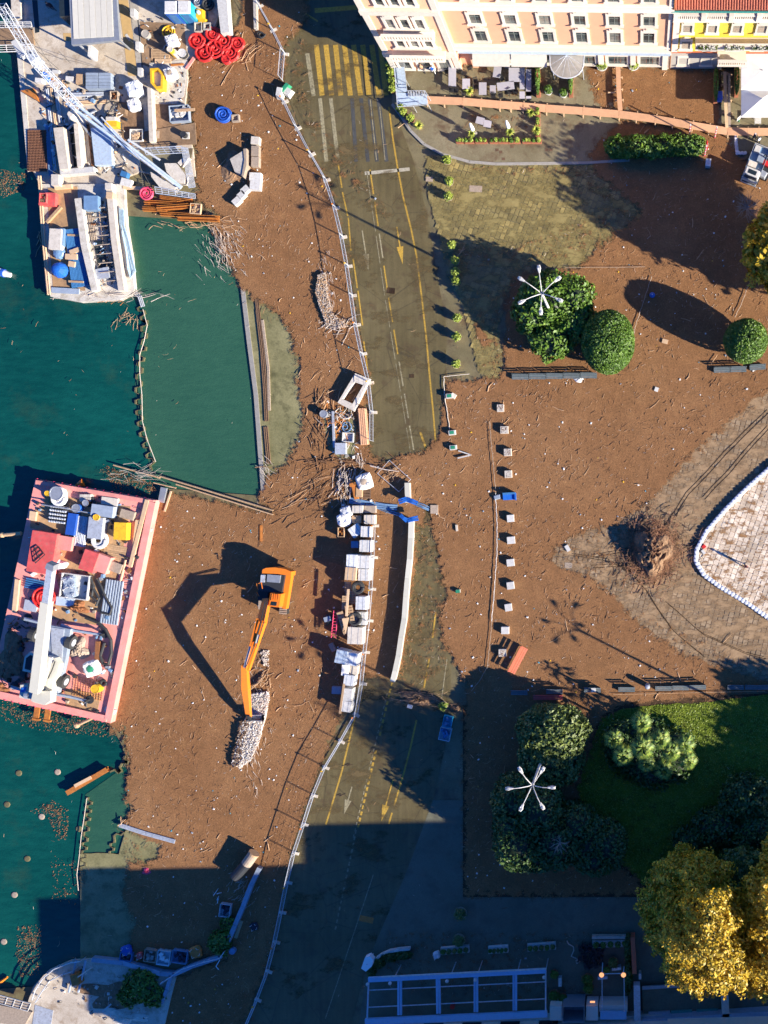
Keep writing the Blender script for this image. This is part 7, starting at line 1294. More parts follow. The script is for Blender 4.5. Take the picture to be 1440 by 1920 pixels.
# ------------------------------------------------------------------ timber flood wall, blue sheeting, boxes
t = thing('flood_wall', 'long cream timber flood barrier standing along the middle of the road', 'flood barrier', P(750, 1100, 0)); WL = [(771, 975), (770, 1010), (768, 1048), (764, 1085), (761, 1118), (758, 1160), (752, 1195), (747, 1230), (741, 1258), (736, 1278)]
for i, (a, e) in enumerate(zip(WL, WL[1:])):
    A, E = P(*a, .75), P(*e, .75); d = E - A; m_ = (A + E) / 2; an = math.atan2(d.y, d.x); b = MB(); b.box((m_.x, m_.y, -.16), (d.length - .015, .38, .9), an); pn = b.obj('panel', 'pale_concrete', t); b = MB(); b.box((m_.x, m_.y, .745), (d.length - .015, .52, .06 + .006 * (i % 2)), an); b.obj('coping', 'crane_cream', pn)
t = thing('flood_wall', 'short cream piece of flood barrier above the blue tarpaulin', 'flood barrier', P(764, 925, 0)); c = P(764, 924, .75); b = MB(); b.box((c.x, c.y, -.16), (.4, 2.1, .9), R(2)); b.obj('panel', 'pale_concrete', t); b = MB(); b.box((c.x, c.y, .745), (.52, 2.1, .06), R(2)); b.obj('coping', 'crane_cream', t)
def drape(name, label, pts, w, mat, z, seed):
    rg = random.Random(seed); b = MB()
    for a, e in zip(pts, pts[1:]):
        A, E = P(*a, z), P(*e, z); d = (E - A).normalized(); s_ = Vector((-d.y, d.x, 0))
        for k in range(4): o = (k - 1.5) * w * S / 4; A2 = A + s_ * (o + rg.gauss(0, .03)); E2 = E + s_ * (o + rg.gauss(0, .05)); b.tube([A2, (A2 + E2) / 2 + Vector((rg.gauss(0, .03), rg.gauss(0, .03), .08)), E2], w * S * .13, 6)
    return b.obj(name, mat, label=label, cat='tarpaulin')
drape('tarpaulin', 'bright blue tarpaulin bunched over the short flood barrier piece', [(748, 941), (763, 936), (782, 945)], 10, 'tarp_blue', .8, 1); drape('tarpaulin', 'bright blue tarpaulin bunched over the head of the long flood barrier', [(750, 966), (764, 976), (784, 971)], 9, 'tarp_blue', .8, 2); drape('tarpaulin', 'thin dull blue tarpaulin trailing under water from the pallets', [(655, 938), (700, 946), (745, 950)], 12, 'steel_blue', -.02, 3); drape('tarpaulin', 'dull blue tarpaulin trailing to the grey kerb stone', [(782, 945), (805, 955)], 8, 'steel_blue', .0, 4); drape('tarpaulin', 'narrow blue tarpaulin strip between pallets and barrier', [(700, 948), (750, 965)], 5, 'steel_blue', .0, 5)
slab('kerb_stone', 'grey square stone at the end of the blue tarpaulin', 'stone', 814, 955, 14, 16, -.05, .12, 'grey_wood', 0)
# wrapped pallets: px rect, height, material
BX = [(670, 955, 20, 14, .7, 'beige_block', 0, 'open cream box at the top of the pallet row'), (693, 955, 22, 14, .5, 'grey_wood', 0, 'brown-green wooden tray right of the top cream box'), (668, 974, 18, 15, .6, 'wood', 0, 'tan board pile in the second line'), (692, 974, 20, 17, .9, 'pale_concrete', 0, 'cream pallet block in the second line, right'), (666, 995, 22, 20, .9, 'plastic_wrap', -35, 'tilted white box with turquoise edge'), (685, 997, 18, 20, 1.2, 'white_paint', 2, 'white wrapped pallet in the third line, right'),
      (665, 1021, 14, 13, .7, 'steel_blue', 0, 'small blue box in the fourth line'), (684, 1024, 21, 22, 1.3, 'white_paint', 2, 'white ribbed pallet in the fourth line'), (659, 1052, 20, 24, 1.7, 'plastic_wrap', 2, 'tall white wrapped pallet left in the fifth line'), (681, 1054, 24, 24, 1.6, 'white_paint', 2, 'white pallet right in the fifth line'), (657, 1076, 21, 24, 1.8, 'pale_wood', 5, 'tall tan cardboard stack on the left'), (681, 1078, 20, 22, 1.5, 'white_paint', 2, 'white pallet with a stick on it'),
      (676, 1131, 19, 25, 1.5, 'plastic_wrap', 2, 'grey-white striped pallet below the pipe ring'), (672, 1160, 27, 24, .9, 'white_paint', 2, 'white box holding the black pipe ring'), (665, 1192, 28, 32, 1.3, 'beige_block', 3, 'large cream wrapped pallet with two straps'), (639, 1232, 21, 25, 1.5, 'pale_blue_steel', 12, 'shiny pale blue wrapped pallet, left of a pair'), (659, 1236, 22, 24, 1.4, 'plastic_wrap', 10, 'shiny white strapped pallet, right of a pair'), (647, 1257, 14, 20, 1.1, 'bag_white', 5, 'crumpled white sack pallet'), (663, 1257, 14, 16, .9, 'pale_concrete', 5, 'small cream box right of the crumpled sack'),
      (654, 1276, 20, 20, 1.2, 'plastic_wrap', 8, 'white box tied with cord'), (630, 1295, 18, 14, .5, 'grey_blue', 3, 'blue-white folded sheet in the shade left of the row'), (651, 1303, 17, 24, 1.2, 'white_paint', 5, 'white pallet near the lower end of the row'), (648, 1325, 20, 20, 1.2, 'white_paint', 8, 'lowest white pallet of the row')]
for i, (x, y, w, h, hh, mt, a, lb) in enumerate(BX):
    c = P(x, y, hh); t = thing('wrapped_pallet', lb, 'pallet load', (c.x, c.y, -.15), 'wrapped pallet loads along the fence'); an = R(-a); b = MB()
    if hh > .6:
        for k in range(3): b.box((c.x + (k - 1) * w * S * .4 * math.cos(an), c.y + (k - 1) * w * S * .4 * math.sin(an), -.15), (.12, h * S, .2), an)
        b.obj('pallet_base', 'wood', t); b = MB(); nl = 1 if hh < .8 else 2
        for ly in range(nl): z0 = .05 + (hh - .05) * ly / nl; b = MB(); b.box((c.x, c.y, z0), (w * S * (1 - .02 * ly), h * S, (hh - .05) / nl - .015), an, taper=.97); b.obj('load', mt, t)
        if w > 17:
            for k in (-1, 1): b = MB(); b.box((c.x + k * w * S * .22 * math.cos(an), c.y + k * w * S * .22 * math.sin(an), .04), (.04, h * S * 1.01, hh - .045), an); b.obj('strap', 'grey_blue' if i % 2 else 'grey_metal', t)
    else: b.box((c.x, c.y, -.1), (w * S, h * S, hh), an, taper=.95); b.obj('load', mt, t)
coil('black corrugated pipe ring with open end on the pallets, upper one', 676, 1100, 10, 'black_rubber', 4, .16, 61, .9, 'pipe', 'pipe_ring', r0=.65); coil('black corrugated pipe ring standing in the white box', 670, 1158, 11, 'rubber', 5, .14, 62, .8, 'pipe', 'pipe_ring', r0=.6)
for i, (x, y, w, h, a) in enumerate(((652, 1100, 12, 18, 2), (660, 1120, 26, 24, 4), (648, 1130, 14, 26, 3), (643, 1168, 12, 44, -18), (655, 1150, 14, 30, -8))): planks('pallet', ('small wooden pallet at the left of the pipe ring', 'wooden pallet with U-shaped gaps', 'narrow wooden pallet standing left of the gapped one', 'long wooden ladder-like pallet leaning left', 'wooden rack beside the black pipe ring')[i], 'pallet', x, y, w, h, .6 + .15 * i, 'wood', a, 6, group='bare wooden pallets in the row')
b = MB(); c = [P(641, 1160, 1.5), P(654, 1158, 1.5), P(648, 1188, 1.4)]; b.add([c[0], c[2], c[1], *[v - Vector((0, 0, .06)) for v in (c[0], c[2], c[1])]], [(0, 1, 2), (5, 4, 3), (0, 3, 4, 1), (1, 4, 5, 2), (2, 5, 3, 0)]); b.obj('plywood_sheet', 'pale_wood', label='pointed plywood sheet on the leaning rack', cat='plywood')
slab('plank', 'long tan plank lying along the pallets', 'plank', 651, 1130, 4, 50, 1.7, 1.8, 'pale_wood', 4); slab('plank', 'tan plank with a grey bar beside the lowest pallets', 'plank', 641, 1310, 4, 56, 1.1, 1.2, 'wood', 8)
t = thing('ladder', 'red-pink ladder lying on the debris left of the pallets', 'ladder', P(627, 1170, .2))
for x0, x1 in ((624, 629), (634, 630)):
    b = MB(); b.tube([P(630 + (x0 - 629) * .8, 1145, 1.0), P(625 + (x0 - 629) * .8, 1196, .9)], .05, 5); b.obj('rail', 'pink_plastic', t)
for k in range(9): b = MB(); x = 630 - k * .6; y = 1149 + k * 5.4; b.tube([P(x - 4, y, .97), P(x + 4, y + .5, .97)], .04, 5); b.obj('rung', 'pink_plastic', t)
t = thing('scooter_wreck', 'dark round machine with white frame left of the ladder', 'machine', P(613, 1161, 0)); c = P(613, 1161, .8); b = MB(); b.lathe((c.x, c.y, -.05), [(.55, 0), (.6, .3), (.45, .6), (.2, .75)], 12, 1.1, .9); b.obj('body', 'dark_metal', t); b = MB(); b.box((c.x, c.y, .6), (.7, .5, .12), .3); b.obj('cover', 'grey_blue', t)
b = MB(); c = P(622, 1214, .4); b.box((c.x, c.y, -.05), (.5, .9, .35), .5); b.obj('crate_fragment', 'grey_wood', label='small grey slatted crate above the shiny pale blue pallet', cat='crate')
bag('white bulk bag with blue rim at the head of the pallet row', 644, 975, 12, 'bag_white', -.05, .95, 71); bag('grey bulk bag behind the one with a blue rim', 648, 960, 10, 'plastic_wrap', -.05, .9, 72); crate('crate', 'orange-topped wooden crate standing left of the bulk bags', 'crate', 639, 998, 12, 18, -.05, .7, 'wood', 0, 'orange_steel'); bag('open white bulk bag full of rubble above the blue tarpaulin', 682, 903, 14, 'bag_white', -.05, .9, 73, 'grey_wood')
slab('timber', 'orange upright timber above the blue tarpaulin', 'timber', 664, 918, 7, 36, .1, .45, 'orange_steel', -12); slab('timber', 'orange cross timber above the blue tarpaulin', 'timber', 663, 908, 16, 6, .46, .62, 'orange_steel', -15); planks('pallet', 'dark pallet beside the orange timbers', 'pallet', 684, 925, 22, 20, -.02, 'dark_wood', 2, 4); slab('box', 'tan box beside the orange timbers', 'box', 673, 922, 11, 20, -.05, .5, 'wood', 2)
logs('driftwood_heap', 'tangle of bleached sticks left of the open bulk bag', 'driftwood', 655, 905, 2.2, 60, (26, 40), 31, 'stick_grey', 0, -70, (.02, .06), .6); logs('driftwood_heap', 'fan of brown branches reaching down-left of the bulk bag', 'driftwood', 605, 935, 2.0, 110, (80, 50), 32, 'stick_brown', -.02, -25, (.012, .035), .3); logs('driftwood_heap', 'pale long branches left of the bulk bag', 'driftwood', 600, 920, 4.5, 12, (60, 40), 33, 'stick_pale', 0, -30, (.02, .04), .3)
# excavated pit area with frames
t = thing('formwork_ring', 'pale rectangular concrete frame tilted on the debris at the road edge', 'frame', P(660, 735, 0)); fr = [(666, 700), (693, 710), (663, 771), (633, 755)]; inn = [(664, 716), (681, 722), (661, 757), (642, 748)]
for i in range(4): j = (i + 1) % 4; b = MB(); b.prism(W([fr[i], fr[j], inn[j], inn[i]], .6), -.05, .6 + .01 * i); b.obj('side', 'beige_block', t)
b = MB()
for k in range(3): x = 658 + k * 3; b.box(P(x, 722 + k * 12, .1), (.7, .07, .06), R(20 + k * 20))
b.obj('stick', 'stick_pale', t)
PITP = [(606, 770), (655, 765), (668, 800), (664, 860), (640, 862), (615, 840)]
b = MB(); b.prism(W(PITP, -.02), -.05, -.015); b.obj('water_pit', 'apron', label='muddy water pit between frame and orange planks', cat='pit', kind='structure')
pipes('plank_stack', 'upright stack of orange-brown planks beside the mesh fence', 'planks', [(679, 766), (684, 834)], 'plywood', .1, 5, 17, 0, layers=2); barrel('round grey-topped barrel at the upper left of the pit', 606, 776, 7, 'grey_metal', -.05, .7, 'barrel', 'grey_metal'); slab('crate', 'grey-blue square crate at the bottom of the pit', 'crate', 638, 841, 20, 21, -.05, .5, 'light_metal', 0); crate('crate', 'open white-rimmed square frame in the pit', 'crate', 652, 820, 21, 18, -.05, .3, 'white_paint', 3, None, th=.08)
slab('steel_strip', 'long white steel strip along the pit', 'strip', 625, 805, 4, 68, .1, .3, 'light_metal', -2); logs('scrap_heap', 'tangle of orange and white straps in the pit', 'scrap', 632, 790, 1.6, 50, (24, 34), 41, 'orange_steel', 0); logs('scrap_heap', 'pale hooks and hoops in the pit', 'scrap', 636, 782, 1.4, 24, (30, 20), 42, 'stick_grey', .1); logs('driftwood_heap', 'curved pale branches left of the concrete frame', 'driftwood', 608, 745, 2.0, 20, (40, 46), 43, 'stick_pale', 0, -60); logs('driftwood_heap', 'dark rim of roots round the pit', 'driftwood', 600, 815, 2.4, 44, (16, 90), 44, 'stick_brown', 0, 80, (.02, .06), .4); logs('driftwood_heap', 'brown sticks along the lower pit edge', 'driftwood', 640, 868, 2.6, 46, (90, 8), 45, 'stick_brown', 0, 10, (.02, .06), .3)
coil('green-grey coiled strap in the pit', 648, 800, 10, 'steel_blue', 3, .05, 63, .05); b = MB(); pp = [P(648 + 12 * math.cos(a), 776 + 9 * math.sin(a), .3) for a in [math.pi * i / 8 for i in range(9)]]; b.tube(pp, .07, 6); b.obj('hoop', 'stick_grey', label='tan hoop standing in the pit', cat='hoop')
t = thing('fence_section', 'pale square mesh panel lying askew at the top of the flood barrier', 'mesh panel', P(744, 900, 0)); b = MB(); q = [P(730, 863, .15), P(770, 899, .2), P(748, 922, .2), P(708, 888, .12)]; b.tube(q, .035, 5, closed=True); b.obj('frame', 'light_metal', t); b = MB(); b.tube([P(694, 873, .3), P(720, 880, .35), P(748, 884, .3)], .07, 6, .03); b.obj('branch', 'stick_grey', label='long bleached branch bridging road and debris below the planks', cat='driftwood')
logs('driftwood_heap', 'bundle of pale reeds at the end of the planks', 'driftwood', 672, 868, 1.2, 30, (22, 16), 46, 'stick_grey', .0, 80, (.015, .03), .3); logs('driftwood_heap', 'red-brown twigs on the square mesh panel', 'driftwood', 742, 885, 1.4, 26, (20, 14), 47, 'stick_pale', .1, -45, (.02, .04), .2)
# square, right of the road
logs('root_heap', 'large round heap of red-brown roots and branches on the plaza', 'root heap', 1226, 1032, 1.1, 1500, (52, 60), 48, 'root_red', .25, None, (.012, .035), 1.9)
heap('debris_mound', 'dark core of the round root heap on the plaza', 'root heap', 1224, 1034, 42, 47, 1.9, 'mud_pile', 49, 0, -.14, .10); logs('root_heap', 'dark roots mixed into the round heap on the plaza', 'root heap', 1220, 1030, 1.6, 260, (66, 66), 50, 'dark_wood', .0, None, (.015, .05), 1.9); logs('branch', 'broken branches beside the round root heap', 'driftwood', 1215, 1085, 1.5, 16, (26, 30), 51, 'stick_pale', -.1, -70, (.02, .05), .1)
t = thing('sofa', 'blue two-seat sofa half sunk in the debris beside the stone cubes', 'sofa', P(950, 931, 0)); c = P(954, 931, .5); b = MB(); b.box((c.x, c.y, -.05), (1.3, .7, .35), .05); b.obj('seat', 'tarp_blue', t); b = MB(); b.box((c.x, c.y + .32, -.05), (1.3, .2, .6), .05); b.obj('backrest', 'blue_sheet', t); b = MB(); b.box((c.x + .66, c.y, -.05), (.14, .75, .5), .05); b.obj('armrest', 'tarp_blue', t); c = P(932, 932, .2); b = MB(); b.box((c.x, c.y, -.05), (.8, .5, .3), .25, taper=.7); b.obj('torn_cushion', 'grey_blue', t)
for x, y, lb in ((842, 742, 'topmost, beside two cream pads'), (847, 811, 'middle, flat on the debris'), (849, 839, 'lowest, with a white bent arm'), (858, 1109, 'small, far down the debris beside the road')):
    c = P(x, y, .4); t = thing('plastic_crate', 'white and turquoise plastic box, ' + lb, 'plastic box', (c.x, c.y, -.05), 'white and turquoise boxes'); b = MB(); b.box((c.x, c.y, -.05), (.75, .5, .4) if y < 1000 else (.45, .35, .3), .1, taper=.92); b.obj('body', 'white_paint', t); b = MB(); b.box((c.x, c.y, .35 if y < 1000 else .25), (.45, .32, .03), .1); b.obj('lid', 'green_plastic', t)
slab('pad', 'cream pad beside the topmost turquoise box', 'pad', 850, 742, 9, 9, -.05, .2, 'beige_block', 30); t = thing('bent_barrier', 'thin white V-shaped barrier arm on the debris', 'barrier', P(870, 853, 0)); 
for a, e in (((859, 845), (883, 853)), ((883, 853), (858, 859))): b = MB(); A, E = P(*a, .3), P(*e, .2); d = E - A; m_ = (A + E) / 2; b.box((m_.x, m_.y, .1), (d.length, .12, .12), math.atan2(d.y, d.x)); b.obj('arm', 'white_paint', t)
b = MB(); c = P(856, 990, .2); b.box((c.x, c.y, -.05), (.22, .68, .2), .1); b.obj('bottle_crate', 'pale_concrete', label='small cream upright block alone in the debris right of the flood barrier', cat='block')
c = P(1223, 553, .3); t = thing('ball', 'shiny blue ball in the long shadow of the clipped dome', 'ball', (c.x, c.y, -.05)); b = MB(); b.lathe((c.x, c.y, -.05), [(.30 * math.sin(math.pi * i / 10) + .005, .30 - .30 * math.cos(math.pi * i / 10)) for i in range(11)], 16); b.obj('shell', 'tarp_blue', t, smooth=True); b = MB(); b.lathe((c.x, c.y, .545), [(.06, 0), (.03, .02)], 8); b.obj('valve', 'white_paint', t)
slab('sign_plate', 'small white plate with a dark stripe on the plaza tip', 'plate', 1064, 1028, 7, 12, -.1, .1, 'white_paint', -30); slab('cardboard_piece', 'tan torn cardboard piece above the clipped dome pair', 'cardboard', 1247, 640, 11, 8, -.05, .1, 'pale_wood', 15); slab('cardboard_piece', 'small white torn piece in the debris at right', 'cardboard', 1231, 730, 7, 8, -.05, .08, 'white_paint', 20); slab('metal_plate', 'grey plate on the clean plaza inside the sandbags', 'plate', 1361, 982, 20, 11, -.12, -.06, 'grey_metal', -40); slab('box', 'small white box leaning on the inside of the sandbag wall', 'box', 1319, 1035, 5, 9, -.1, .3, 'white_paint', -35); slab('box', 'little red box against the sandbag wall', 'box', 1320, 1025, 7, 6, -.1, .3, 'red_plastic', -40)
for x, y, m_, lb in ((985, 712, 'stick_pale', 'yellow-white rags lying by the upper bench row'),): heap('rags', lb, 'rags', 1085, 712, 9, 5, .2, 'bag_white', 52)
# lower road: crates and mud heap
heap('mud_heap', 'brown heap of leaves and twigs on the lower road in the tree shade', 'leaf heap', 785, 1310, 36, 12, .5, 'mud_pile', 55, 12); logs('driftwood_heap', 'twigs in the leaf heap on the lower road', 'driftwood', 785, 1310, 1.2, 90, (54, 14), 56, 'stick_pale', .05, 10, (.01, .03), .4); heap('mud_heap', 'small brown leaf heap right of the potted shrub', 'leaf heap', 853, 1330, 8, 8, .35, 'mud_pile', 57); slab('box', 'small white box in the leaf heap', 'box', 768, 1325, 9, 6, .2, .5, 'white_paint', 15)
crate('fish_crate', 'pale turquoise crate with dark holes, upper of two on the lower road', 'crate', 839, 1353, 17, 22, -.1, .35, 'cyan_plastic', 12, 'steel_blue'); crate('fish_crate', 'pale blue stacked crate, lower of two on the lower road', 'crate', 834, 1377, 21, 24, -.1, .45, 'sky_hose', 12, 'blue_sheet')
for x, y, s_ in ((695, 1408, 1), (655, 1435, 2), (640, 1490, 3), (655, 1390, 4)): logs('branch', 'dark branch on the lower road, ' + ('right of the left yellow line', 'on the left yellow line', 'lowest, beside the pale arrow', 'topmost, near the fence')[s_ - 1], 'driftwood', x, y, 1.0, 4, (8, 3), 58 + s_, 'dark_wood', -.15, -20, (.02, .03), 0)['group'] = 'dark branches on the lower road'
logs('branch', 'brown branch with one green leaf end above the potted shrubs', 'driftwood', 866, 470, 1.9, 3, (2, 1), 64, 'wood', 0, -22, (.05, .07), 0); logs('driftwood_log', 'short pale log above the hedge', 'driftwood', 1213, 246, 1.1, 2, (1, 1), 65, 'stick_pale', 0, -30, (.05, .07), 0)
# log and planks framing the basin
for i, (a, e, r_) in enumerate((((213, 872), (300, 896), .09), ((300, 893), (512, 957), .10), ((288, 905), (330, 915), .07), ((330, 908), (512, 965), .08))): b = MB(); b.tube([P(*a, .1), P(*e, .1)], r_, 6); b.obj('floating_log', 'stick_pale' if i % 2 == 0 else 'wood', label=('thin pale log reaching left from the basin corner', 'long log closing the lower end of the green basin, upper one', 'short log beside the basin corner', 'long log closing the lower end of the green basin, lower one')[i], cat='log')
slab('steel_plate', 'grey upright plate below the basin logs', 'plate', 304, 928, 11, 28, -.1, .2, 'grey_metal', 12); slab('timber', 'long thin wood plank right of the grey plate', 'timber', 314, 940, 3, 40, -.05, .1, 'pale_wood', 18); logs('driftwood_heap', 'reeds on the logs at the basin corner', 'driftwood', 262, 890, 2.0, 34, (46, 16), 66, 'stick_grey', .1, 5, (.015, .03), .2); logs('branch', 'bleached curved branch at the lower tip of the submerged apron', 'driftwood', 500, 890, 1.6, 12, (10, 20), 67, 'stick_grey', 0, 50, (.02, .04), .1); slab('timber', 'narrow orange timber strip below the basin log', 'timber', 489, 1000, 4, 30, -.05, .06, 'orange_steel', 0)
for i, (pts, w, m_) in enumerate((([(483, 582), (492, 660), (497, 730), (500, 790)], 9, 'dark_wood'), ([(492, 600), (503, 690), (505, 770)], 5, 'grey_wood'), ([(498, 800), (504, 870)], 10, 'dark_wood'), ([(481, 560), (486, 600)], 8, 'dark_wood'))): pipes('rail_timber', ('long dark rail timbers on the submerged apron, left', 'thin grey rail timber on the submerged apron', 'dark rail timbers at the lower end of the submerged apron', 'short dark rail timbers at the top of the submerged apron')[i], 'timbers', pts, m_, .06, 3, w, -.18)
# ------------------------------------------------------------------ sheet pile walls, piles, lower left quay
def pile_wall(label, pts, amp, step, z1=.02, mat='rust', thick=3.2, seed=0):
    t = thing('sheet_pile_wall', label, 'pile wall', P(*pts[0], -.5)); L = []
    tot = 0; k = 0
    for a, e in zip(pts, pts[1:]):
        d = math.hypot(e[0] - a[0], e[1] - a[1]); n = max(1, int(d / step)); ux, uy = (e[0] - a[0]) / d, (e[1] - a[1]) / d
        for i in range(n):
            for o, s_ in ((0, .0), (0, .35), (1, .5), (1, .85)): q = (i + s_) / n * d; L.append((a[0] + ux * q - uy * amp * o, a[1] + uy * q + ux * amp * o))
            b = MB(); seg = L[-5:] if len(L) >= 5 else L[-4:]; b.prism([(v.x, v.y) for v in W(seg, z1)] + [(v.x, v.y) for v in W([(x + uy * thick, y - ux * thick) for x, y in seg[::-1]], z1)], -1.2, z1 + .02 * (k % 3)); b.obj('pile', mat, t); k += 1
    return t
M['algae_steel'] = paint('algae_steel', lin(.15, .125, .055), .6, var=.4, scale=4, dirt=lin(.03, .05, .03))
pile_wall('wavy half-sunken sheet pile wall on the left of the green basin', [(263, 566), (274, 600), (272, 650), (265, 690), (262, 740), (264, 780), (272, 820), (285, 860), (293, 882)], 10, 17, -.16, 'algae_steel'); pile_wall('rusty sheet pile line from the barge corner to the orange beams', [(230, 1345), (238, 1395), (240, 1425), (228, 1445), (205, 1455)], 8, 14, -.05, 'algae_steel'); pile_wall('sunken sheet pile line at the lower left with a white hose on it', [(163, 1495), (158, 1540), (153, 1580), (150, 1625), (148, 1660)], -8, 15, -.16, 'algae_steel')
pile_wall('wavy edge of the sunken ledge at the lower left', [(232, 1560), (213, 1575), (210, 1604)], 7, 13, -.15, 'algae_steel')
for pts, lb in (([(268, 580), (276, 610), (270, 640), (262, 665), (262, 700), (266, 740), (267, 790), (276, 825), (292, 866)], 'thin white hose running along the wavy basin wall'), ([(163, 1496), (158, 1530), (152, 1570), (148, 1610), (144, 1640), (147, 1670)], 'thin white hose along the sunken lower left wall')): b = MB(); b.tube([P(x, y, .02) for x, y in pts], .035, 5); b.obj('hose', 'stick_grey', label=lb, cat='hose')
for i, (x, y, lb) in enumerate(((32, 1451, 'upper left'), (105, 1449, 'upper middle'), (10, 1510, 'at the left edge'), (75, 1533, 'in the drifting leaves'), (48, 1612, 'alone below the drifting leaves'), (24, 1680, 'lower left'), (145, 1556, 'beside the white hose'), (4, 1768, 'lowest, at the left edge'))):
    c = P(x, y, 0); t = thing('mooring_pile', 'round sunken mooring pile with frayed top, ' + lb, 'pile', (c.x, c.y, -1), 'round piles in the lake'); b = MB(); b.lathe((c.x, c.y, -1), [(.36, 0), (.36, .62), (.30, .76), (.18, .78)], 12); b.obj('pile', 'algae_steel' if i % 2 == 0 else 'grey_wood', t); logs('x', None, None, x + 8, y - 4, .5, 1, (1, 1), i, 'algae_steel', -.3).parent = None if False else None
for o in [o for o in bpy.data.objects if o.name.split('.')[0] == 'x']: bpy.data.objects.remove(o)
for k, (a, e, w) in enumerate((((124, 1488), (200, 1443), 9), ((140, 1474), (172, 1457), 6))):
    A, E = P(*a, .3), P(*e, .2); d = E - A; m_ = (A + E) / 2; an = math.atan2(d.y, d.x); t = thing('steel_beam', ('long orange steel beam jutting into the lake below the barge', 'shorter pale beam on the jutting orange beam')[k], 'steel beam', (m_.x, m_.y, -.3)); 
    for z, ww, hh in ((-.3, .1, .5), (.18, w * S, .08), (-.32, w * S, .06)): b = MB(); b.box((m_.x, m_.y, z + k * .1), (d.length, ww, hh), an); b.obj('flange' if ww > .2 else 'web', 'orange_steel' if k == 0 else 'pale_wood', t)
pipes('pipe_bundle', 'bundle of white pipes lying at the debris edge above the shaded cove', 'pipes', [(224, 1547), (270, 1562), (328, 1578)], 'light_metal', .06, 4, 8, -.02); logs('driftwood_log', 'thick pale branch end at the white pipe bundle', 'driftwood', 228, 1542, 1.3, 3, (3, 2), 71, 'stick_pale', 0, -35, (.06, .09), 0)
# shaded lower left quay
QL = [(-300, 1868), (50, 1885), (62, 1850), (90, 1820), (130, 1802), (170, 1798), (230, 1808), (300, 1826), (330, 1832), (318, 1880), (300, 1960), (290, 2200), (-300, 2200)]
b = MB(); b.prism(W(QL, .1), -.9, .1); q2 = b.obj('quay', 'quay', kind='structure')
def railing(label, pts, z, mat='light_metal', n=2):
    t = thing('railing', label, 'railing', P(*pts[0], 0))
    for k in range(n): b = MB(); b.tube([P(x, y, z * (k + 1) / n) for x, y in pts], .05, 6); b.obj('rail', mat, t)
    b = MB()
    for x, y in pts: c = P(x, y, z); b.tube([(c.x, c.y, 0), (c.x, c.y, z)], .04, 5)
    b.obj('post', mat, t); return t
def wall_line(label, pts, w, z0, z1, mat, name='parapet'):
    t = thing(name, label, 'wall', P(*pts[0], z0))
    for a, e in zip(pts, pts[1:]): A, E = P(*a, z1), P(*e, z1); d = E - A; m_ = (A + E) / 2; b = MB(); b.box((m_.x, m_.y, z0), (d.length + .04, w * S, z1 - z0), math.atan2(d.y, d.x)); b.obj('block', mat, t)
wall_line('grey parapet curving along the shaded lower left shore', [(172, 1800), (230, 1806), (300, 1826), (325, 1828), (360, 1812), (412, 1795), (425, 1770), (440, 1735), (455, 1700), (470, 1660), (486, 1628)], 8, -.1, .5, 'grey_blue'); wall_line('grey parapet running down from the corner bush', [(320, 1830), (312, 1856), (302, 1882)], 6, -.1, .5, 'grey_blue')
railing('pale curved railing round the lower left landing, outer one', [(60, 1875), (66, 1856), (80, 1835), (100, 1818), (130, 1806), (150, 1803)], 1.1); railing('pale curved railing round the lower left landing, inner one', [(66, 1880), (78, 1860), (92, 1840), (115, 1828), (135, 1822)], 1.1); railing('long pale rail on the shaded shore parapet', [(300, 1845), (340, 1818), (380, 1805), (412, 1797), (420, 1785)], 1.0)
grid_rail('jetty', 'grey planked jetty with white railing at the lower left corner', [(-30, 1858), (58, 1882), (52, 1896), (-34, 1872)], 1.0, 6, 'white_paint', 'grey_wood'); qb2 = MB(); qb2.prism(W([(-40, 1876), (60, 1898), (45, 1925), (-40, 1912)], .3), .1, .3); qb2.obj('jetty_deck', 'grey_wood', label='weathered grey jetty deck at the lower left corner', cat='deck'); qb2 = MB(); qb2.prism(W([(66, 1884), (100, 1895), (90, 1960), (55, 1960)], .12), .1, .13); qb2.obj('paving_strip', 'light_metal', q2)
t = thing('winch_stand', 'steel winch with orange housing on the lower left landing', 'winch', P(148, 1840, .1)); c = P(140, 1838, 1.0); b = MB(); b.box((c.x, c.y, .1), (.8, 1.1, .9), .2); b.obj('housing', 'orange_steel', t)
for s_ in (-1, 1): b = MB(); b.tube([P(138 + s_ * 9, 1860, .4), P(152 + s_ * 9, 1800, .6)], .12, 6); b.obj('beam', 'grey_blue', t)
b = MB(); b.tube([P(146, 1832, 1.2), P(172, 1814, 1.6)], .07, 6); b.obj('crank', 'beige_block', t)
heap('rubble_heap', 'pale gravelly rubble on the sunlit lower left landing', 'rubble', 235, 1905, 42, 12, .25, 'pale_concrete', 72, 8, .1, .3); slab('pole', 'short pale pole lying on the landing', 'pole', 200, 1890, 3, 22, .1, .2, 'white_paint', 48)
SH = [('crate', 'blue open crate against the shaded parapet, leftmost', 235, 1795, 22, 15, 'blue_sheet', 'dark_metal'), ('crate', 'yellow-brown rimmed crate of scrap against the shaded parapet', 281, 1793, 23, 23, 'grey_wood', 'stone_grey'), ('crate', 'pale blue crate with white cloth, left of two in the shade', 306, 1797, 24, 27, 'sky_hose', 'bag_white'), ('crate', 'pale blue crate with clothes, right of two in the shade', 336, 1795, 28, 24, 'steel_blue', 'cloth_dark'), ('crate', 'tall pale frame tipped beside the shaded rail', 421, 1708, 20, 24, 'light_metal', 'cloth_dark')]
for n_, lb, x, y, w, h, m_, f_ in SH: crate(n_, lb, 'crate', x, y, w, h, -.05, .5, m_, 8, f_)
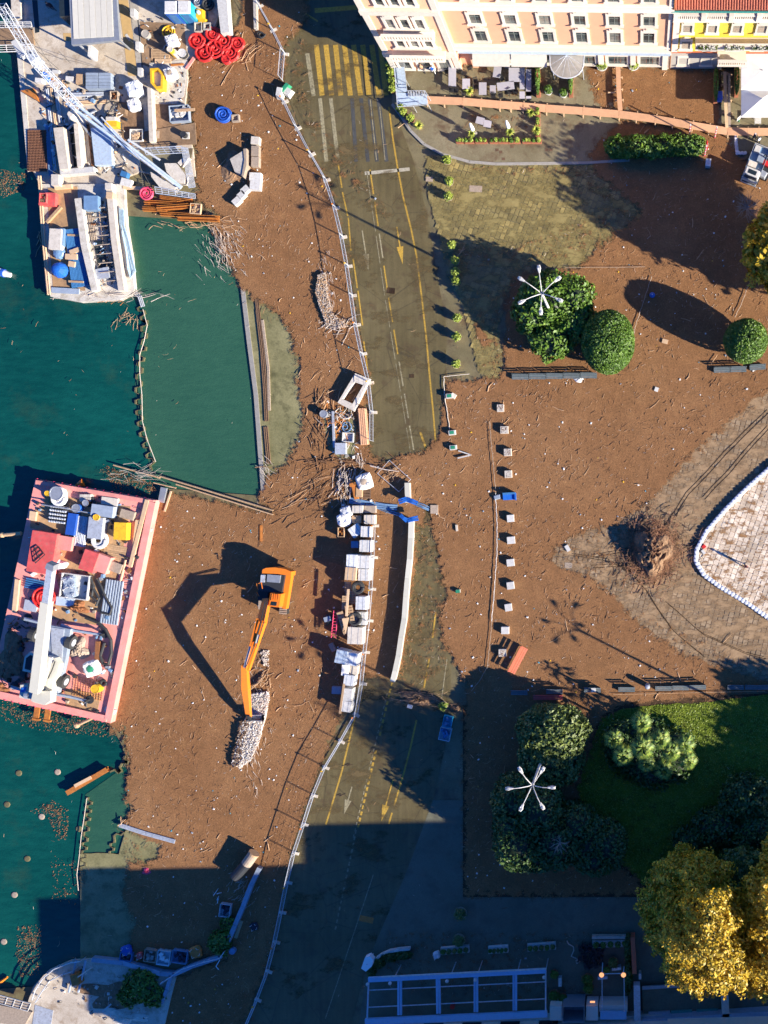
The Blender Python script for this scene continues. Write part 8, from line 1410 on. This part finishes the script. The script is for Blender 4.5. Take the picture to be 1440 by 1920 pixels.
bag('blue bag beside the leftmost shaded crate', 236, 1783, 9, 'blue_plastic', -.05, .5, 81, group='x1')['group'] = 'dumped bags'; bag('red bag between two shaded crates', 261, 1793, 6, 'red_sheet', -.05, .4, 82)['group'] = 'dumped bags'; bag('orange and dark bag at the right end of the shaded crates', 366, 1786, 11, 'orange_steel', -.05, .4, 83)['group'] = 'dumped bags'; bag('dark bag half sunk in the shaded debris', 476, 1738, 7, 'cloth_dark', -.05, .3, 84)['group'] = 'dumped bags'; barrel('blue round tub outside the shaded rail', 435, 1784, 6, 'steel_blue', -.05, .4, 'tub', 'steel_blue')
t = thing('steel_cylinder', 'big dark steel cylinder lying half in shade, its sunlit half coloured paler', 'cylinder', P(458, 1622, 0)); b = MB(); b.tube([P(440, 1645, .6), P(462, 1620, .7)], .55, 16); b.obj('drum', 'dark_metal', t); b = MB(); b.tube([P(462, 1620, .7), P(475, 1602, .75)], .56, 16); b.obj('drum', 'grey_wood', t); b = MB(); b.tube([P(475, 1602, .75), P(477, 1599, .75)], .60, 16); b.obj('end_ring', 'wood', t)  # second drum is tan because sunlight on that half is put into the colour
logs('branch', 'bare grey branches beside the shaded parapet', 'driftwood', 452, 1668, 1.4, 26, (24, 30), 73, 'stick_grey', .0, -50, (.015, .03), .3); logs('scrap', 'two pale tubes on the shaded debris', 'tubes', 405, 1680, .9, 4, (10, 8), 74, 'litter', .0, -60, (.03, .05), 0); slab('plank', 'tan plank outside the shaded parapet', 'plank', 447, 1743, 6, 34, -.02, .1, 'wood', 20); heap('rags', 'pink and white rags floating in the shaded cove', 'rags', 274, 1634, 8, 7, .2, 'pink_plastic', 75); b = MB(); b.tube([P(412, 1800, .1), P(405, 1812, .1), P(410, 1818, .1)], .06, 5); b.obj('pipe', 'litter', label='bent white pipe under the shaded rail', cat='pipe'); logs('driftwood_heap', 'brown sticks against the shaded parapet', 'driftwood', 312, 1775, 1.2, 40, (50, 10), 76, 'stick_brown', 0, 5, (.015, .03), .3)

# ------------------------------------------------------------------ hotel terrace at the bottom, in its own shade
FH = Facade('hotel_building', 'large hotel at the bottom edge that throws the blue shade over the road', 'building', 700, 1903, -1.5)
FH.boxes('wall', 'cream_trim', [(0, 34.5, -14.5, -.6, -.3, 13.6)]); FH.boxes('roof', 'grey_trim', [(-.4, 34.6, -14.8, -.2, 13.6, 14.0)]); FH.boxes('upper_floor', 'cream_trim', [(0, 30.8, -12.9, -6, 14.01, 16.2)]); FH.boxes('tower_wing', 'cream_trim', [(31, 78, -24, -.4, -.3, 17.2)]); FH.boxes('roof', 'roof_tile', [(30.8, 78.4, -24.4, -.2, 17.2, 17.5)])
FH.boxes('plinth', 'grey_trim', [(-.1, 34.6, -.59, -.35, -.3, .9)])
for k in range(5): FH.boxes('window', 'glass_dark', [(1.6 + k * 4, 3.6 + k * 4, -.6, -.5, 1.0, 2.9)]); FH.boxes('window_frame', 'white_paint', [(1.3 + k * 4, 3.9 + k * 4, -.6, -.42, .7, .98)])
# glazed pergola
t = thing('pergola', 'long blue steel pergola over the hotel terrace with cross bars and globe lamps', 'pergola', P(860, 1860, 0)); zp = 3.0
def bar(name, mat, a, e, w, h, z, parent=None): A, E = P(*a, z), P(*e, z); d = E - A; m_ = (A + E) / 2; b = MB(); b.box((m_.x, m_.y, z - h), (d.length, w * S, h), math.atan2(d.y, d.x)); return b.obj(name, mat, parent or t)
bar('front_beam', 'pergola_blue', (690, 1838), (1024, 1821), 8, .3, zp); bar('gutter', 'white_paint', (715, 1832), (1024, 1817), 2, .1, zp + .06); bar('back_beam', 'pergola_blue', (684, 1917), (1026, 1902), 11, .3, zp - .02)
for i, (x0, x1) in enumerate(((750, 750), (822, 823), (893, 893), (966, 966))):
    for o in (-3.2, 1.4): bar('rafter', 'pergola_blue', (x0 + o, 1841 - (x0 - 690) * .05), (x1 + o, 1906 - (x0 - 690) * .04), 3.6, .22, zp - .03)
for yy in (1857, 1889): bar('purlin', 'light_metal', (691, yy), (1023, yy - 16), 1.5, .08, zp - .12)
bar('side_beam', 'light_metal', (691, 1842), (688, 1912), 2.5, .15, zp - .04); bar('side_beam', 'light_metal', (1023, 1822), (1023, 1905), 2.5, .15, zp - .04)
for i, (x, y) in enumerate(((731, 1844), (838, 1840), (891, 1838), (1020, 1833), (689, 1846))): c = P(x, y, zp + .1); b = MB(); b.lathe((c.x, c.y, zp - .1), [(.10, 0), (.18, .12), (.18, .22), (.08, .34)], 10); b.obj('globe_lamp', 'white_paint', t)
for x, y in ((742, 1824), (848, 1819), (899, 1816), (973, 1814), (1026, 1812)): b = MB(); c = P(x - 3, y + 10, 2.8); b.tube([(c.x, c.y, -.05), (c.x, c.y, 2.9)], .05, 6); b.obj('post', 'light_metal', t)
t = thing('lamp_arch', 'thin pale steel arch with two glowing orange lamps on the hotel terrace', 'lamp arch', P(1148, 1860, 0))
for a, e in (((1128, 1826), (1169, 1825)), ((1129, 1828), (1129, 1895)), ((1170, 1827), (1171, 1897)), ((1130, 1805), (1129, 1826)), ((1170, 1812), (1169, 1825))): b = MB(); b.tube([P(*a, 3), P(*e, 3)], .05, 6); b.obj('bar', 'light_metal', t)
EM = bpy.data.materials.new('lamp_glow'); EM.use_nodes = True; pb = EM.node_tree.nodes['Principled BSDF']; pb.inputs['Base Color'].default_value = (.8, .4, .2, 1); pb.inputs['Emission Color'].default_value = (1, .42, .16, 1); pb.inputs['Emission Strength'].default_value = .55
for x, y in ((1128, 1828), (1169, 1828)): c = P(x, y, 3); b = MB(); b.lathe((c.x, c.y, 2.9), [(.10, 0), (.26, .1), (.2, .25), (.05, .3)], 10); b.obj('lamp', EM, t)
b = MB(); b.box(P(1111, 1878, 2) , (.5, .14, .12)); b.obj('lamp_strip', EM, label='small glowing orange lamp strip on the hotel wall', cat='lamp'); 
for i, (x, y, w) in enumerate(((1042, 1900, 22), (1110, 1900, 22))): slab('wall_panel', ('left', 'right')[i] + ' pale panel with round lamp behind the terrace arch', 'panel', x, y, w, 26, -.05, 2.0, 'cream_trim', 0)
crate('glass_porch', 'curved glass porch between two pale panels at the bottom edge', 'porch', 1075, 1902, 40, 30, -.05, 2.4, 'grey_metal', 0, None); slab('awning', 'blue corrugated awning under the lamp arch', 'awning', 1150, 1904, 48, 15, 2.0, 2.2, 'pergola_blue', 0); slab('window_box', 'white window bay under the lamp arch', 'window bay', 1150, 1891, 52, 12, -.05, 1.8, 'cream_trim', 0)
# planters and hedge curbs before the pergola
for i, (x, y, w, a) in enumerate(((854, 1779, 53, -5), (935, 1778, 37, -4), (1016, 1773, 53, -4), (1145, 1767, 68, -2))): trough('white-edged planter in the hotel shade, ' + ('left', 'second from left', 'third from left', 'rightmost, green hedge')[i], x, y, w, 13, a, 5, 500 + i * 9, 'white_paint', 'long planters before the pergola', 'olive' if i < 3 else 'mid')
slab('beam', 'long pale bar above the rightmost planter', 'beam', 1143, 1758, 66, 5, -.05, .5, 'pale_concrete', 0); slab('screen_wall', 'red-brown narrow wooden screen at the terrace corner', 'screen', 1188, 1792, 8, 68, -.05, 1.1, 'brick_red', -3); slab('bollard', 'white square bollard at the end of the brown screen', 'bollard', 1200, 1831, 5, 11, -.1, .7, 'white_paint', 0)
wall_line('curved white planter edge at the left corner of the terrace', [(703, 1800), (714, 1792), (730, 1785), (748, 1782), (768, 1780)], 4, -.05, .5, 'white_paint'); tree('hedge', 'dark curved hedge behind the white planter edge', 'hedge', [(708, 1806, 14, 10, 0, .7), (730, 1795, 18, 9, 0, .7), (755, 1791, 18, 8, 0, .7), (696, 1822, 8, 14, 0, .7)], .2, 2600, 'dark', 121, .05, tr=.05)
tree('hedge', 'dark green hedge strip inside the brown screen', 'hedge', [(1178, 1780, 7, 30, 0, 1.0), (1178, 1835, 8, 30, 0, 1.0)], .2, 1600, 'dark', 122, .05, tr=.05)
for i, (x, y, r_) in enumerate(((1150, 1800, 9), (1138, 1814, 6), (1102, 1832, 10), (1104, 1848, 9), (1040, 1862, 10), (1056, 1867, 8), (1040, 1822, 7))): potted('potted_shrub', ('round shrub by the brown screen', 'small shrub left of the round one by the brown screen', 'shrub at the lamp arch, upper', 'shrub at the lamp arch, lower', 'shrub right of the pergola end', 'dark shrub touching the one at the pergola end', 'brownish shrub at the upper end of the pergola')[i], x, y, r_ * 1.2, 520 + i, 'olive' if i in (0,) else 'mid', 'terracotta', .8, 'terrace shrubs in the shade')
c = P(689, 1807, 2.2); t = thing('closed_parasol', 'pale lilac wrapped parasol leaning at the left corner of the terrace', 'parasol', (c.x, c.y, -.05)); b = MB(); b.prism(W([(684, 1796), (693, 1792), (700, 1800), (697, 1812), (686, 1822), (677, 1816)], 2.3), 1.6, 2.3); b.obj('canopy', 'cloth_white', t); b = MB(); b.tube([(c.x, c.y, -.05), (c.x, c.y, 2.4)], .05, 6); b.obj('pole', 'light_metal', t)
bag('white rounded sack left of the shaded planter', 818, 1792, 6, 'plastic_wrap', -.05, .7, 91)['group'] = 'dumped bags'; b = MB(); b.tube([P(x, y, .05) for x, y in [(1063, 1764), (1066, 1770), (1075, 1775), (1076, 1782), (1071, 1793), (1080, 1797), (1088, 1803), (1081, 1807), (1080, 1801), (1088, 1799)]], .06, 6); b.obj('hose', 'pale_concrete', label='pale garden hose curling on the shaded terrace', cat='hose')
rg_ = random.Random(4)
for k in range(34):
    x, y = rg_.uniform(1086, 1130), rg_.uniform(1772, 1815); c = P(x, y, .5); o = dup(cp, (c.x, c.y, -.1), rg_.random() * 6.28, 'black chair in the jumble of terrace chairs beside the pale hose'); o['group'] = 'jumbled chairs on the shaded terrace'
slab('sign_board', 'white narrow board beside the pergola end', 'board', 1050, 1842, 6, 16, -.05, .6, 'white_paint', 0); slab('table', 'white slatted table near the round shrub', 'table', 1156, 1817, 17, 5, -.05, .7, 'white_paint', -5); slab('table', 'bluish table under the lamp arch', 'table', 1130, 1834, 18, 5, -.05, .7, 'light_metal', -5)
barrel('red round stool under the pergola', 848, 1888, 4.5, 'red_plastic', -.05, .6, 'stool', 'red_plastic')
# raised blue-green terrace roof at the lower right
t = thing('terrace_roof', 'flat grey-green terrace roof with pale cross beams at the lower right corner', 'roof terrace', P(1320, 1880, 0)); 
for poly, m_, z0, z1 in (([(1204, 1855), (1600, 1820), (1600, 1905), (1206, 1905)], 'lower_paving', -.1, .5), ([(1188, 1848), (1200, 1848), (1203, 2000), (1190, 2000)], 'light_metal', .5, 1.4), ([(1353, 1868), (1366, 1868), (1372, 2000), (1358, 2000)], 'beige_block', .5, 1.5), ([(1204, 1912), (1440, 1896), (1600, 1890), (1600, 1904), (1440, 1908), (1204, 1922)], 'grey_blue', .5, 1.5), ([(1204, 1850), (1380, 1840), (1380, 1845), (1204, 1856)], 'grey_metal', .5, .7)): b = MB(); b.prism(W(poly, z1), z0, z1); b.obj('slab' if m_ == 'lower_paving' else 'beam', m_, t)
for k, x in enumerate((1216, 1258, 1306)): b = MB(); b.prism(W([(x, 1898 - k * 2), (x + 40, 1896 - k * 2), (x + 40, 1906 - k * 2), (x, 1908 - k * 2)], .7), .5, .7); b.obj('skylight', 'teal_paint' if k else 'grey_metal', t)
# floating leaves drifting on the lake
for poly, n_, sd_ in (([(95, 1500), (125, 1520), (125, 1575), (105, 1580), (85, 1530), (50, 1525)], 260, 1), ([(30, 1740), (75, 1735), (72, 1830), (35, 1835), (25, 1790)], 380, 2), ([(0, 1315), (200, 1355), (205, 1385), (60, 1370), (0, 1350)], 500, 3), ([(190, 870), (290, 905), (280, 930), (210, 920)], 420, 4), ([(-5, 315), (50, 325), (40, 355), (-5, 372)], 260, 5), ([(90, 1600), (145, 1630), (140, 1700), (95, 1690)], 120, 6)):
    fleck('floating_leaves', 'brown leaves drifting on the lake', poly, n_, 'stick_brown', (.03, .11), 80 + sd_, -.30, .01)

# small loose gear
def clutter(label, poly, z, n, mats, seed, sz=(.12, .5)):
    rg = random.Random(seed)
    for q, mt in enumerate(mats):
        b = MB(); k = 0
        while k < n:
            x, y = rg.uniform(min(p[0] for p in poly), max(p[0] for p in poly)), rg.uniform(min(p[1] for p in poly), max(p[1] for p in poly))
            if not pip(x, y, poly): continue
            c = P(x, y, z); s_ = rg.uniform(*sz); a = rg.random() * 3.1; k += 1
            if rg.random() < .45: b.tube([(c.x - math.cos(a) * s_, c.y - math.sin(a) * s_, z + .05), (c.x, c.y, z + .09 + rg.random() * .1), (c.x + math.cos(a) * s_, c.y + math.sin(a + .3) * s_, z + .05)], rg.uniform(.02, .06), 5)
            else: b.box((c.x, c.y, z), (s_, s_ * rg.uniform(.3, 1), s_ * rg.uniform(.2, .9)), a, taper=rg.uniform(.6, 1))
        b.obj('loose_gear', mt, kind='stuff', label=label, fix=True)
G1 = ['dark_metal', 'rust', 'grey_metal', 'grey_wood', 'bag_white', 'rubber', 'steel_blue', 'black_rubber']
clutter('small loose gear strewn over the barge deck', [(72, 910), (280, 945), (205, 1340), (110, 1325), (128, 1180), (66, 1150), (40, 1130)], ZD + .04, 26, G1, 1); clutter('wet scrap in the shade beside the crane', [(20, 1150), (60, 1150), (48, 1290), (0, 1290)], ZD + .04, 14, ['dark_wood', 'rust', 'dark_metal', 'soil'], 2)
clutter('small loose gear and scrap on the quay works', [(70, 150), (220, 130), (262, 290), (260, 330), (100, 330)], .14, 24, G1 + ['pale_wood', 'pale_concrete'], 3, (.12, .45)); clutter('small scrap around the tanks and pallets of the quay', [(262, 20), (350, 45), (345, 190), (280, 200)], .14, 12, G1[:6], 4, (.08, .3)); clutter('small gear lying in the pontoon hold', [(165, 380), (205, 370), (228, 520), (190, 540)], .36, 20, G1, 5, (.1, .35)); clutter('scrap on the lower left landing', [(80, 1830), (150, 1810), (290, 1850), (270, 1920), (120, 1900)], .1, 16, ['grey_wood', 'dark_metal', 'stick_grey', 'mud_pile', 'stone_grey'], 6, (.05, .35))
clutter('broken boards and scrap around the pit', [(600, 770), (668, 765), (676, 860), (620, 880)], -.02, 12, ['grey_wood', 'wood', 'dark_wood', 'stone_grey', 'bag_white'], 7, (.1, .4)); clutter('scrap beside the pallet row', [(635, 880), (700, 890), (704, 950), (640, 960)], -.02, 10, ['grey_wood', 'wood', 'dark_wood', 'bag_white'], 8, (.1, .4))
heap('mud_heap', 'brown dried mud spread over the lower left landing', 'mud', 215, 1862, 60, 26, .12, 'mud_pile', 91, -6, .09, .35)
